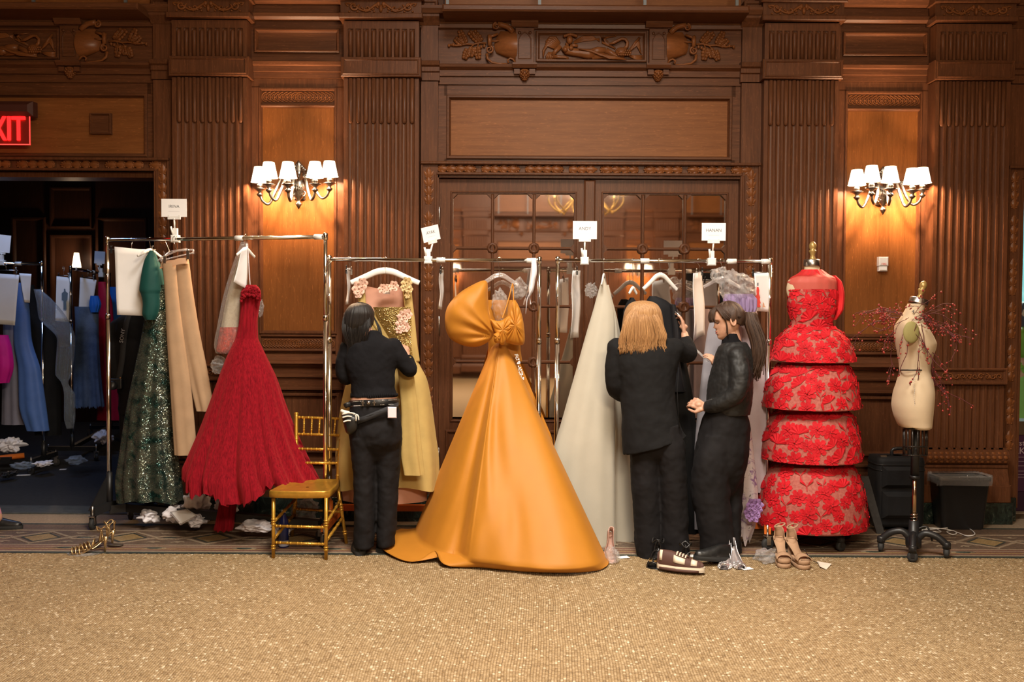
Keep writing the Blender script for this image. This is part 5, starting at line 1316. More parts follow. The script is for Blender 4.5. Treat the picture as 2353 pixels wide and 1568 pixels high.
b = MB(); r = Vector((X(402, 600, Yt), Yt, ZR1)); b.tube(curve_pts([r + Vector((.015, 0, -.01)), r + Vector((0, 0, .018)), r + Vector((-.016, 0, 0)), r + Vector((0, 0, -.04)), A_.lerp(B_, .5) + Vector((0, 0, .02))], 24), .002, 6); b.build('hook', M['chrome'], th_)
for s in (.12, .85):
    b = MB(); q = A_.lerp(B_, s); b.cbox(q + Vector((0, -.006, -.03)), (.018, .02, .06)); b.ball(q + Vector((0, -.008, .004)), .01, 8, 6); b.build('clip', M['steel'], th_)
th2 = thing('clip_hanger', 'empty clear plastic clip hanger tilted beside the tan trousers', 'hanger', W(390, 585, Yt + .1), 'clear clip hangers')
b = MB(); A_, B_ = W(352, 622, Yt + .06), W(390, 578, Yt + .1); b.tube(curve_pts([A_, W(358, 604, Yt + .06), W(370, 594, Yt + .06), B_], 12), .006, 8); b.tube([B_, W(430, 572, Yt + .1)], .005, 8); b.build('bar', acr, th2)
b = MB(); r = Vector((X(385, 600, Yt + .1), Yt + .1, ZR1 - .005)); b.tube(curve_pts([r + Vector((.015, 0, -.01)), r + Vector((0, 0, .018)), r + Vector((-.016, 0, 0)), r + Vector((0, 0, -.04)), B_], 24), .002, 6); b.build('hook', M['chrome'], th2)
# 3 red tulle gown -----------------------------------------------------------------------
Yr = -.78
t = thing('tulle_gown', 'full-length crimson tulle ball gown hanging from thin straps', 'gown', W(580, 1180, Yr))
garment('bodice', [(655, 566, 588), (664, 558, 596), (676, 554, 599), (700, 553, 596), (740, 550, 591), (775, 543, 592), (800, 532, 602)], Yr, tulle, t, dep=.5, folds=13, amp=.10, seed=11, grow=0, sharp=.8)
rows = [(778, 543, 592), (820, 522, 612), (870, 503, 635), (930, 482, 655), (1000, 456, 682), (1060, 433, 710), (1095, 423, 730), (1118, 423, 744)]
garment('skirt', rows, Yr, tulle, t, dep=.62, dmax=.40, folds=11, amp=.13, seed=12, nu=160, nv=60, sharp=.75, hem=.045, rag=.016)
garment('skirt_layer', [(a, c + 8, d - 8) for a, c, d in rows[:-1]] + [(1120, 435, 728)], Yr - .01, tulle, t, dep=.66, dmax=.43, folds=13, amp=.16, seed=18, nu=200, nv=40, sharp=.7, hem=.05, rag=.03)
for s in (0, 1):
    b = MB(); b.tube(curve_pts([W(566 + 3 * s, 560, Yr), W(564 + 8 * s, 610, Yr), W(565 + 10 * s, 660, Yr)], 8), .003, 5); b.build('strap', M['tissue'], t)
b = MB(); rnd = random.Random(3)
for k in range(120):                                 # ruffled lace edge of the bodice
    a = rnd.uniform(0, 1); px, py = 554 + 44 * a, 668 + 14 * (a - .5) ** 2 * 4 + rnd.uniform(-10, 12)
    b.ball(W(px, py, Yr - .07 - rnd.uniform(0, .02)), (.012, .006, .010), 6, 4, R=Matrix.Rotation(rnd.uniform(-1, 1), 3, 'Y'))
b.build('lace_edge', tulle, t)
hanger(565, 572, Yr, ZR1, .12, .05, M['white_plastic'], 'hanger end-on above the crimson tulle gown', PI / 2 - .25)
# plastic garment bag with tan and red item
t = thing('garment_bag', 'clear garment bag holding a cream garment with a red fringe hem', 'bag', W(525, 810, -.72))
garment('cream_garment', [(575, 553, 563), (620, 540, 566), (690, 520, 560), (755, 508, 548)], -.72, cloth('cream_knit', (.5, .42, .31), .8), t, dep=.4, folds=5, amp=.08, seed=4)
garment('red_fringe', [(752, 506, 548), (780, 502, 545), (806, 498, 536), (812, 506, 528)], -.72, plain('red_feathers', (.42, .045, .02), .8, 0, .5, 60, .8), t, dep=.5, folds=17, amp=.16, seed=6, rag=.01)
garment('clear_cover', [(556, 554, 568), (600, 538, 572), (680, 514, 564), (750, 500, 556), (795, 493, 545), (812, 497, 538)], -.72, M['film'], t, dep=.6, folds=7, amp=.12, seed=7, sharp=.7)
crumple('clear_bag', 503, 840, 46, 56, -.68, M['film'], None, 'crumpled clear plastic bag beside the red fringe', 'bag', 'clear plastic bags', 4)
crumple('clear_bag', 598, 706, 22, 56, -.66, M['film'], None, 'small clear plastic bag behind the crimson bodice', 'bag', 'clear plastic bags', 5)
sheet('paper_sheet', 'blank white card hanging at the straps of the crimson gown', 'paper', wq([(556, 573, -.86), (569, 566, -.80), (567, 664, -.80), (537, 648, -.90)]), M['paper'], None, .004, 'paper sheets on the racks')
# photographer-side things under the tall rack
for i, (px, py, w, h, y, lb) in enumerate(((345, 1185, 60, 46, -.45, 'white tissue bag under the sequined gown'), (400, 1180, 70, 52, -.5, 'white tissue bag in the middle of the rack base'), (450, 1160, 80, 90, -.45, 'tall white tissue bag below the tan trousers'),
                                           (455, 1195, 70, 40, -.6, 'flattened white tissue bag on the mosaic border'), (590, 1208, 110, 40, -.78, 'wide white tissue bag under the crimson gown'), (520, 1165, 80, 50, -.5, 'cream tissue bag behind the red cloth'), (650, 1215, 60, 40, -.75, 'white tissue bag behind the blue water bottle'))):
    crumple('tissue_bag', px, py, w, h, y, M['tissue'], None, lb, 'bag', 'tissue bags under the tall rack', 20 + i, .3, .14, .003, 1)
t = thing('clear_box', 'clear flat box with a white card inside under the tall rack', 'box', G(418, 1205))
q = wq([(392, 1178, -.62), (430, 1172, -.58), (452, 1186, -.70), (415, 1206, -.74)])
b = MB(); b.add([tuple(p + Vector((0, .01, .0))) for p in q], [(0, 1, 2, 3)]); b.build('card', M['paper'], t)
b = MB(); [b.tube([q[i] * 1, q[(i + 1) % 4] * 1], .006, 6) for i in range(4)]; b.build('rim', acr, t)
garment('red_cloth', [(1148, 505, 545), (1175, 500, 542), (1205, 494, 538), (1219, 490, 534)], -.70, tulle, None, dep=.35, folds=9, amp=.1, seed=2, rag=.01)
tag(bpy.data.objects['red_cloth'], 'dark red tulle bundle hanging below the rack base bar', 'fabric')
crumple('clear_bag', 700, 1172, 80, 66, -.66, M['film'], None, 'large clear plastic bag behind the gold chair legs', 'bag', 'clear plastic bags', 9, .3, .18, .004)
# 4 yellow gown --------------------------------------------------------------------------
Yy = -.78
t = thing('yellow_gown', 'straw yellow gown with a gold beaded bodice on a white hanger', 'gown', W(890, 1118, Yy))
garment('skirt', [(826, 822, 958), (845, 812, 968), (870, 800, 981), (920, 786, 992), (1000, 774, 1003), (1060, 770, 1010), (1116, 776, 1011)], Yy, yellow, t, dep=.45, folds=6, amp=.18, seed=22, nu=120, sharp=.9, hem=.012, dmax=.26)
garment('underskirt', [(1000, 785, 985), (1080, 782, 985), (1150, 788, 980)], Yy + .02, pinkl, t, dep=.4, folds=5, amp=.08, seed=23, dmax=.2)
garment('front_panel', [(820, 908, 945), (870, 916, 952), (960, 922, 962), (1040, 920, 970), (1092, 928, 976)], Yy - .27, yellow, t, dep=.12, folds=3, amp=.25, seed=24, nu=64)
P = []
for i in range(16):                                  # back lining seen through the neckline
    u = i / 15; py = 656 + 60 * u; xl, xr = 836 + 6 * u - 4 * math.sin(PI * u), 934 + 2 * u; P.append([W(xl + (xr - xl) * s, py + 8 * math.sin(PI * s) * (1 - u), Yy + .05 + .02 * math.sin(PI * s)) for s in np.linspace(0, 1, 17)])
b = MB(); b.grid(P); b.build('lining', pinkl, t)
garment('torso', [(716, 848, 944), (760, 842, 950), (800, 832, 955), (832, 824, 957)], Yy + .03, yellow, t, dep=.3, folds=4, amp=.04, dmax=.12)
P = []
for i in range(22):                                  # beaded V bodice
    u = i / 21; py = 706 + 128 * u; xl, xr = 857 + 66 * u ** 1.1, 944 + 6 * u; P.append([W(xl + (xr - xl) * s, py, Yy - .03 - .075 * math.sin(PI * s) * (1 - .3 * u)) for s in np.linspace(0, 1, 17)])
b = MB(); b.grid(P); b.build('bodice', beadm, t)
def band(name, pts, w, Yc, mat, parent, n=30):
    c = curve_pts([W(px, py, Yc + dy) for px, py, dy in pts], n); b = MB(); b.tube(c, w, 10, flat=.35); return b.build(name, mat, parent)
band('shoulder_strap', [(832, 655, .02), (831, 680, 0), (836, 720, -.02), (850, 770, -.06), (880, 815, -.08)], .026, Yy, yellow, t)
band('shoulder_strap', [(934, 648, .02), (938, 690, 0), (944, 740, -.02), (949, 790, -.03), (955, 832, -.02)], .030, Yy, yellow, t)
band('lace_edge', [(838, 700, -.06), (850, 730, -.09), (872, 765, -.10), (900, 795, -.10), (922, 812, -.10)], .012, Yy, yellow, t)
petal_m = cloth('blush_petals', (.72, .46, .36), .6)
def bloom(name, px, py, Yc, r, mat, parent, seed=0, n=6):
    rnd = random.Random(seed); b = MB(); c = W(px, py, Yc)
    for ring, (rr, m, tilt) in enumerate(((r, n, .35), (r * .6, n - 1, .8))):
        for k in range(m):
            a = 2 * PI * k / m + ring * .5 + rnd.uniform(-.2, .2); d = Vector((math.cos(a), 0, math.sin(a))); P = []
            tn = Vector((-d.z, 0, d.x))
            for i in range(4):
                u = i / 3; w = rr * .5 * math.sin(PI * (.15 + .75 * u)); P.append([c + d * (rr * u) + tn * (w * s) + Vector((0, -rr * (.25 + tilt * u * u) + rr * .2 * s * s, 0)) for s in (-1, 0, 1)])
            b.grid(P)
    b.ball(c + Vector((0, -r * .35, 0)), r * .16, 8, 5); return b.build(name, mat, parent)
for i, (px, py, r) in enumerate(((928, 728, .045), (936, 722, .038), (922, 745, .04), (932, 752, .035), (918, 758, .028), (826, 662, .05), (834, 652, .04), (824, 674, .035), (880, 664, .035), (905, 658, .038), (893, 662, .03))):
    bloom('fabric_flower', px, py, Yy - (.10 if px > 900 and py > 700 else .02), r, petal_m, t, i)
for i, (px, py, r) in enumerate(((935, 650, .04), (932, 660, .035), (940, 664, .03), (936, 680, .02))): bloom('fabric_flower', px, py, Yy - .05, r, cloth('gold_petals', (.62, .45, .22), .5) if i == 0 else bpy.data.materials['gold_petals'], t, 30 + i)
rnd = random.Random(8); b = MB()
for k in range(110): 
    u = rnd.random(); py = 712 + 115 * u; xl, xr = 860 + 64 * u, 940 + 6 * u; b.ball(W(rnd.uniform(xl, xr), py, Yy - .10), (.006, .004, .006), 6, 4)
sq = b.build('sequins', plain('gold_sequins', (.85, .66, .32), .18, 1.0), t); sq['kind'] = 'stuff'
b = MB(); c = W(888, 673, Yy + .02); b.cbox(c, (.05, .004, .018)); b.build('care_label', M['card'], t)
hanger(885, 622, Yy, ZR2, .235, .085, M['white_plastic'], 'broad white hanger inside the yellow gown', .05, th=.020)
# 5 orange gown with the train and the bow ------------------------------------------------
Yo = -.84
t = thing('bow_gown', 'orange faille gown with a giant bow and a train spread on the floor', 'gown', G(1170, 1300))
cols = [(955, 1215, 930, 1222), (955, 1226, 868, 1250), (968, 1250, 874, 1268), (985, 1262, 903, 1284), (1005, 1272, 935, 1294), (1022, 1277, 962, 1295), (1045, 1277, 985, 1289), (1060, 1280, 1003, 1287), (1072, 1288, 1012, 1306), (1092, 1292, 1050, 1305), (1120, 1295, 1095, 1303),
        (1160, 1300, 1150, 1309), (1200, 1303, 1200, 1314), (1240, 1308, 1240, 1316), (1290, 1310, 1295, 1319), (1340, 1306, 1345, 1316), (1380, 1297, 1403, 1307), (1388, 1268, 1396, 1272)]
wave = {5: .012, 6: .05, 7: .065, 8: .02, 2: .02, 1: .035, 0: .03, 3: .012, 13: .006, 14: .012}
n = len(cols); NU = 140; P = []
top0, top1 = 1131, 1165
def smooth_col(v):
    q = np.interp(np.linspace(0, n - 1, NU + 1), range(n), v); k = np.ones(9) / 9
    return np.convolve(np.pad(q, 4, mode='edge'), k, mode='valid')
CS = [smooth_col([c[k] for c in cols]) for k in range(4)]; WS = smooth_col([wave.get(i, .004) for i in range(n)])
def c_at(u, k): return float(CS[k][int(round(u * NU))])
def w_at(u): return float(WS[int(round(u * NU))])
for a in range(NU + 1):
    u = a / NU; cp = G(c_at(u, 0), c_at(u, 1), .05); hp = G(c_at(u, 2), c_at(u, 3), .006); tp = W(top0 + (top1 - top0) * u, 798 - 10 * math.sin(PI * u), Yo - .06 * math.sin(PI * u)); col = []
    mid = Vector((tp.x, tp.y, 0))
    for i in range(64):
        v = i / 63
        if v < .86:
            s = v / .86; p = tp.lerp(cp, s)
            fold = .050 * s ** 1.4 * math.sin(u * 13 + .6 + .8 * s) + .030 * s * math.sin(u * 8.5 + 2.6) + .010 * math.sin(PI * s) * math.sin(u * 27 + 3 * s) + .055 * math.exp(-((u - .52 - .16 * (s - .4)) / .035) ** 2) * max(0, s - .25) * (1 - s) * 2.2 - .06 * math.exp(-((u - .60 - .22 * (s - .4)) / .05) ** 2) * max(0, s - .25) * (1.05 - s) * 1.6 + .012 * s ** 6 * math.sin(u * 60 + 8 * s) + .008 * math.exp(-((u - .485) / .006) ** 2)
            d = Vector((cp.x - mid.x, cp.y - mid.y, 0)); d = d.normalized() if d.length > .01 else Vector((0, -1, 0))
            bulge = .012 * math.sin(PI * s) * math.sin(PI * u)
            p = p + Vector((d.x * .25, -abs(d.y), 0)) * (bulge + fold * (1 - .85 * s ** 8) * math.sin(PI * u) ** .5)
        else:
            s = (v - .86) / .14; lift = w_at(u) * math.sin(PI * s * .5) + (.05 * (1 - s) ** 2)
            p = cp.lerp(hp, s); p.z = .006 + lift
        col.append(tuple(p))
    P.append(col)
P = [[P[a][i] for a in range(NU + 1)] for i in range(64)]
b = MB(); b.grid(P); o = b.build('skirt', orange, t); solidify(o, .004, -1)
b = MB(); Q = []                                     # back panel of the skirt, a darker edge left and right of the front
for i in range(30):
    s = i / 29; py = 800 + 410 * s
    xl, xr = (1122 - 118 * s * (1 if s < .62 else 1) - 60 * max(0, s - .6)), (1180 + 118 * min(s, .5) / .5 * .75 + 70 * max(0, s - .5))
    Q.append([W(xl + (xr - xl) * q, py, Yo + .10 + .05 * math.sin(q * 14)) for q in np.linspace(0, 1, 40)])
b.grid(Q); b.build('back_skirt', orange, t)
b = MB(); b.tube(curve_pts([W(px, py, y) for px, py, y in ((1146, 800, -.92), (1139, 900, -1.06), (1134, 1000, -1.20), (1131, 1060, -1.28), (1128, 1140, -1.38))], 20), .0022, 5); b.build('centre_seam', orange, t)
garment('bodice', [(690, 1108, 1186), (720, 1112, 1190), (760, 1120, 1195), (800, 1122, 1196), (830, 1118, 1200)], Yo + .04, orange, t, dep=.45, folds=7, amp=.06, seed=31, grow=0)
pillow('bow_loop', [(1138, 765), (1122, 786), (1092, 798), (1058, 792), (1032, 775), (1022, 742), (1027, 708), (1046, 682), (1076, 660), (1116, 645), (1121, 680), (1123, 715), (1132, 745)], Yo - .12, .13, orange, t, .6, 0, 0, 26, (1075, 728), (1140, 772))
pillow('bow_loop', [(1150, 768), (1158, 752), (1168, 722), (1177, 694), (1186, 693), (1197, 716), (1204, 750), (1205, 788), (1192, 794), (1172, 790), (1157, 783)], Yo - .14, .06, orange, t, .6, 22, .010, 12, (1184, 748))
pillow('bow_fold', [(1126, 733), (1148, 738), (1172, 726), (1178, 745), (1168, 772), (1158, 792), (1148, 790), (1140, 772)], Yo - .17, .035, orange, t, .5, 14, .008)
pillow('bow_knot', [(1134, 768), (1146, 764), (1150, 776), (1146, 788), (1136, 786)], Yo - .20, .04, orange, t, .8, 5, .006)
for pts in ([(1119, 648, 0), (1121, 700, -.04), (1128, 740, -.12)], [(1178, 652, 0), (1165, 700, -.06), (1154, 732, -.12)], [(1179, 652, .02), (1180, 680, 0), (1180, 696, -.06)]):
    b = MB(); b.tube(curve_pts([W(px, py, Yo + dy) for px, py, dy in pts], 12), .0045, 6); b.build('strap', orange, t)
rnd = random.Random(5); b = MB()
for k in range(46): 
    u = rnd.random(); b.ball(W(1186 + 14 * u + rnd.uniform(-3, 4), 815 + 58 * u, Yo - .09), (.005,) * 3, 6, 4)
sq = b.build('side_beads', M['card'], t); sq['kind'] = 'stuff'
crumple('neck_bag', 1148, 700, 48, 92, Yo - .03, M['film'], t, seed=12, d=.07)
hanger(1148, 632, Yo, ZR2, .13, .07, acr, 'clear hanger holding the orange gown', .1, th=.014)
crumple('clear_bag', 1192, 662, 50, 56, Yo + .14, M['film'], None, 'clear plastic wrap on the hanger behind the orange gown', 'bag', 'clear plastic bags', 14, .25, .08)
# white ribbon tied to the end of the rail
t = thing('white_ribbon', 'white ribbon knotted round the rail end by the orange gown', 'ribbon', W(1224, 600, YR))
def strip(name, pts, w, Yc, mat, parent, twist=0.0):
    c = curve_pts([W(px, py, Yc + dy) for px, py, dy in pts], 40); P = []
    for i, q in enumerate(c):
        a = twist * i / len(c); d = Vector((math.cos(a), math.sin(a), 0)) * w / 2; P.append([q - d, q, q + d])
    b = MB(); b.grid(P); o = b.build(name, mat, parent); solidify(o, .001); return o
strip('ribbon_tail', [(1226, 594, -.02), (1228, 625, -.025), (1225, 645, -.03), (1222, 668, -.03), (1212, 690, -.02), (1208, 722, -.02)], .036, YR, M['tissue'], t, 1.6)
strip('ribbon_tail', [(1228, 594, .02), (1222, 640, 0), (1216, 668, -.02), (1220, 700, -.02)], .034, YR, M['tissue'], t, -2.0)
b = MB(); b.lathe([(.016, -.02), (.019, -.015), (.019, .015), (.016, .02)], 12, Matrix.Translation((X(1226, 597, YR), YR, ZR2)) @ Matrix.Rotation(PI / 2, 4, 'Y')); b.build('knot', M['tissue'], t)
# 6 ivory gown ---------------------------------------------------------------------------
Yi = -.82
t = thing('ivory_gown', 'plain ivory satin gown beside the orange train', 'gown', W(1410, 1270, Yi))
garment('front_panel', [(640, 1385, 1389), (655, 1379, 1394), (680, 1372, 1402), (720, 1361, 1411), (760, 1349, 1413), (850, 1324, 1413), (950, 1296, 1414), (1060, 1268, 1414), (1160, 1262, 1415), (1262, 1285, 1416)], Yi - .06, ivory, t, dep=.34, folds=5, amp=.12, seed=41, nu=120, nv=60, dmax=.2)
garment('back_panel', [(660, 1388, 1398), (700, 1386, 1410), (760, 1388, 1424), (850, 1392, 1436), (950, 1396, 1446), (1060, 1400, 1455), (1160, 1404, 1462), (1268, 1408, 1468)], Yi + .06, ivory, t, dep=.5, folds=5, amp=.08, seed=42, nu=100, nv=60)
garment('shoulder_fold', [(655, 1392, 1399), (690, 1398, 1407), (740, 1404, 1418), (790, 1406, 1424)], Yi - .02, ivory, t, dep=.5, folds=3, amp=.1, seed=43)
hanger(1388, 632, Yi, ZR3, .15, .07, M['white_plastic'], 'white hanger end-on inside the ivory gown', PI / 2 - .2)
crumple('clear_bag', 1358, 668, 40, 44, Yi + .05, M['film'], None, 'clear plastic bag tied beside the ivory gown', 'bag', 'clear plastic bags', 15, .3, .07)
# 7 black garment, sheer black dress -------------------------------------------------------
t = thing('black_garment', 'black high-necked garment on a white hanger between the two women', 'garment', W(1520, 900, Yi))
garment('body', [(681, 1492, 1508), (690, 1486, 1530), (710, 1480, 1548), (760, 1484, 1552), (830, 1488, 1562), (900, 1492, 1575)], Yi, cloth('black_velvet', (.008, .008, .010), .7), t, dep=.3, folds=7, amp=.08, seed=51)
garment('sleeve', [(700, 1540, 1552), (760, 1546, 1566), (820, 1550, 1566)], Yi - .04, cloth('black_chiffon', (.015, .014, .016), .5), t, dep=.4, folds=5, amp=.1, seed=52)
garment('skirt', [(800, 1548, 1570), (900, 1545, 1590), (1000, 1542, 1602), (1120, 1545, 1608), (1225, 1550, 1612)], Yi + .04, black_c, t, dep=.35, folds=9, amp=.12, seed=53)
hanger(1518, 632, Yi, ZR3, .15, .10, M['white_plastic'], 'white hanger holding the black high-necked garment', .55, th=.016)
hanger(1455, 662, Yi + .02, ZR3, .05, .04, M['white_plastic'], 'white hanger behind the auburn-haired woman', .9, th=.012)
t = thing('black_strap_top', 'small black garment peeking out left of the auburn hair', 'garment', W(1452, 720, Yi))
garment('body', [(684, 1448, 1456), (700, 1438, 1466), (720, 1432, 1474), (800, 1432, 1480)], Yi + .04, bpy.data.materials['black_velvet'], t, dep=.3, folds=5, amp=.05, seed=54)
# 8 grey and lilac gowns -------------------------------------------------------------------
t = thing('grey_gown', 'grey satin gown hanging behind the ponytailed woman', 'gown', W(1640, 1200, Yi))
garment('body', [(712, 1640, 1700), (760, 1626, 1704), (830, 1616, 1706), (920, 1606, 1706), (1020, 1596, 1706), (1120, 1590, 1700), (1215, 1588, 1696)], Yi + .02, greyl, t, dep=.35, folds=7, amp=.08, seed=61, nu=110)
t = thing('floral_gown', 'pale lilac silk gown with a purple floral hem by the red dress', 'gown', W(1728, 1235, Yi))
garment('body', [(700, 1690, 1735), (760, 1690, 1748), (850, 1692, 1758), (950, 1690, 1764), (1040, 1692, 1768), (1100, 1694, 1764), (1130, 1694, 1758)], Yi + .06, lilac, t, dep=.4, folds=7, amp=.10, seed=62, nu=110)
floral, nt, p = new_mat('floral_silk'); co = coords(nt); f1_ = noise(nt, co, 16, 4, .6, 1.5); f2_ = noise(nt, co, 30, 3, .5, 2.5)
c_ = mixc(nt, ramp(nt, f1_, [(.54, (0, 0, 0)), (.66, (1, 1, 1))]), (.58, .51, .54), (.22, .12, .28)); c_ = mixc(nt, ramp(nt, f2_, [(.64, (0, 0, 0)), (.69, (1, 1, 1))]), c_, (.08, .10, .05))
nt.links.new(c_, p.inputs['Base Color']); p.inputs['Roughness'].default_value = .6
garment('floral_hem', [(960, 1694, 1722), (1060, 1692, 1734), (1150, 1690, 1742), (1200, 1692, 1738), (1238, 1696, 1724)], Yi - .10, floral, t, dep=.4, folds=5, amp=.14, seed=63, nu=90, hem=.03)
for i, (px, py) in enumerate(((1728, 1160), (1735, 1172), (1722, 1178), (1730, 1186), (1738, 1160))): bloom('fabric_flower', px, py, Yi - .22, .045, cloth('purple_petals', (.30, .17, .38), .6) if i == 0 else bpy.data.materials['purple_petals'], t, 60 + i)
t = thing('wrapped_top', 'purple trimmed bodice inside a knotted clear bag above the ponytail', 'bag', W(1690, 660, Yi))
garment('purple_trim', [(676, 1668, 1728), (690, 1664, 1738), (706, 1668, 1738), (722, 1676, 1732)], Yi - .12, cloth('lilac_ruffle', (.28, .2, .36), .6), t, dep=.4, folds=19, amp=.22, seed=64, grow=0, rag=.01)
crumple('clear_cover', 1694, 664, 104, 104, Yi - .10, M['film'], t, seed=16, d=.13)
crumple('bag_knot', 1655, 634, 64, 52, Yi - .12, M['film'], t, seed=17, d=.08, jag=.35)
hanger(1660, 640, Yi, ZR3, .14, .06, acr, 'clear hanger inside the knotted clear bag', .3)
# ================================================================== DRESS FORMS
linen = cloth('linen_cover', (.60, .47, .32), .8, 800, .1, .05)
def finial(t, px, py, Yc, k=1.0, tilt=0.0):
    c = W(px, py, Yc); Mx = Matrix.Translation(c) @ Matrix.Rotation(tilt, 4, 'Y') @ Matrix.Scale(k, 4)
    b = MB(); b.lathe([(.0, -.005), (.022, -.005), (.016, .01), (.012, .025), (.018, .042), (.022, .05), (.020, .056), (.014, .058), (.021, .07), (.022, .085), (.016, .1), (.006, .108), (.0, .108)], 16, Mx); b.build('finial', plain('turned_brass_wood', (.42, .27, .09), .35, .4) if 'turned_brass_wood' not in bpy.data.materials else bpy.data.materials['turned_brass_wood'], t)
def cast_base(t, c, ang, R, name='base', hubz=.11):
    b = MB(); b.lathe([(.0, .05), (.045, .05), (.05, .07), (.05, .11), (.034, .13), (.03, hubz + .1), (.0, hubz + .1)], 14, Matrix.Translation((c.x, c.y, 0)))
    b.build('hub', M['black_steel'], t)
    for k in range(4):
        a = ang + k * PI / 2; d = Vector((math.cos(a), math.sin(a), 0)); o = Vector((c.x, c.y, 0)); m = MB()
        m.tube(curve_pts([o + Vector((0, 0, .115)) + d * .03, o + d * R * .35 + Vector((0, 0, .15)), o + d * R * .7 + Vector((0, 0, .135)), o + d * R + Vector((0, 0, .085))], 14), [.026] * 4 + [.024] * 5 + [.021] * 4 if False else .023, 8)
        lg = m.build('leg', M['black_steel'], t); e = o + d * R; e.z = .034
        m = MB(); m.lathe([(.026, .062), (.026, .1), (.02, .105)], 10, Matrix.Translation((e.x, e.y, 0))); fork(m, Vector((e.x, e.y, .034)), .034, .065, a); m.build('caster', M['black_steel'], lg)
        m = MB(); caster(m, Vector((e.x, e.y, .034)), .034, a); m.build('wheel', M['rubber'], lg)
# ---- red tiered dress on its form ---------------------------------------------------------
YM = -.82
t = thing('dress_form', 'dress form with a steel neck cap inside the tiered red dress', 'mannequin', G(1866, 1248))
FORM1 = t
garment('torso', [(612, 1849, 1882), (622, 1848, 1883), (632, 1838, 1893), (645, 1812, 1920), (665, 1808, 1922), (700, 1816, 1914), (745, 1824, 1904), (800, 1812, 1916)], YM, linen, t, dep=.55, folds=2, amp=0, dmax=.13)
b = MB(); c = W(1865.5, 612, YM); b.lathe([(.054, 0), (.055, .003), (.055, .042), (.05, .046), (.0, .046)], 24, Matrix.Translation(c)); b.build('neck_cap', M['steel'], t)
finial(t, 1867, 597, YM, 1.15)
c = G(1872, 1246); b = MB(); b.tube([(c.x, c.y, .15), (c.x, c.y, 1.0)], .016, 12); b.build('pole', M['steel'], t); cast_base(t, c, .35, .27)
redf, nt, p = new_mat('red_lace_ground'); co = coords(nt); v = noise(nt, co, 60, 3, .6)
nt.links.new(ramp(nt, v, [(.35, (.36, .085, .07)), (.65, (.46, .15, .12))]), p.inputs['Base Color']); p.inputs['Roughness'].default_value = .75; p.inputs['Specular IOR Level'].default_value = .15
redl = cloth('red_lace', (.56, .009, .017), .65, 400, .5, .25, .2, .25); redt = cloth('red_chiffon', (.62, .02, .025), .6)
dress = thing('tiered_dress', 'red floral lace dress with a peplum and three bell tiers', 'gown', W(1866, 1206, YM))
def rose_mesh(kind):
    """appliqued lace flower, about 1 unit across, facing -Y"""
    b = MB(); rnd = random.Random(kind)
    if kind < 3:
        for ring, (r, m) in enumerate(((.5, 7), (.33, 6), (.18, 4))):
            for k in range(m):
                a = 2 * PI * k / m + ring * .45 + kind; d = Vector((math.cos(a), 0, math.sin(a))); tn = Vector((-d.z, 0, d.x)); w = r * .62
                o_ = d * r * .2 + Vector((0, -.02 - .02 * ring, 0)); h1, h2 = -.035 - .03 * ring, -.012 - .03 * ring
                b.add([o_, d * r * .55 - tn * w * .48 + Vector((0, h1 * .8, 0)), d * r * .92 - tn * w * .42 + Vector((0, h1, 0)), d * r * 1.06 + Vector((0, h2, 0)), d * r * .92 + tn * w * .42 + Vector((0, h2, 0)), d * r * .55 + tn * w * .48 + Vector((0, h2, 0))], [(0, 1, 2, 3), (0, 3, 4, 5)])
        b.ball((0, -.10, 0), (.07, .03, .07), 6, 4)
    elif kind == 3:                                   # fan-shaped bud
        for k in range(6):
            a = PI * (.12 + .152 * k); a2 = a + .5; m = (a + a2) / 2
            b.add([(0, -.05, -.2), (.55 * math.cos(a), -.03, .55 * math.sin(a) - .2), (.62 * math.cos(m), -.10, .62 * math.sin(m) - .2), (.55 * math.cos(a2), -.03, .55 * math.sin(a2) - .2)], [(0, 1, 2, 3)])
    else:                                             # pair of leaves on a stem
        for s in (-1, 1):
            b.add([(0, -.03, -.2), (s * .12, -.08, .02), (s * .36, -.05, .34), (s * .34, -.08, .06)], [(0, 1, 2, 3)])
        b.add([(-.02, -.03, -.45), (.02, -.03, -.45), (.02, -.05, -.15), (-.02, -.05, -.15)], [(0, 1, 2, 3)])
    return b.mesh(['lace_rose', 'lace_rose', 'lace_rose', 'lace_bud', 'lace_leaf'][kind], redl)
ROSES = [rose_mesh(k) for k in range(5)]; AXR = W(1866, 900, YM)
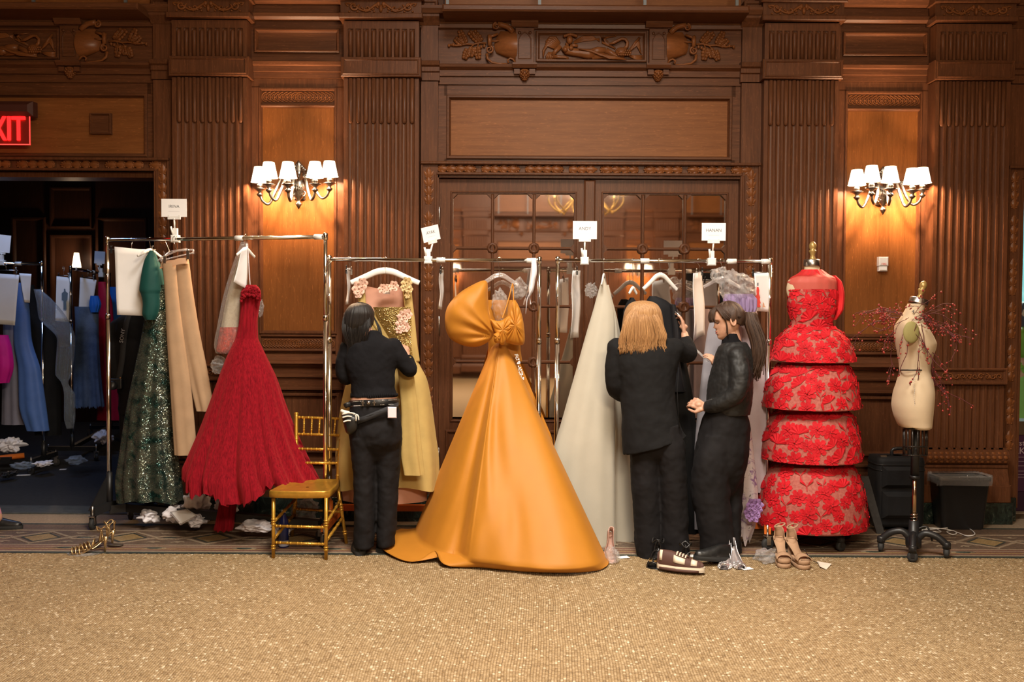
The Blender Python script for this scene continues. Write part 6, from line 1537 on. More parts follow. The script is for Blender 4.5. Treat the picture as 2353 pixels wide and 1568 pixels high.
def tier(name, rows, seed, dens, depth_k=.92, dmax=.34, lining=True, spread=(-.22, 1.22), y0=0.0):
    P, full = loft_pts(rows, YM + y0, dep=depth_k, dmax=dmax, folds=3, amp=.02, seed=seed, nu=96, nv=30)
    b = MB(); b.grid(P, closed_u=True); o = b.build(name, redf, dress); solidify(o, .003)
    rnd = random.Random(seed); placed = []; NV = len(P)
    def surf(k, v):
        k %= 96; v = min(1, max(0, v)) * (NV - 1); i = min(NV - 2, int(v)); fi = v - i; k0 = int(k) % 96; k1 = (k0 + 1) % 96; fk = k - int(k)
        A, B_, C_, D_ = Vector(P[i][k0]), Vector(P[i][k1]), Vector(P[i + 1][k0]), Vector(P[i + 1][k1])
        n_ = (B_ - A).cross(C_ - A); n_ = n_.normalized() if n_.length > 1e-12 else Vector((0, -1, 0))
        if n_.dot(Vector((A.x - AXR.x, A.y - YM, 0))) < 0: n_ = -n_
        return A.lerp(B_, fk).lerp(C_.lerp(D_, fk), fi), n_, (B_ - A).length, (C_ - A).length
    tries = 0
    while len(placed) < dens and tries < 6000:
        tries += 1
        k = rnd.uniform(spread[0], spread[1]) * 48; v = rnd.uniform(.02, .98); size = rnd.choice((.10, .11, .115, .12, .085)); kd = rnd.choice((0, 1, 2, 0, 3, 4)); r = size * (.44 if kd < 3 else .34)
        p_, n_, lu, lv = surf(k, v)
        if any((p_ - q).length < (r + s) * .86 for q, s in placed): continue
        placed.append((p_, r)); rot = rnd.uniform(-.6, .6) if kd > 2 else rnd.uniform(0, 6); ca, sa = math.cos(rot), math.sin(rot)
        me = ROSES[kd].copy()
        for vt in me.vertices:                       # the lace follows the cloth
            x, y, z = vt.co; xx, zz = (x * ca + z * sa) * size, (z * ca - x * sa) * size
            q, nn, _, _ = surf(k - xx / max(lu, .004), v - zz / max(lv * (NV - 1), .03)); vt.co = q + nn * (.003 - y * size)
        me.update(); q = bpy.data.objects.new(ROSES[kd].name, me); C.objects.link(q); q.parent = o; 
    return o
tier('bodice', [(666, 1812, 1921), (690, 1812, 1922), (715, 1815, 1919), (745, 1820, 1911), (760, 1812, 1919)], 1, 60, .62, .15)
tier('peplum', [(752, 1817, 1914), (765, 1802, 1930), (785, 1786, 1948), (805, 1779, 1956), (830, 1773, 1962)], 2, 62)
tier('tier', [(838, 1792, 1944), (852, 1780, 1954), (880, 1764, 1963), (910, 1756, 1968), (935, 1751, 1972)], 3, 68)
tier('tier', [(945, 1788, 1946), (960, 1772, 1958), (990, 1760, 1967), (1025, 1752, 1973), (1053, 1750, 1976)], 4, 72)
tier('tier', [(1062, 1786, 1950), (1080, 1768, 1964), (1120, 1752, 1977), (1165, 1743, 1985), (1206, 1740, 1988)], 5, 88)
core = garment('underskirt', [(800, 1800, 1935), (940, 1790, 1945), (1062, 1788, 1948), (1195, 1760, 1968)], YM, redt, dress, dep=.8, folds=5, amp=.03, dmax=.27, seed=2)
yok, nt, p = new_mat('red_net'); tr = N(nt, 'ShaderNodeBsdfTransparent'); mx = N(nt, 'ShaderNodeMixShader'); mx.inputs[0].default_value = .62; p.inputs['Base Color'].default_value = (.62, .03, .03, 1); p.inputs['Roughness'].default_value = .6
nt.links.new(tr.outputs[0], mx.inputs[1]); nt.links.new(p.outputs[0], mx.inputs[2]); nt.links.new(mx.outputs[0], nt.nodes['Material Output'].inputs[0])
garment('yoke', [(622, 1842, 1891), (630, 1832, 1902), (640, 1816, 1920), (652, 1810, 1924), (672, 1811, 1923)], YM, yok, dress, dep=.62, folds=9, amp=.015, dmax=.15, grow=0)
garment('collar', [(620, 1843, 1889), (626, 1838, 1897), (633, 1828, 1906)], YM, redt, dress, dep=.62, folds=11, amp=.03, dmax=.13, grow=0)
garment('cape_sleeve', [(634, 1905, 1918), (650, 1916, 1932), (680, 1918, 1937), (710, 1914, 1935), (735, 1908, 1920)], YM + .02, redt, dress, dep=2.2, folds=5, amp=.06, dmax=.12, seed=8)
# ---- bare dress form seen from its side -----------------------------------------------------
YF2 = -1.12
c0 = G(2096, 1274)
t = thing('dress_form', 'bare cream linen dress form in profile on a wheeled black base', 'mannequin', (c0.x, YF2, 0)); FORM2 = t
rows = [(698, 2087, 2125, .055), (712, 2081, 2122, .058), (726, 2073, 2118, .065), (738, 2067, 2118, .11), (748, 2064, 2121, .165), (762, 2062, 2131, .175), (778, 2061, 2141, .17), (790, 2062, 2146, .165), (802, 2064, 2144, .155), (825, 2068, 2137, .13), (852, 2070, 2134, .115), (880, 2064, 2140, .145), (905, 2057, 2142, .165), (930, 2054, 2140, .17), (950, 2057, 2138, .165), (970, 2064, 2136, .155), (982, 2072, 2134, .15), (984, 2078, 2130, .13)]
garment('torso', rows, YF2, linen, t, folds=2, amp=0, nu=64, nv=80)
b = MB(); b.grid([[W(2103 + 31.5 * f * math.cos(a), 984, YF2 - .145 * f * math.sin(a)) for a in np.linspace(0, 2 * PI, 40)] for f in (1, .02)]); b.build('torso_bottom', linen, t)
olive = cloth('olive_disc', (.30, .26, .10), .6)
b = MB(); b.ball(W(2094, 764, YF2 - .168), (18.5 / S(YF2), .018, 25 / S(YF2)), 24, 10); b.build('armhole_disc', olive, t)
b = MB(); q = [W(2102 + 33.4 * math.cos(a), 851, YF2 - .128 * math.sin(a)) for a in np.linspace(0, 2 * PI, 49)[:-1]]; b.tube(q, .004, 6, closed=True); b.build('waist_tape', M['black_steel'], t)
cap = W(2110, 697, YF2); Mx = Matrix.Translation(cap) @ Matrix.Rotation(.28, 4, 'Y')
b = MB(); b.lathe([(.062, -.006), (.062, .0), (.060, .004), (.060, .028), (.055, .032), (.0, .032)], 24, Mx); b.build('neck_cap', M['steel'], t); finial(t, 2112, 687, YF2, 1.12, .28)
fontmesh('lettering', '4', .034, M['ink'], t, wall_facing(W(2098, 716, YF2 - .068), .0) @ Matrix.Rotation(-.3, 4, 'Z'), .001)
b = MB()
for k in range(26): b.ball(W(2101 + 1 * math.sin(k), 862 + 4.6 * k, YF2 - .118 - .05 * math.sin(PI * min(1, k / 20))), (.0018, .003, .004), 5, 4)
b.build('side_stitching', M['ink_pale'], t)
b = MB(); dk = plain('smoked_cage', (.02, .016, .014), .25)
for a in np.linspace(0, 2 * PI, 15)[:-1]: b.tube([W(2103 + 27 * math.cos(a), 984, YF2 - .12 * math.sin(a)), W(2103 + 27 * math.cos(a), 1048, YF2 - .12 * math.sin(a))], .006, 6)
for py in (986, 1027, 1047): b.tube([W(2103 + 27 * math.cos(a), py, YF2 - .12 * math.sin(a)) for a in np.linspace(0, 2 * PI, 33)[:-1]], .006, 6, closed=True)
b.build('cage', dk, t)
b = MB(); b.tube([(c0.x, YF2, Z(984, YF2, 2096)), (c0.x, YF2, Z(1097, YF2, 2096))], .026, 14); b.lathe([(.032, 0), (.032, .02)], 14, Matrix.Translation((c0.x, YF2, Z(1100, YF2, 2096)))); b.build('pole_sleeve', M['black_steel'], t)
b = MB(); b.tube([(c0.x, YF2, .2), (c0.x, YF2, Z(1080, YF2, 2096))], .014, 14); b.build('pole', plain('pole_steel', (.6, .45, .3), .2, 1.0), t)
b = MB(); zs0, zs1 = Z(1232, YF2, 2096), Z(1180, YF2, 2096); b.tube([(c0.x + .022 * math.cos(a), YF2 + .022 * math.sin(a), zs0 + (zs1 - zs0) * i / 160) for i, a in enumerate(np.linspace(0, 16 * PI, 161))], .0035, 6); b.build('spring', M['chrome'], t)
cast_base(t, Vector((c0.x, YF2, 0)), -.42, .20, hubz=.13)
b = MB(); b.tube(curve_pts([(c0.x + .02, YF2, .17), (c0.x + .08, YF2 - .02, .19), (c0.x + .11, YF2 - .03, .10)], 10), .006, 6); b.build('pedal', M['black_steel'], t)
# berry garland draped over the shoulders
t = thing('berry_garland', 'tangle of dark red berry twigs draped over the bare dress form', 'garland', W(2100, 760, YF2), None)
twig = plain('dark_red_twig', (.10, .016, .018), .7); berry = plain('red_berry', (.30, .03, .022), .45, 0, .4, 60)
rnd = random.Random(11); tw, be = MB(), MB()
def sprig(p, d, L, r, depth=0):
    pts = [p]; q = p.copy(); dd = d.copy(); n = 7
    for i in range(n):
        dd = (dd + Vector((rnd.uniform(-.3, .3), rnd.uniform(-.3, .3), rnd.uniform(-.38, .25)))).normalized(); q = q + dd * L / n; pts.append(q.copy())
        if depth < 2 and rnd.random() < .30: sprig(q.copy(), (dd + Vector((rnd.uniform(-1, 1), rnd.uniform(-.7, .7), rnd.uniform(-.8, .6)))).normalized(), L * .42, r * .7, depth + 1)
        if rnd.random() < .10: be.ball(q + Vector((rnd.uniform(-.008, .008), rnd.uniform(-.008, .008), rnd.uniform(-.01, .01))), rnd.uniform(.004, .006), 6, 5)
    tw.tube(curve_pts(pts, 14), list(np.linspace(r, r * .4, 13)) if len(curve_pts(pts, 14)) == 13 else r * .8, 4)
    for _ in range(1 if depth else 2): be.ball(q + Vector((rnd.uniform(-.012, .012), rnd.uniform(-.012, .012), rnd.uniform(-.012, .012))), rnd.uniform(.0045, .008), 6, 5)
for k in range(17):                                   # collar of twigs
    a = rnd.uniform(0, 2 * PI); o = W(2098 + 24 * math.cos(a), 728 + 6 * math.cos(a) + rnd.uniform(-6, 6), YF2 - .11 * math.sin(a))
    out = Vector((math.cos(a) + rnd.uniform(-.4, .4), -math.sin(a) * .5 + rnd.uniform(-.3, .3), rnd.uniform(-.3, .35))).normalized(); sprig(o, out, rnd.uniform(.12, .28), .0026)
for px, py, y, dx in ((2070, 735, .1, -.35), (2058, 745, .12, -.2), (2118, 745, -.17, .1), (2112, 760, -.19, .05), (2128, 760, -.1, .3), (2136, 790, -.05, .3), (2140, 815, .0, .2), (2134, 850, -.05, .15), (2138, 868, -.02, .4), (2112, 800, -.17, 0), (2106, 745, -.19, -.1), (2142, 800, .05, .25), (2136, 830, -.06, .2)):
    sprig(W(px, py, YF2 + y), Vector((dx, -.05, -1)).normalized(), rnd.uniform(.2, .36), .0032)
for px, py, y, dx, dz in ((2125, 725, -.1, 1, .25), (2128, 738, -.05, 1, .15), (2068, 722, .05, -1, .5), (2066, 730, 0, -1, .1), (2130, 745, -.05, 1, -.3)): sprig(W(px, py, YF2 + y), Vector((dx, -.1, dz)).normalized(), .28, .003)
tw.build('twigs', twig, t); o = be.build('berries', berry, t); o['kind'] = 'stuff'
o = MB()
# ================================================================== SHOES
nude = cloth('beige_suede', (.42, .26, .16), .75, 500, .2)
def platform(label, c, yaw, group='platform sandals'):
    """ankle-strap platform sandal, toe towards the camera; c = floor point under the toe"""
    t = thing('platform_sandal', label, 'shoe', c, group); Mx = Matrix.Translation(c) @ Matrix.Rotation(yaw, 4, 'Z')
    def V(p): return Mx @ Vector(p)
    W0 = .047
    b = MB(); out = [(-.042, -.02), (-.036, -.045), (-.015, -.06), (.012, -.06), (.034, -.045), (.043, -.02), (.043, .04), (.036, .10), (-.036, .10), (-.043, .04)]
    for z0, z1, f in ((0, .028, 1.0), (.03, .058, .985)): 
        rg = [[V((x * f * g, y * f * g, z)) for x, y in out] for g, z in ((.9, z0), (1, z0 + .004), (1, z1 - .003), (.95, z1))]; b.grid(rg, closed_u=True); n = len(b.v); b.f.append(tuple(range(n - 10, n))); b.sm.append(False)
    b.build('platform_sole', nude, t)
    b = MB(); P = []
    for i in range(14):
        s = i / 13; y = -.05 + .25 * s; z = .06 + .085 * max(0, (s - .3) / .7) ** 1.3; w = (.036 - .010 * math.sin(PI * min(1, max(0, (s - .25) / .6)))) * (1 if s > .1 else .8); P.append([V((-w, y, z + .002)), V((0, y, z)), V((w, y, z + .002)), V((w, y, z - .008)), V((-w, y, z - .008))])
    b.grid(P, closed_u=True); b.build('footbed', nude, t)
    b = MB(); b.lathe([(.024, 0), (.022, .02), (.024, .09), (.028, .14)], 14, Mx @ Matrix.Translation((0, .175, 0)), sx=.95); b.build('heel', nude, t)
    b = MB(); P = []
    for i in range(6):
        s = i / 5; y = -.045 + .05 * s; P.append([V((.046 * math.cos(a), y + .01 * math.sin(a), .052 + (.030 + .006 * s) * math.sin(a))) for a in np.linspace(0, PI, 13)])
    b.grid(P); o = b.build('toe_band', nude, t); solidify(o, .004)
    b = MB(); P = []                                  # heel counter
    for i in range(8):
        h = i / 7; P.append([V(((.034 - .002 * h) * math.cos(a) * 1.0, .165 + .048 * math.sin(a) - .012 * h * math.sin(a), .135 + h * .085 * (math.sin(a) ** .6 if math.sin(a) > 0 else 0))) for a in np.linspace(-.15, PI + .15, 19)])
    b.grid(P); o = b.build('heel_counter', nude, t); solidify(o, .004)
    b = MB(); b.tube([V((.031 * math.cos(a), .165 + .038 * math.sin(a), .225 + .012 * math.cos(a))) for a in np.linspace(0, 2 * PI, 25)[:-1]], .004, 6, closed=True, flat=1.6); b.build('ankle_strap', nude, t)
    return t
platform('left of the two beige suede platform sandals, strap unbuckled', G(1800, 1302), -.12)
platform('right of the two beige suede platform sandals, with a paper tag', G(1843, 1305), .10)
t = thing('paper_tag', 'cream paper tag on a black cord beside the beige sandals', 'tag', G(1892, 1300))
b = MB(); a_ = [G(1877, 1290, .006), G(1911, 1296, .006), G(1899, 1309, .004), G(1884, 1302, .012)]; b.add([tuple(q) for q in a_] + [(q.x, q.y, q.z - .002) for q in a_], [(0, 1, 2, 3), (7, 6, 5, 4), (0, 4, 5, 1), (1, 5, 6, 2), (2, 6, 7, 3), (3, 7, 4, 0)]); b.build('card', plain('cream_card', (.75, .66, .55), .8), t)
b = MB(); b.tube(curve_pts([G(1848, 1262, .09), G(1862, 1285, .03), G(1874, 1292, .01), G(1882, 1295, .008)], 14), .002, 5); b.build('cord', M['black_plastic'], t)
b = MB(); b.tube(curve_pts([G(1750, 1285, .01), G(1765, 1290, .04), G(1790, 1296, .02), G(1825, 1302, .01), G(1870, 1302, .02)], 20), [.012] * 5 + [.02] * 8 + [.01] * 20 if False else .008, 5, flat=.3)
crumple('clear_bag', 1762, 1280, 70, 50, -1.30, M['film'], None, 'clear plastic bag lying beside the beige platform sandals', 'bag', 'clear plastic bags', 33, .3, .12, .003)
# high heels in several finishes
def pump(name, label, c, yaw, mat, parts, L=.225, hh=.10, tilt=0.0, group=None, roll=0.0):
    """stiletto; c = floor point under the ball, toe along -Y before yaw"""
    t = thing(name, label, 'shoe', c, group); Mx = Matrix.Translation(c) @ Matrix.Rotation(yaw, 4, 'Z') @ Matrix.Rotation(tilt, 4, 'X') @ Matrix.Rotation(roll, 4, 'Y')
    def V(p): return Mx @ Vector(p)
    prof = lambda s: hh * (0 if s < .35 else ((s - .35) / .65) ** 1.25)
    wid = lambda s: .036 * math.sin(PI * (.10 + .80 * min(1, s * 1.25 + .05))) ** .8 * (1 if s < .5 else 1 - .25 * (s - .5) / .5) + .004
    y = lambda s: -.07 + L * s * .92
    b = MB(); P = []
    for i in range(16):
        s = i / 15; w = wid(s); z = prof(s); P.append([V((-w, y(s), z + .006)), V((0, y(s), z + .004)), V((w, y(s), z + .006)), V((w * .9, y(s), z)), V((-w * .9, y(s), z))])
    b.grid(P, closed_u=True); b.build('sole', mat, t)
    b = MB(); b.tube([V((0, y(.97), hh - .005)), V((0, y(.95), hh * .5)), V((0, y(.94), 0))], [.018, .009, .006], 8); b.build('heel', mat, t)
    if 'upper' in parts:
        b = MB(); P = []
        for i in range(16):
            s = i / 15; w = wid(s) + .002; z = prof(s); h = .04 * (1 - .6 * s) if s < .32 else (.012 + .05 * max(0, (s - .55) / .45)); row = []
            for a in np.linspace(0, PI, 11):
                full = s < .32; hz = h * (math.sin(a) if full else min(1, abs(math.cos(a)) * 6 if False else 1) * (abs(math.cos(a)) ** .1 * .0 + (1 if abs(math.cos(a)) > .8 else math.nan)))
                row.append((a, hz))
            P.append((s, w, z, h))
        toe = [[V((w * math.cos(a), y(s), z + h * math.sin(a) + .003)) for a in np.linspace(0, PI, 11)] for s, w, z, h in P[:6]]; b.grid(toe)
        for sd in (-1, 1): b.grid([[V((sd * w * (1 - .08 * k), y(s), z + (h if s > .4 else h * .8) * k)) for k in (0, .5, 1)] for s, w, z, h in P[5:]])
        s, w, z, h = P[-1]; b.grid([[V((w * math.cos(a) * (1 - .08 * k), y(s) + .012 * math.sin(a), z + h * k)) for a in np.linspace(0, PI, 9)] for k in (0, .5, 1)])
        o = b.build('upper', mat, t); solidify(o, .003)
    if 'straps' in parts:
        for i, s in enumerate((.12, .22, .32, .62, .82)):
            b = MB(); w = wid(s) + .004; z = prof(s); hz = (.04, .045, .05, .055, .075)[i]
            b.tube([V((w * math.cos(a), y(s) - .01 * math.sin(a) + (.02 if i > 2 else 0) * math.sin(a), z + hz * math.sin(a))) for a in np.linspace(0, PI, 15)], .005, 6, flat=1.6); b.build('strap', mat, t)
        b = MB(); w = .036; z = hh + .05; b.tube([V((w * math.cos(a), y(.88) + .034 * math.sin(a), z + .012 * math.sin(3 * a))) for a in np.linspace(0, 2 * PI, 25)[:-1]], .004, 6, closed=True, flat=1.6); b.build('ankle_strap', mat, t)
        b = MB(); b.tube([V((0, y(.98) + .004, hh)), V((0, y(.93) + .018, hh + .05))], .006, 6, flat=1.8); b.build('back_strap', mat, t)
    if 'crystals' in parts:
        b = MB(); rnd = random.Random(int(c.x * 1000))
        for _ in range(170):
            s = rnd.uniform(0, .36); a = rnd.uniform(.1, PI - .1); w = wid(s) + .005; b.ball(V((w * math.cos(a), y(s), prof(s) + .035 * math.sin(a))), rnd.uniform(.003, .005), 5, 4)
        o = b.build('crystals', plain('crystal', (.9, .9, .92), .08, .9), t); o['kind'] = 'stuff'
    if 'buckles' in parts:
        b = MB()
        for s in (.1, .2, .3):
            for k in (-.5, .5): q = V((wid(s) * k, y(s), .048)); b.cbox(q, (.018, .016, .012))
        b.build('metal_plates', plain('pale_gold', (.7, .55, .32), .2, 1.0), t)
    return t
goldl = plain('gold_leather', (.55, .38, .19), .25, .8); blackl = plain('black_leather', (.012, .011, .011), .3); silv = plain('silver_leather', (.72, .66, .66), .2, .7); pinks = plain('blush_satin', (.60, .38, .32), .45)
pump('strappy_heel', 'gold strappy heel lying on clear plastic at the border', G(186, 1272), -1.35, goldl, ('straps',), .25, .11, 0, 'gold strappy heels')
pump('strappy_heel', 'gold strappy heel standing behind the other gold heel', G(205, 1262), -.9, goldl, ('straps',), .25, .11, 0, 'gold strappy heels')
crumple('clear_bag', 190, 1276, 110, 14, -1.2, M['film'], None, 'flat clear plastic bag under the gold strappy heels', 'bag', 'clear plastic bags', 40, .3, .1, .002)
b = MB(); c = G(265, 1257); b.ball((c.x, c.y, .012), (.055, .03, .010), 16, 8); tag(b.build('sole_pad', plain('dark_pad', (.05, .035, .025), .5)), 'small dark oval pad lying right of the gold heels', 'insole')
pump('pump', 'blush satin pump in clear plastic at the edge of the orange train', G(1402, 1290), .12, pinks, ('upper',), .24, .10, .9, 'blush pumps')
crumple('clear_bag', 1406, 1278, 44, 60, -1.36, M['film'], None, 'clear plastic bag round the blush satin pump', 'bag', 'clear plastic bags', 41, .3, .08, .003)
pump('buckle_sandal', 'black sandal with gold plates behind the raised sneaker', G(1504, 1302), -.35, blackl, ('straps', 'buckles'), .22, .09, 0, 'black plated sandals')
pump('buckle_sandal', 'black sandal lying flat beside the raised sneaker', G(1540, 1306), -1.2, blackl, ('straps', 'buckles'), .22, .09, 0, 'black plated sandals')
crumple('clear_bag', 1530, 1312, 96, 16, -1.48, M['film'], None, 'clear plastic bag under the black plated sandals', 'bag', 'clear plastic bags', 42, .3, .12, .002)
pump('crystal_heel', 'silver crystal-toed heel nearer the black trouser hem', G(1666, 1304), -.3, silv, ('upper', 'crystals'), .22, .09, 0, 'silver crystal heels')
pump('crystal_heel', 'silver crystal-toed heel standing beside a paper tag', G(1696, 1303), .05, silv, ('upper', 'crystals'), .22, .09, 0, 'silver crystal heels')
for px, py, w, lb in ((1432, 1281, 26, 'white paper tag on the floor by the ivory hem'), (1716, 1307, 24, 'white paper tag on the floor beside the crystal heels'), (1590, 1278, 14, 'white paper tag on the floor between the two women')):
    q = G(px, py, .004); b = MB(); b.cbox(q, (w / 350, .05, .002), Matrix.Rotation(.3, 3, 'Z')); tag(b.build('paper_tag', M['card']), lb, 'tag', 'paper tags on the floor')
# ================================================================== PEOPLE
skin, nt, p = new_mat('skin'); co = coords(nt); n = noise(nt, co, 30, 4)
nt.links.new(ramp(nt, n, [(.3, (.50, .26, .17)), (.7, (.60, .34, .23))]), p.inputs['Base Color']); p.inputs['Roughness'].default_value = .5; p.inputs['Subsurface Weight'].default_value = .12; p.inputs['Subsurface Radius'].default_value = (.02, .008, .004)
def hair_mat(name, dark, light, sc=(90, 90, 3)):
    m, nt, p = new_mat(name); co = coords(nt, sc); n = noise(nt, co, 2.2, 5, .7, .4)
    nt.links.new(ramp(nt, n, [(.3, dark), (.7, light)]), p.inputs['Base Color']); p.inputs['Roughness'].default_value = .42; p.inputs['Anisotropic'].default_value = .5
    bump(nt, p, n, .6, .006); return m
h_black, h_blond, h_brown = hair_mat('black_hair', (.006, .005, .005), (.022, .018, .017)), hair_mat('auburn_hair', (.22, .095, .032), (.56, .31, .13)), hair_mat('brown_hair', (.022, .011, .007), (.085, .042, .024))
knit = cloth('black_knit', (.008, .0075, .009), .9, 420, .5, .3, .05, .15); wool = cloth('black_suiting', (.0085, .008, .0085), .85, 600, .25, .25, .04, .2); satin_b = cloth('black_satin', (.009, .0085, .0085), .6, 500, .1, .2, .15, .45); trous = cloth('black_trousers', (.009, .0078, .0085), .8, 500, .25, .3, .04, .2)
blk_leather = plain('black_shoe_leather', (.010, .010, .010), .4, 0, .3, 40, .2)
def fuse(name, mb, vox, mat, parent, smooth=4, wr=0.0, wscale=.12, fac=.6):
    """one continuous surface out of overlapping limbs"""
    o = mb.build(name, mat, parent)
    r = o.modifiers.new('remesh', 'REMESH'); r.mode = 'VOXEL'; r.voxel_size = vox; r.use_smooth_shade = True
    s = o.modifiers.new('smooth', 'SMOOTH'); s.iterations = smooth; s.factor = fac
    if wr:
        tx = bpy.data.textures.get('wr%.3f' % wscale) or bpy.data.textures.new('wr%.3f' % wscale, 'CLOUDS'); tx.noise_scale = wscale; tx.noise_depth = 2
        d = o.modifiers.new('wrinkle', 'DISPLACE'); d.texture = tx; d.strength = wr; d.mid_level = .5; d.texture_coords = 'LOCAL'
    bake(o); o.data.materials.clear(); o.data.materials.append(mat); return o
def lcap(mb, rows, Y, **k):
    k.setdefault('folds', 2); k.setdefault('amp', 0); k.setdefault('nu', 40); k.setdefault('nv', 30)
    P, _ = loft_pts(rows, Y, **k); n = len(P[0]); b0 = len(mb.v); mb.grid(P, closed_u=True)
    mb.f.append(tuple(range(b0, b0 + n))); mb.sm.append(True); e = len(mb.v); mb.f.append(tuple(range(e - 1, e - n - 1, -1))); mb.sm.append(True)
def limb(mb, pts, rad, n=14):
    """tapering limb through joints; rad in m"""
    c = curve_pts(pts, 8 * (len(pts) - 1)); m = len(c); xs = np.linspace(0, len(rad) - 1, m); rr = np.interp(xs, range(len(rad)), rad); mb.tube(c, list(rr), n)
    mb.ball(c[0], rr[0], 12, 8); mb.ball(c[-1], rr[-1], 12, 8)
def head(mb, Mx, k=1.0, ears=True):
    """Mx: head frame, +Y is where the face looks, Z up, origin at ear height"""
    prof = [(.115, .004, .004, .004), (.108, .040, .045, .038), (.095, .062, .070, .056), (.07, .082, .090, .069), (.045, .090, .099, .075), (.025, .092, .102, .0765), (.008, .087, .100, .076), (-.012, .084, .094, .074), (-.03, .085, .082, .071), (-.05, .086, .062, .065), (-.07, .085, .040, .056), (-.09, .083, .012, .044), (-.104, .078, -.02, .030), (-.113, .066, -.035, .014)]
    zs = np.linspace(.115, -.113, 40); A = np.array(prof)[::-1]; f = np.interp(zs, A[:, 0], A[:, 1]); bk = np.interp(zs, A[:, 0], A[:, 2]); w = np.interp(zs, A[:, 0], A[:, 3]); P = []
    for i, z in enumerate(zs):
        row = []
        for q in range(48):
            a = 2 * PI * q / 48; x = w[i] * math.copysign(abs(math.cos(a)) ** .88, math.cos(a)); s = math.sin(a); y = (f[i] if s > 0 else bk[i]) * math.copysign(abs(s) ** .88, s)
            if s > 0:
                y += .023 * math.exp(-(x / .010) ** 2) * (max(0, 1 - abs(z + .026) / .034) ** 1.0 if z > -.026 else math.exp(-((z + .026) / .006) ** 2))
                y -= .010 * math.exp(-((abs(x) - .031) / .014) ** 2 - ((z - .006) / .011) ** 2)
                y += .007 * math.exp(-(x / .02) ** 2) * (math.exp(-((z + .053) / .005) ** 2) + math.exp(-((z + .066) / .005) ** 2)) + .005 * math.exp(-(x / .016) ** 2 - ((z + .096) / .010) ** 2)
                y += .004 * math.exp(-((abs(x) - .028) / .02) ** 2 - ((z - .026) / .006) ** 2)
            row.append(Mx @ Vector((x * k, y * k, z * k)))
        P.append(row)
    b0 = len(mb.v); mb.grid(P, closed_u=True); mb.f.append(tuple(range(b0, b0 + 48))); mb.sm.append(True); e = len(mb.v); mb.f.append(tuple(range(e - 1, e - 49, -1))); mb.sm.append(True)
    if ears:
        for s in (-1, 1):
            mb.tube([Mx @ Vector((s * (.074 + .012 * abs(math.sin(a / 2)) ** .5) * k, (-.008 - .018 * math.sin(a) * .9) * k, (.0 + .030 * math.cos(a)) * k)) for a in np.linspace(0, 2 * PI, 14)[:-1]], .0065 * k, 6, closed=True); mb.ball(Mx @ Vector((s * .077 * k, -.009 * k, -.002)), (.010 * k, .016 * k, .027 * k), 8, 6)
def hand(mb, wrist, d, up, side, curl=(.5, .55, .6, .65), thumb=.5, k=1.0, pinch=False):
    """d: along the hand, up: back of the hand, side: +1 when the thumb lies along d x up"""
    d = Vector(d).normalized(); up = Vector(up); up = (up - d * up.dot(d)).normalized(); ac = d.cross(up) * side
    L = [.072, .080, .074, .058]
    for i in range(4):
        o = (.030 - .0195 * i) * k; kn = wrist + d * (.088 - .004 * abs(i - 1)) * k + ac * o; mb.tube([wrist + ac * o * .55 + d * .01, kn], [.013 * k, .0115 * k], 8); mb.ball(kn, .0118 * k, 8, 6)
        a = 0; q = kn
        for j, f in enumerate((.45, .31, .24)):
            a += curl[i] * (.8 if j == 0 else 1.0); v = (d * math.cos(a) - up * math.sin(a)) + ac * (.05 * (1.5 - i)); v.normalize(); e = q + v * L[i] * f * k
            mb.tube([q, e], [(.0092 - .0008 * j) * k, (.0086 - .0009 * j) * k], 8); mb.ball(e, (.0086 - .0009 * j) * k, 8, 6); q = e
    b = wrist + ac * .022 * k + d * .02 * k; v = (ac * .75 + d * .6 - up * .35 * thumb).normalized(); q = b + v * .042 * k; mb.tube([b, q], [.016 * k, .0115 * k], 8); mb.ball(q, .0115 * k, 8, 6)
    v2 = (d * .9 + ac * (.25 - .5 * thumb) - up * .55 * thumb).normalized(); e = q + v2 * .032 * k; mb.tube([q, e], [.0108 * k, .0095 * k], 8); mb.ball(e, .0095 * k, 8, 6); g = e + (v2 * .9 - ac * .25 * thumb).normalized() * .026 * k; mb.tube([e, g], [.0095 * k, .0075 * k], 8); mb.ball(g, .0075 * k, 8, 6)
    mb.ball(wrist + d * .05 * k, (.03 * k, .03 * k, .022 * k), 10, 8)
def wisps(name, starts, mat, parent, n_each=1, r=.0016, seed=0, spread=.01):
    rnd = random.Random(seed); b = MB()
    for pts in starts:
        for _ in range(n_each):
            off = Vector((rnd.gauss(0, spread), rnd.gauss(0, spread * .6), rnd.gauss(0, spread * .4))); b.tube(curve_pts([Vector(q) + off * (.3 + .7 * i / len(pts)) for i, q in enumerate(pts)], 12), [r * 1.3] * 4 + [r] * 20 if False else r, 4)
    return b.build(name, mat, parent)
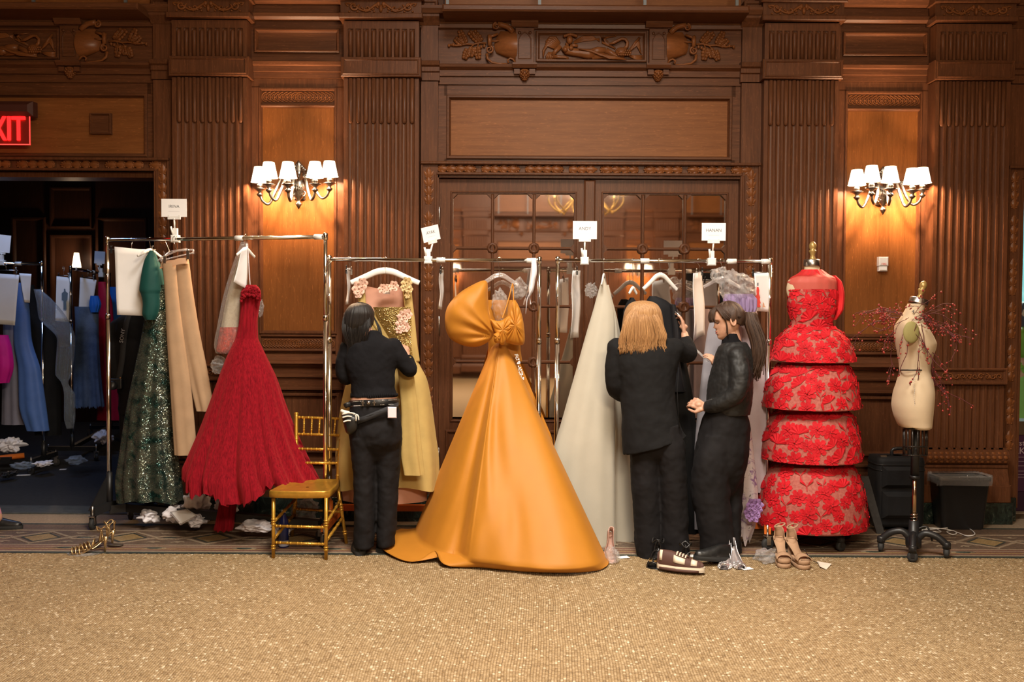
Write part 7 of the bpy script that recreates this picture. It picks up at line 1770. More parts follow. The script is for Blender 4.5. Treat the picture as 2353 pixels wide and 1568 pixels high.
def shoe(name, c, yaw, mat, sole, parent, L=.26, w=.046, pitch=0.0, roll=0.0, h=.075, zoff=0.0):
    """low shoe, toe along -Y before yaw; c under the heel"""
    Mx = Matrix.Translation((c.x, c.y, zoff)) @ Matrix.Rotation(yaw, 4, 'Z') @ Matrix.Rotation(pitch, 4, 'X') @ Matrix.Rotation(roll, 4, 'Y')
    b = MB(); P = []
    for i in range(17):
        s = i / 16; y = .04 - L * s; ww = w * (math.sin(PI * (.16 + .76 * s)) ** .6) * (1.0 if s > .4 else .88); hh = h * (1.0 - .12 * s) if s < .35 else h * (.96 - .62 * ((s - .35) / .65) ** .8)
        if i in (0, 16): ww *= .35; hh *= .7
        P.append([Mx @ Vector((ww * math.cos(a), y, .026 + max(0, hh * math.sin(a)) ** 1.0 - (.006 if math.sin(a) < 0 else 0))) for a in np.linspace(0, 2 * PI, 21)[:-1]])
    b.grid(P, closed_u=True); n = 20; b.f.append(tuple(range(n))); b.sm.append(True); b.f.append(tuple(range(len(b.v) - 1, len(b.v) - n - 1, -1))); b.sm.append(True)
    o = b.build(name, mat, parent)
    b = MB(); R_ = []
    for z, g in ((0, .96), (.004, 1.05), (.026, 1.06), (.03, .98)):
        row = []
        for sd in (1, -1):
            for i in (range(17) if sd > 0 else range(16, -1, -1)):
                s = i / 16; y = .04 - L * s; ww = w * (math.sin(PI * (.16 + .76 * s)) ** .6) * (1.0 if s > .4 else .88); ww = ww * .45 if i in (0, 16) else ww
                row.append(Mx @ Vector((sd * ww * g, (y + .015) * 1.03 - .015, z)))
        R_.append(row)
    b.grid(R_, closed_u=True); b.f.append(tuple(range(34))); b.sm.append(False); b.f.append(tuple(range(len(b.v) - 1, len(b.v) - 35, -1))); b.sm.append(False); b.build('sole', sole, o)
    return o, Mx, P
sole_b = M['rubber']
def hair_shell(name, rows, Y, mat, parent, seed=0, amp=.06, folds=23, top=None, **k):
    P, _ = loft_pts(rows, Y, folds=folds, amp=amp, seed=seed, nu=150, nv=46, grow=.5, sharp=.8, **k); b = MB()
    rnd = random.Random(seed); P[-1] = [(x, y, z + rnd.uniform(-.02, .012)) for x, y, z in P[-1]]
    b.grid(P, closed_u=True); b0 = 0; b.f.append(tuple(range(150))); b.sm.append(True); return b.build(name, mat, parent)
# ---- woman with long black hair at the yellow gown ----------------------------------------
YA = -1.17; wp = lambda px, py, dy=0.0: W(px, py, YA + dy)
f = G(838, 1268); t = thing('person', 'person with long black hair and black knit top facing the yellow gown', 'person', (wp(860, 1000).x, YA, 0)); WA = t
b = MB(); hm = Matrix.Translation(wp(827, 737, .045)) @ Matrix.Rotation(-.75, 4, 'Z') @ Matrix.Rotation(-.22, 4, 'X'); head(b, hm, .93)
limb(b, [wp(834, 752, .0), wp(845, 785, .0)], [.052, .056]); lcap(b, [(775, 820, 880, .07), (800, 795, 908, .09), (860, 802, 902, .10), (890, 810, 904, .095), (908, 809, 911, .112), (925, 806, 914, .118), (940, 806, 913, .12), (990, 804, 918, .13), (1020, 812, 915, .12)], YA)
wr1 = wp(934, 818, .17); limb(b, [wp(904, 800), wp(926, 834, .02), wp(941, 850, .05), wr1], [.040, .036, .032, .026]); hand(b, wr1, (-.25, .55, .55), (.5, -.75, .4), -1, (.35, .4, .45, .5))
wl = wp(822, 850, .28); limb(b, [wp(802, 802), wp(790, 838, .02), wp(794, 866, .05), wl], [.038, .034, .032, .026]); hand(b, wl, (.5, .7, .1), (0, -.3, 1), 1)
limb(b, [wp(836, 1010), wp(836, 1130), wp(836, 1250)], [.075, .05, .035]); limb(b, [wp(888, 1010, .03), wp(890, 1130, .05), wp(887, 1250, .05)], [.075, .05, .035])
fuse('body', b, .0055, skin, t, 3)
b = MB(); lcap(b, [(760, 846, 870, .05), (768, 840, 876, .06), (775, 824, 886, .075), (785, 802, 905, .095), (800, 790, 916, .108), (830, 790, 912, .118), (860, 798, 907, .115), (890, 807, 907, .108), (902, 807, 911, .114), (912, 806, 913, .121)], YA)
limb(b, [wp(802, 800), wp(790, 838, .02), wp(794, 868, .05), wp(816, 856, .22)], [.062, .056, .05, .042]); limb(b, [wp(904, 798), wp(926, 832, .02), wp(942, 850, .05), wp(937, 828, .16)], [.060, .054, .050, .042])
fuse('knit_top', b, .007, knit, t, 6, .010, .05)
b = MB()
for k in range(64):                                 # ribs of the knit hem
    a = 2 * PI * k / 64; b.tube([wp(860 + 53.5 * math.cos(a), 904, -.117 * math.sin(a)), wp(860 + 54 * math.cos(a), 912.5 - 2 * math.cos(a), -.122 * math.sin(a))], .0042, 5)
b.build('rib_hem', knit, t)
b = MB(); lcap(b, [(928, 805, 915, .122), (945, 802, 918, .132), (970, 799, 922, .142), (990, 800, 924, .145), (1012, 804, 924, .135), (1035, 818, 912, .09), (1060, 842, 886, .04)], YA)
lcap(b, [(1005, 804, 868, .13), (1050, 808, 864, .11), (1100, 812, 861, .095), (1180, 814, 861, .09), (1258, 813, 858, .085)], YA); lcap(b, [(1005, 856, 924, .13), (1050, 860, 921, .11), (1100, 864, 917, .095), (1180, 866, 913, .09), (1254, 866, 906, .085)], YA + .05)
fuse('trousers', b, .008, trous, t, 4, .016, .07)
def ring_band(name, py0, py1, px0, px1, dep, Yc, mat, parent, skew=0.0, a0=0, a1=2 * PI):
    cx_, hw = (px0 + px1) / 2, (px1 - px0) / 2; P = [[W(cx_ + hw * g * math.cos(a), py + skew * math.cos(a), Yc - dep * g * math.sin(a)) for a in np.linspace(a0, a1, 49)] for py, g in ((py0, .99), (py0 + 1, 1.01), (py1 - 1, 1.01), (py1, .99))]; b = MB(); b.grid(P); o = b.build(name, mat, parent); solidify(o, .004); return o
belt = ring_band('belt', 919, 934, 803, 917, .130, YA, blk_leather, t, -2.5)
b = MB()
for py in (921.5, 931.5):
    for k in range(52):
        a = PI * (k + .5) / 52
        if .42 < k / 52 < .62 or (.3 < k / 52 < .36): continue
        b.ball(W(860 + 57 * math.cos(a), py - 2.5 * math.cos(a), YA - .136 * math.sin(a)), .0032, 6, 4)
o = b.build('studs', M['chrome'], belt); o['kind'] = 'stuff'
b = MB(); c = W(847, 926, YA - .142); b.lathe([(.0, .01), (.010, .008), (.014, 0)], 14, Matrix.Translation(c) @ Matrix.Rotation(PI / 2, 4, 'X'))
for px in (834, 860): c = W(px, 926, YA - .136); b.cbox(c, (.022, .006, .005)); b.cbox(c, (.005, .006, .034))
b.build('buckle_studs', M['steel'], belt)
b = MB(); q = curve_pts([W(805, 930, YA - .05), W(797, 931, YA - .06), W(792, 934, YA - .05)], 8); b.tube(q, .017, 8, flat=.35); b.build('belt_end', blk_leather, belt)
hair_shell('hair', [(695, 822, 834, .04), (699, 809, 846, .085), (708, 799, 855, .112), (722, 791, 860, .125), (742, 787, 858, .122), (760, 787, 848, .10), (780, 786, 841, .075), (800, 788, 835, .05), (822, 795, 828, .03)], YA + .0, h_black, t, 3, .05)
st = []
rnd = random.Random(5)
for k in range(60):
    x0 = rnd.uniform(790, 850); x1 = 800 + (x0 - 790) * .55; st.append([wp(x0, rnd.uniform(715, 735), -.10 + .0015 * abs(x0 - 824)), wp(x0 - 2, 760, -.105), wp(x1 + 2, 800, -.07), wp(x1 + rnd.uniform(-4, 4), rnd.uniform(815, 836), -.05)])
for k in range(10): st.append([wp(850, 712, .03), wp(862, 735, .04), wp(868 + k * .6, 755, .03), wp(872 + k * .7, 770 + k, .02)])
wisps('hair_strands', st, h_black, t, 2, .0018, 7, .006)
for nm, px, py, yw in (('left', 835, 1262, .25), ('right', 884, 1255, -.15)):
    g = G(px, py); shoe('shoe', Vector((g.x, YA - .02 if nm == 'left' else YA + .06, 0)), PI + yw, blk_leather, sole_b, t, .25, .047, 0, 0, .085)
t = thing('waist_bag', 'black and white striped waist pouch slung on the left hip', 'bag', W(806, 975, YA - .05))
pillow('pouch', [(784, 952), (796, 948), (812, 950), (824, 956), (826, 975), (820, 992), (806, 999), (796, 995), (790, 978)], YA - .10, .05, blk_leather, t, 1.0)
wh = cloth('white_piping', (.75, .70, .62), .6)
for pts in ([(787, 960), (798, 957), (808, 958)], [(789, 970), (798, 967), (806, 967)], [(786, 953), (800, 949), (814, 951), (818, 957), (818, 968)], [(812, 952), (822, 955), (825, 966)]):
    b = MB(); b.tube(curve_pts([W(px, py, YA - .152) for px, py in pts], 10), .005, 6, flat=.5); b.build('piping', wh, t)
b = MB(); b.tube([W(784, 944, YA - .10), W(792, 948, YA - .11), W(802, 951, YA - .11)], [.010, .014, .016], 8); b.build('white_flap', wh, t)
strip('strap', [(822, 964, -.15), (850, 955, -.165), (880, 943, -.155), (900, 936, -.12), (916, 928, -.04)], .006, YA, blk_leather, t)
P = [[W(px, py + dy, YA + y) for px, py, y in ((822, 968, -.150), (840, 962, -.160), (862, 953, -.163), (884, 944, -.152), (900, 938, -.128), (915, 932, -.06))] for dy in (-7, 7)]; b = MB(); b.grid(P); o = b.build('webbing', cloth('grey_black_webbing', (.03, .03, .033), .7), t); solidify(o, .004)
t = thing('phone', 'pale pink phone sticking out of the back trouser pocket', 'phone', W(902, 948, YA - .14))
b = MB(); b.bev(X(891, 948, YA - .15), X(911, 948, YA - .15), YA - .155, YA - .143, Z(961, YA - .15, 902), Z(936, YA - .15, 902), .004); b.build('case', plain('pale_pink_case', (.80, .66, .70), .4), t)
# ---- auburn-haired woman in the long black blazer ------------------------------------------
YB2 = -1.20; wp = lambda px, py, dy=0.0: W(px, py, YB2 + dy)
t = thing('person', 'person with shoulder-length auburn hair in a long black blazer, right hand raised', 'person', (wp(1495, 1000).x, YB2, 0))
b = MB(); hm = Matrix.Translation(wp(1478, 735, .02)) @ Matrix.Rotation(-.15, 4, 'Z'); head(b, hm, 1.0)
limb(b, [wp(1480, 755), wp(1483, 790)], [.053, .058]); lcap(b, [(778, 1440, 1530, .07), (805, 1415, 1560, .095), (870, 1425, 1550, .105), (930, 1432, 1548, .11), (990, 1444, 1550, .105), (1030, 1462, 1545, .07)], YB2)
wr2 = wp(1573, 768, .26); limb(b, [wp(1555, 800), wp(1580, 812, .16), wr2], [.045, .038, .024]); hand(b, wr2, (-.12, .12, .97), (.95, -.25, .25), 1, (.62, .42, .35, .30), .75, .98)
wl = wp(1440, 918, .30); limb(b, [wp(1415, 800), wp(1413, 890, .02), wl], [.045, .04, .026]); hand(b, wl, (.5, .8, .2), (0, -.3, 1), 1)
limb(b, [wp(1482, 1030, .02), wp(1485, 1150, .02), wp(1491, 1270, .02)], [.075, .05, .035]); limb(b, [wp(1542, 1030), wp(1547, 1150, -.03), wp(1550, 1270, -.03)], [.075, .05, .035])
fuse('body', b, .005, skin, t, 3)
b = MB(); lcap(b, [(768, 1455, 1512, .06), (777, 1432, 1535, .085), (788, 1408, 1560, .10), (805, 1399, 1568, .118), (850, 1412, 1556, .13), (900, 1424, 1550, .13), (950, 1428, 1556, .14), (1000, 1430, 1568, .15), (1028, 1432, 1577, .16)], YB2)
limb(b, [wp(1418, 800), wp(1411, 850, .0), wp(1414, 893, .04), wp(1432, 908, .18)], [.066, .060, .056, .050]); limb(b, [wp(1550, 800), wp(1572, 812, .08), wp(1583, 810, .18), wp(1576, 786, .24)], [.068, .064, .058, .045])
o = fuse('blazer', b, .0075, wool, t, 5, .012, .08)
z9, z10, xr_ = W(1500, 930, YB2).z, W(1500, 1028, YB2).z, W(1577, 1000, YB2).x
for v in o.data.vertices:                            # the hem drops towards the left
    if v.co.z < z9 + t.location.z: f_ = (z9 - v.co.z) / (z9 - z10); v.co.z += f_ * f_ * (.075 - .13 * (xr_ - v.co.x) / .42)
b = MB(); b.tube([wp(1560, 845, -.06), wp(1556, 900, -.10), wp(1561, 985, -.12)], .003, 5); b.build('side_seam', wool, t)
b = MB(); lcap(b, [(990, 1438, 1562, .135), (1040, 1455, 1564, .11), (1070, 1485, 1540, .04)], YB2)
lcap(b, [(975, 1452, 1512, .09), (1030, 1447, 1516, .115), (1100, 1450, 1518, .11), (1200, 1456, 1520, .10), (1250, 1459, 1521, .10), (1288, 1466, 1520, .10)], YB2 + .02); lcap(b, [(975, 1500, 1562, .09), (1030, 1507, 1575, .115), (1100, 1514, 1578, .11), (1200, 1520, 1581, .10), (1286, 1519, 1585, .10)], YB2 - .03)
fuse('trousers', b, .008, trous, t, 4, .020, .10)
hair_shell('hair', [(691, 1471, 1485, .03), (694, 1455, 1500, .075), (702, 1443, 1512, .105), (718, 1435, 1520, .12), (740, 1431, 1524, .122), (765, 1428, 1528, .115), (782, 1428, 1527, .10), (792, 1434, 1522, .085)], YB2, h_blond, t, 6, .055, 21)
rnd = random.Random(9); st = []
for k in range(150):
    u = rnd.random(); x0 = 1440 + 75 * u; x1 = 1424 + 108 * u; yb_ = -.095 - .028 * math.sin(PI * u); st.append([wp(1478 + (x0 - 1478) * .5, 700 + 8 * abs(u - .5), -.07), wp(x0, 728, yb_), wp(x1 + 2, 768, yb_ - .005), wp(x1 + rnd.uniform(-3, 3), 788, yb_ + .005), wp(x1 + rnd.uniform(-7, 7) + (5 if u > .8 else 0), rnd.uniform(793, 816), yb_ + .01)])
wisps('hair_strands', st, h_blond, t, 3, .0018, 3, .006)
brownl = plain('brown_suede', (.075, .028, .018), .7); creaml = plain('cream_leather', (.72, .62, .48), .5)
g = G(1522, 1306); o, Mx, SP = shoe('sneaker', Vector((g.x, G(1530, 1312).y, 0)), 1.18, brownl, creaml, t, .285, .05, .0, .0, .09, .018)
ctr_ = Mx @ Vector((0, -.1, .05))
def patch(i0, i1, j0, j1, mat, name, off=.0022):
    rows = [[Vector(SP[i][j]) + (Vector(SP[i][j]) - (Vector(SP[i][0]) + Vector(SP[i][10])) / 2 - Vector((0, 0, .01))).normalized() * off for j in range(j0, j1 + 1)] for i in range(i0, i1 + 1)]
    b = MB(); b.grid(rows); q = b.build(name, mat, o); solidify(q, .002); return q
patch(6, 10, 7, 9, creaml, 'side_panel'); patch(12, 14, 6, 9, creaml, 'toe_panel'); patch(1, 2, 6, 9, creaml, 'heel_panel'); patch(7, 11, 4, 6, brownl, 'tongue', .006)
for i in (7, 8, 9, 10):
    b = MB(); b.tube([Vector(SP[i][j]) + Vector((0, 0, .008)) for j in (3, 4, 5, 6, 7)], .0035, 6, flat=1.4); b.build('lace', creaml, o)
b = MB(); b.tube([Mx @ Vector((-.047 * math.sin(PI * min(.93, max(.12, (.04 - y) / .285))) ** .5 - .004, y, .006)) for y in np.linspace(.02, -.22, 12)], .010, 6); b.build('outsole', brownl, o)
g = G(1490, 1290); shoe('sneaker', Vector((g.x, YB2 + .02, 0)), PI - .1, brownl, creaml, t, .27, .05, 0, 0, .085)
# ---- ponytailed woman in profile -----------------------------------------------------------
YC2 = -1.16; wp = lambda px, py, dy=0.0: W(px, py, YC2 + dy)
t = thing('person', 'person with a brown ponytail in a black satin jacket, in profile', 'person', (wp(1665, 1000).x, YC2, 0))
hm = Matrix.Translation(wp(1672, 738, .0)) @ Matrix.Rotation(PI / 2 + .12, 4, 'Z') @ Matrix.Rotation(-.20, 4, 'X')
b = MB(); head(b, hm, 1.0); limb(b, [wp(1678, 752, .0), wp(1686, 795, .0)], [.05, .056])
lcap(b, [(795, 1672, 1706, .05), (812, 1660, 1716, .11), (870, 1645, 1718, .14), (930, 1640, 1710, .125), (1000, 1632, 1706, .12), (1060, 1635, 1695, .09)], YC2)
wr3 = wp(1652, 850, .10); limb(b, [wp(1680, 815, .12), wp(1672, 895, .16), wr3], [.045, .04, .026]); hand(b, wr3, (-.42, .05, .75), (.70, -.6, .3), 1, (.75, .6, .5, .45), .7, .98)
wn_ = wp(1622, 938, -.06); limb(b, [wp(1694, 824, -.12), wp(1699, 862, -.165), wp(1690, 902, -.175), wn_], [.032, .034, .034, .026]); hand(b, wn_, (-.75, .5, .35), (-.2, -.75, .5), -1, (.6, .6, .6, .6), .5)
limb(b, [wp(1645, 1050, -.04), wp(1634, 1160, -.08), wp(1648, 1270, -.08)], [.075, .05, .035]); limb(b, [wp(1682, 1050, .05), wp(1680, 1160, .06), wp(1681, 1255, .06)], [.075, .05, .03])
body = fuse('body', b, .0042, skin, t, 2)
lip = plain('lips', (.42, .13, .11), .4); dk = plain('dark_lash', (.02, .012, .01), .6)
b = MB()
for z in (-.053, -.064): b.ball(hm @ Vector((0, .089, z)), (.006, .016, .005), 10, 6, R=Matrix.Rotation(0, 3, 'Z'))
b.build('lips', lip, body)
for s in (-1, 1):
    b = MB(); b.tube([hm @ Vector((s * (.020 + .022 * q), .089 - .020 * q * q - .004, .030 + .004 * math.sin(PI * q))) for q in np.linspace(0, 1, 7)], .0026, 5, flat=.6); b.build('eyebrow', h_brown, body)
    b = MB(); b.tube([hm @ Vector((s * (.020 + .022 * q), .083 - .020 * q * q, .004 - .003 * math.sin(PI * q))) for q in np.linspace(0, 1, 7)], .0022, 5); b.build('eyelash', dk, body)
b = MB(); lcap(b, [(766, 1662, 1697, .055), (775, 1660, 1699, .06), (790, 1658, 1706, .065), (800, 1656, 1712, .08)], YC2); fuse('turtleneck', b, .006, knit, t, 3)
b = MB(); lcap(b, [(786, 1664, 1712, .08), (795, 1654, 1719, .11), (808, 1647, 1725, .14), (840, 1638, 1728, .165), (880, 1628, 1729, .175), (920, 1624, 1727, .17), (945, 1628, 1723, .165), (952, 1630, 1722, .165)], YC2)
limb(b, [wp(1694, 818, -.12), wp(1700, 862, -.17), wp(1692, 903, -.18), wp(1655, 928, -.14), wp(1630, 936, -.08)], [.062, .066, .062, .052, .043]); limb(b, [wp(1676, 815, .12), wp(1664, 890, .15), wp(1656, 862, .11)], [.06, .058, .045])
fuse('satin_jacket', b, .0065, satin_b, t, 6, .014, .05)
b = MB(); lcap(b, [(942, 1624, 1716, .15), (980, 1612, 1722, .16), (1020, 1600, 1722, .165), (1080, 1594, 1712, .15), (1120, 1610, 1694, .10), (1160, 1635, 1675, .04)], YC2)
lcap(b, [(1000, 1616, 1690, .08), (1060, 1594, 1674, .115), (1130, 1588, 1676, .12), (1190, 1598, 1682, .115), (1240, 1606, 1688, .115), (1288, 1608, 1688, .11)], YC2 - .08); lcap(b, [(1000, 1650, 1716, .08), (1080, 1642, 1711, .11), (1160, 1655, 1704, .10), (1220, 1662, 1701, .10), (1266, 1664, 1700, .10)], YC2 + .06)
fuse('trousers', b, .008, trous, t, 4, .03, .14)
# hair: cap, fringe, tie and ponytail
b = MB()
capM = hm @ Matrix.Translation((0, -.012, .020)); P = []
for i in range(22):
    ph = PI * .72 * i / 21; row = []
    for q in range(72):
        a = 2 * PI * q / 72; fr_ = .5 + .5 * math.sin(a); lim = PI * (.73 - .33 * fr_ ** 1.4); p_ = min(ph * 1.0, lim) if True else ph
        p_ = lim * i / 21; rr = 1 + .03 * math.sin(9 * a + 3 * p_) + .02 * math.sin(23 * a); row.append(capM @ Vector((.086 * rr * math.sin(p_) * math.cos(a), (.094 if math.sin(a) > 0 else .103) * rr * math.sin(p_) * math.sin(a), .103 * math.cos(p_) * rr)))
    P.append(row)
b.grid(P, closed_u=True); o = b.build('hair', h_brown, t); solidify(o, .008)
tie = hm @ Vector((0, -.118, .022)); b = MB(); b.lathe([(.012, -.012), (.022, -.010), (.024, 0), (.022, .010), (.012, .012)], 12, Matrix.Translation(tie) @ Matrix.Rotation(1.2, 4, 'Y')); b.build('hair_tie', M['black_plastic'], t)
pt = [tie + Vector((-.006, 0, 0)), tie + Vector((.03, 0, .012)), wp(1729, 745, .0), wp(1742, 785, -.02), wp(1744, 820, -.03), wp(1736, 862, -.03)]
b = MB(); c = curve_pts(pt, 40); m = len(c); P = []
for i, q in enumerate(c):
    s = i / (m - 1); w = (.014 + .038 * math.sin(PI * min(1, s * .75 + .12)) ** .8) * (1 if s < .8 else 1 - (s - .8) * 3.6); P.append([q + Vector((math.cos(a) * w * (1 + .10 * math.sin(11 * a + 2 * s)), math.sin(a) * w * .7 * (1 + .10 * math.sin(9 * a)), 0)) for a in np.linspace(0, 2 * PI, 41)[:-1]])
b.grid(P, closed_u=True); b.build('ponytail', h_brown, t)
rnd = random.Random(12); st = []
for k in range(70):
    o_ = Vector((rnd.uniform(-.035, .035), rnd.uniform(-.05, .02), 0)); st.append([pt[1] + o_ * .3, pt[2] + o_, pt[3] + o_ * 1.1, pt[4] + o_ * 1.1, pt[5] + o_ + Vector((rnd.uniform(-.02, .02), 0, rnd.uniform(-.04, .03)))])
for k in range(34):                                  # fringe falling over the brow and temple
    a = rnd.uniform(-.8, .8); x = .05 * math.sin(a * 1.5); st.append([hm @ Vector((x * .5, .03, .118)), hm @ Vector((x, .085, .085)), hm @ Vector((x * 1.1, .104, .045)), hm @ Vector((x * 1.2, .103 + rnd.uniform(-.004, .006), .018 + rnd.uniform(-.012, .01)))])
for k in range(46):
    q = rnd.random(); st.append([hm @ Vector((-.035, .075 - .07 * q, .108)), hm @ Vector((-.070, .070 - .075 * q, .075)), hm @ Vector((-.083, .060 - .085 * q, .045)), hm @ Vector((-.084, .048 - .11 * q, .022 - .012 * rnd.random()))])
for k in range(8): st.append([hm @ Vector((-.05, .06, .085)), hm @ Vector((-.074, .045, .04)), hm @ Vector((-.079, .036, -.02)), hm @ Vector((-.07 + rnd.uniform(-.005, .005), .04, -.07 - .02 * rnd.random()))])
wisps('hair_strands', st, h_brown, t, 2, .0016, 4, .003)
g = G(1668, 1302); shoe('shoe', Vector((g.x, G(1668, 1296).y, 0)), -1.25, blk_leather, sole_b, t, .25, .046, -.10, 0, .08, .022)
g = G(1690, 1272); shoe('shoe', Vector((g.x, YC2 + .06, 0)), -1.4, blk_leather, sole_b, t, .25, .046, 0, 0, .08)
strip('clear_strap', [(1598, 803, .20), (1608, 812, .16), (1618, 822, .12), (1628, 832, .10)], .02, YC2, M['film'], None)
tag(bpy.data.objects['clear_strap'], 'narrow clear plastic strip held up by the ponytailed person', 'strap')
t = thing('fabric_pin', 'small pale clip pinched in the raised hand by the black garment', 'clip', W(1557, 722, YB2 + .25))
b = MB(); b.tube([W(1563, 728, YB2 + .25), W(1556, 720, YB2 + .26)], .004, 6); b.build('clip_jaw', M['white_plastic'], t)
b = MB(); b.tube([W(1556, 720, YB2 + .26), W(1551, 716, YB2 + .27)], .003, 6); b.build('clip_tip', M['steel'], t)
# ---- person in black behind the sequined gown ----------------------------------------------
YE = .35; wp = lambda px, py, dy=0.0: W(px, py, YE + dy)
t = thing('person', 'person in black with a camera strap, mostly hidden behind the sequined gown', 'person', (wp(308, 1000).x, YE, 0))
b = MB(); hm = Matrix.Translation(wp(306, 690)) @ Matrix.Rotation(.5, 4, 'Z'); head(b, hm, 1.0); limb(b, [wp(306, 705), wp(306, 740)], [.055, .06]); lcap(b, [(735, 275, 338, .09), (800, 272, 342, .11), (920, 278, 338, .11)], YE)
limb(b, [wp(296, 920), wp(298, 1020), wp(298, 1140)], [.08, .055, .045]); limb(b, [wp(322, 920), wp(324, 1020), wp(324, 1140)], [.08, .055, .045]); wr5 = wp(276, 890, -.05)
limb(b, [wp(270, 750), wp(262, 825, -.04), wr5], [.045, .04, .028]); hand(b, wr5, (.4, -.3, -.7), (-.8, -.5, 0), 1); fuse('body', b, .007, skin, t, 3)
b = MB(); lcap(b, [(722, 290, 322, .06), (730, 272, 340, .09), (745, 263, 348, .11), (800, 266, 346, .13), (870, 272, 342, .13), (905, 272, 344, .13)], YE); limb(b, [wp(268, 752), wp(260, 800, -.03), wp(262, 838, -.05), wp(272, 876, -.06)], [.062, .06, .055, .045]); limb(b, [wp(344, 752), wp(350, 830), wp(340, 890)], [.062, .058, .045]); fuse('jacket', b, .009, wool, t, 5, .016, .08)
b = MB(); lcap(b, [(895, 274, 342, .13), (950, 276, 342, .13)], YE); lcap(b, [(930, 276, 314, .11), (1050, 280, 314, .09), (1150, 282, 312, .085)], YE); lcap(b, [(930, 306, 342, .11), (1050, 308, 340, .09), (1150, 308, 338, .085)], YE + .02); fuse('trousers', b, .009, trous, t, 4, .016, .08)
hair_shell('hair', [(652, 300, 312, .03), (656, 290, 322, .08), (672, 281, 331, .105), (700, 281, 331, .10), (716, 284, 328, .08)], YE, h_black, t, 8)
for px in (299, 326): shoe('shoe', Vector((wp(px, 1000).x, YE, 0)), PI, blk_leather, sole_b, t, .26)
o = strip('camera_strap', [(296, 724, -.09), (290, 745, -.125), (284, 785, -.14), (280, 830, -.14), (272, 875, -.14)], .045, YE, cloth('dark_strap', (.03, .03, .032), .7), None)
tag(o, 'black camera strap with grey lettering on the person in black', 'strap')
fontmesh('lettering', 'SONY', .042, plain('grey_lettering', (.42, .42, .44), .6), o, wall_facing(W(281, 772, YE - .150), 0) @ Matrix.Rotation(PI / 2 - .16, 4, 'Z'), .0006)
t = thing('camera', 'black camera hanging at the hip of the person in black', 'camera', W(270, 885, YE - .16)); b = MB(); c = W(268, 882, YE - .18); b.cbox(c, (.10, .06, .08)); o = b.build('camera_body', M['black_plastic'], t); bevel(o, .008)
b = MB(); b.lathe([(.034, 0), (.036, .01), (.034, .06), (.0, .06)], 16, Matrix.Translation(c + Vector((-.01, -.03, -.01))) @ Matrix.Rotation(PI / 2, 4, 'X')); b.build('lens', M['black_steel'], t); b = MB(); b.ball(c + Vector((.03, 0, .045)), .008, 8, 6); b.build('dial', plain('copper_dial', (.5, .25, .12), .3, .8), t)
# ---- person stepping in at the left picture edge: only the foot reaches the frame -----------
pinkp = cloth('pink_trousers', (.60, .25, .34), .7); YL = -.60; wp = lambda px, py, dy=0.0: W(px, py, YL + dy)
t = thing('person', 'person in pink trousers and black shoes stepping in at the left edge', 'person', (wp(-110, 1000).x, YL, 0))
b = MB(); hm = Matrix.Translation(wp(-130, 735)) @ Matrix.Rotation(-PI / 2, 4, 'Z'); head(b, hm); limb(b, [wp(-130, 750), wp(-128, 790)], [.053, .057]); lcap(b, [(785, -170, -85, .12), (870, -165, -90, .12), (960, -170, -80, .13)], YL)
limb(b, [wp(-135, 950), wp(-140, 1080), wp(-165, 1195)], [.085, .055, .04]); limb(b, [wp(-120, 950), wp(-62, 1075), wp(-8, 1190, .05)], [.085, .055, .04])
for s in (-1, 1): w_ = wp(-120, 950, .25 * s); limb(b, [wp(-128, 800, .2 * s), wp(-130, 880, .24 * s), w_], [.045, .04, .027]); hand(b, w_, (0, 0, -1), (0, -s, 0), s)
fuse('body', b, .008, skin, t, 3)
b = MB(); lcap(b, [(775, -165, -95, .10), (800, -178, -80, .17), (880, -172, -84, .15), (975, -178, -72, .16)], YL); fuse('top', b, .01, wool, t, 4)
b = MB(); lcap(b, [(960, -176, -74, .15), (1010, -172, -74, .14)], YL); limb(b, [wp(-135, 970), wp(-140, 1080), wp(-163, 1190)], [.10, .075, .055]); limb(b, [wp(-116, 970), wp(-60, 1075), wp(-12, 1188, .05)], [.10, .075, .05]); fuse('trousers', b, .01, pinkp, t, 4)
hair_shell('hair', [(692, -136, -124, .03), (698, -152, -110, .08), (715, -162, -102, .10), (760, -162, -112, .10), (785, -158, -118, .08)], YL, h_black, t, 14)
g = G(-4, 1216); shoe('shoe', Vector((g.x - .06, g.y, 0)), PI / 2, blk_leather, sole_b, t, .27, .046, .0, 0, .07); shoe('shoe', Vector((wp(-170, 1210).x, YL, 0)), PI / 2, blk_leather, sole_b, t, .26)
# ---- person in the green outfit beyond the right-hand opening -------------------------------
YN = 3.6; wp = lambda px, py, dy=0.0: W(px, py, YN + dy)
green = cloth('lime_satin', (.20, .36, .035), .4, 500, .1, .1, .3, .4); green2 = cloth('pale_green_wool', (.26, .48, .13), .8)
t = thing('person', 'person in a lime green jacket and skirt beyond the right-hand opening', 'person', (wp(2362, 900).x, YN, 0))
b = MB(); hm = Matrix.Translation(wp(2362, 722)) @ Matrix.Rotation(PI, 4, 'Z'); head(b, hm); limb(b, [wp(2362, 732), wp(2362, 758)], [.05, .055]); lcap(b, [(755, 2340, 2384, .09), (800, 2340, 2384, .10), (850, 2342, 2382, .10)], YN)
for s in (-1, 1): w_ = wp(2362 + s * 8, 838, -.16); limb(b, [wp(2362 + s * 26, 770), wp(2362 + s * 34, 832, -.03), w_], [.045, .04, .027]); hand(b, w_, (-s * .7, -.3, .3), (0, -.9, .3), s)
for s in (-1, 1): limb(b, [wp(2362 + s * 12, 860), wp(2362 + s * 12, 950), wp(2362 + s * 12, 1022)], [.08, .055, .04])
fuse('body', b, .008, skin, t, 3)
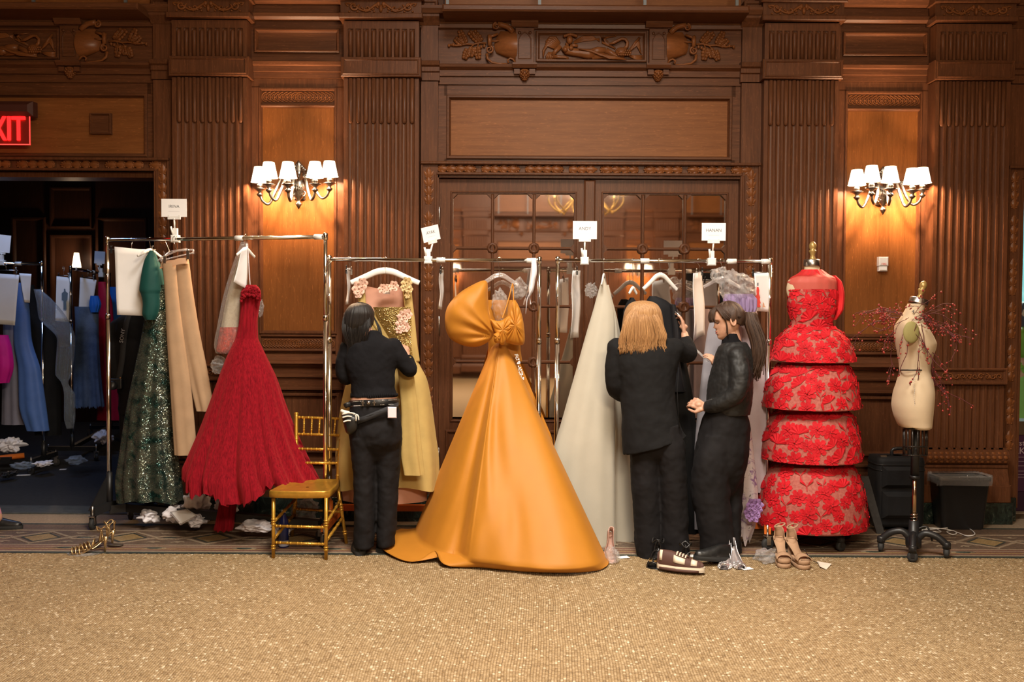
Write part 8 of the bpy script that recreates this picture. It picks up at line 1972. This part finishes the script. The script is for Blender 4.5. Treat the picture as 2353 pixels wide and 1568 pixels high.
b = MB(); lcap(b, [(750, 2348, 2376, .06), (758, 2338, 2386, .09), (768, 2334, 2390, .11), (800, 2338, 2386, .12), (848, 2341, 2383, .12), (858, 2339, 2385, .12)], YN)
for s in (-1, 1): limb(b, [wp(2362 + s * 24, 772), wp(2362 + s * 30, 805, 0), wp(2362 + s * 34, 834, -.03), wp(2362 + s * 12, 838, -.14)], [.062, .056, .052, .042])
fuse('jacket', b, .009, green, t, 4, .014, .07)
garment('skirt', [(845, 2340, 2384), (880, 2332, 2392), (920, 2326, 2398), (985, 2318, 2406)], YN, green2, t, dep=.6, folds=6, amp=.08, seed=3)
hair_shell('hair', [(692, 2356, 2368, .03), (696, 2346, 2378, .08), (712, 2341, 2383, .105), (745, 2341, 2383, .10), (775, 2344, 2380, .09)], YN + .03, hair_mat('dark_plum_hair', (.02, .01, .02), (.06, .03, .05)), t, 15)
for s in (-1, 1): shoe('shoe', Vector((wp(2362 + s * 12, 1000).x, YN, 0)), 0, blk_leather, sole_b, t, .25)
# ================================================================== THINGS IN THE DARK ROOM
blue_s = cloth('blue_satin', (.08, .16, .42), .45, fold=.5); grey_s = cloth('grey_silk', (.20, .19, .24), .5, fold=.5); magenta = cloth('magenta_ruffle', (.55, .01, .25), .6); beadb = cloth('beaded_blue', (.10, .15, .26), .5, 300, .6, .4); redg = cloth('crimson_satin', (.42, .01, .04), .45); cobalt = cloth('cobalt_crepe', (.02, .14, .55), .6)
def dgown(name, label, rows, Yc, mat, seed, **k):
    k.setdefault('dep', .45); o = garment(name, rows, Yc, mat, None, seed=seed, folds=k.pop('folds', 7), amp=k.pop('amp', .12), **k); tag(o, label, 'gown', 'gowns in the dark room'); return o
dgown('blue_gown', 'glossy blue satin gown on the dark room rack', [(650, 38, 50), (700, 34, 66), (780, 32, 72), (850, 42, 92), (930, 44, 104), (990, 62, 112)], Yd - .05, blue_s, 71)
dgown('grey_gown', 'dull grey silk gown behind the printed sheet in the dark room', [(650, 5, 40), (760, 8, 50), (860, 6, 60), (975, 4, 70)], Yd + .05, grey_s, 72)
dgown('magenta_gown', 'magenta ruffled gown at the left picture edge', [(770, -30, 18), (800, -34, 26), (840, -34, 30), (880, -30, 20)], Yd - .25, magenta, 73, folds=11, amp=.2)
dgown('black_gown', 'black gown between the blue gown and the plastic bag', [(655, 60, 78), (720, 60, 92), (760, 62, 130), (860, 72, 138), (1000, 82, 140)], Yd + .1, black_c, 74)
dgown('beaded_gown', 'greyish blue beaded gown on the receding dark room rack', [(705, 172, 226), (760, 174, 226), (850, 170, 230), (935, 170, 238)], 3.0, beadb, 75, rag=.02)
dgown('blue_bow_top', 'small bright blue bow top above the beaded gown', [(680, 208, 226), (700, 206, 232), (718, 210, 226)], 2.9, cobalt, 76, folds=9, amp=.2)
dgown('crimson_gown', 'crimson gown beside the chrome post in the dark room', [(648, 226, 244), (700, 226, 258), (760, 226, 262), (860, 230, 272), (965, 222, 290)], 3.2, redg, 77)
dgown('cobalt_gown', 'cobalt blue gown behind the tall rack post', [(660, 252, 270), (740, 250, 280), (830, 255, 290), (900, 262, 296)], 3.5, cobalt, 78)
garment('clear_bag', [(665, 78, 92), (690, 84, 120), (730, 90, 152), (780, 132, 172), (860, 128, 164), (880, 142, 156), (910, 148, 172), (960, 148, 172), (985, 154, 168)], Yd - .2, M['film_blue'], None, dep=.5, folds=9, amp=.2, seed=80); tag([o for o in bpy.data.objects if o.name.startswith('clear_bag')][-1], None)
for o in bpy.data.objects:
    if o.name.startswith('clear_bag') and 'label' not in o and o.parent is None: tag(o, 'long twisted clear plastic bag hanging in the dark room', 'bag', 'clear plastic bags')
for lb, q in (('pinkish printed sheet on the dark room rack at the left edge', [(-20, 628, Yd - .22), (44, 632, Yd - .22), (34, 748, Yd - .24), (-20, 744, Yd - .24)]), ('small cream sheet behind the pinkish printed sheet', [(44, 628, Yd - .1), (72, 630, Yd - .1), (68, 696, Yd - .1), (56, 695, Yd - .1)]),
              ('look sheet with a grey figure sketch in the dark room', [(130, 635, 2.55), (160, 638, 2.6), (158, 740, 2.6), (127, 738, 2.55)]), ('look sheet with a shoe sketch in the dark room', [(184, 638, 3.1), (222, 644, 3.15), (206, 743, 3.15), (180, 741, 3.1)])):
    sheet('look_sheet', lb, 'paper', wq(q), M['paper'], None, .004, 'paper sheets in the dark room')
LSo = [o for o in bpy.data.objects if o.name.startswith('look_sheet')]
flatpoly('figure_sketch', [(147, 664), (150, 664), (151, 670), (156, 674), (155, 690), (152, 692), (153, 712), (146, 712), (146, 692), (142, 690), (142, 674), (147, 670)], plain('sketch_grey', (.12, .16, .2), .8), [o for o in LSo if 'figure' in o['label']][0], 2.53)
flatpoly('shoe_sketch', [(172, 718), (176, 718), (182, 726), (186, 720), (198, 731), (186, 733), (176, 728)], M['ink'], [o for o in LSo if 'shoe sketch' in o['label']][0], 3.06)
zr_ = lambda y: Z(617, 2.6, 160)
clip_hanger(202, 3.13, zr_(0), .07, .05, 'clip hanger of the look sheet with the shoe sketch', .075)
clip_hanger(146, 2.58, zr_(0), .06, .05, 'clip hanger of the look sheet with the grey figure sketch', .075)
clip_hanger(14, Yd - .22, Z(606, Yd, 60), .11, .02, 'clip hanger of the pinkish printed sheet', .075)
for i, (px, py, w, h, y, lb, m) in enumerate(((25, 1022, 80, 46, 2.0, 'large white bag on the dark carpet under the rack', M['tissue']), (55, 1070, 70, 22, 1.7, 'flat clear bag on the dark carpet beside the white scraps', M['film_blue']), (100, 1065, 60, 18, 1.7, 'white tissue scrap on the dark carpet', M['tissue']),
                                               (175, 1058, 62, 24, 1.7, 'shiny clear bag alone on the dark carpet', M['film_blue']), (236, 1005, 56, 40, 3.0, 'pale bag on the carpet below the crimson gown', M['tissue']), (20, 1090, 40, 18, 1.4, 'black crumpled bag on the dark carpet at the left edge', M['black_plastic']))):
    crumple('floor_bag', px, py, w, h, y, m, None, lb, 'bag', 'bags on the dark carpet', 90 + i, .35, .16, .004)
for px, py, w, lb in ((145, 1079, .06, 'small white paper scrap on the dark carpet'), (55, 1092, .12, 'white paper strip on the dark carpet')):
    g = G(px, py, .003); b = MB(); b.cbox(g, (w, .05, .002), Matrix.Rotation(.2, 3, 'Z')); tag(b.build('paper_scrap', M['paper']), lb, 'paper')
b = MB(); A_, B_ = at(0, 1054, 1.75), at(56, 1048, 1.9); b.tube([at(-60, 1060, 1.7), B_], .03, 4); tag(b.build('orange_beam', orange_steel), 'orange steel beam lying low under the dark room rack', 'beam')
# sconce deep in the dark room
t = thing('wall_sconce', 'glowing sconce on the far wall of the dark room', 'sconce', W(170, 600, Yb - .05)); b = MB(); b.lathe([(.06, -.1), (.03, .1)], 16, Matrix.Translation(W(176, 598, Yb - .18)), cap=False); b.build('lamp_shade', M['shade'], t); b = MB(); b.tube(curve_pts([W(172, 612, Yb - .02), W(174, 618, Yb - .12), W(176, 608, Yb - .18)], 10), .012, 6); b.build('arm', M['pewter'], t)
point('bulb', W(170, 598, Yb - .25) - t.location, 9, BULB, .05, t)
# the opposite wall has the same sconces; their light is what the mirrors show
for s in [o for o in bpy.data.objects if o.name.startswith('wall_sconce') and o.get('group')]:
    c = copy_tree(s); c.location = (opp.location.x - s.location.x, opp.location.y, s.location.z); c.rotation_euler = (0, 0, PI); c['label'] = 'far-wall sconce whose reflection glows in the %s leaf of the mirrored door' % ('right' if s.location.x < 0 else 'left'); c['group'] = 'sconces on the opposite wall'
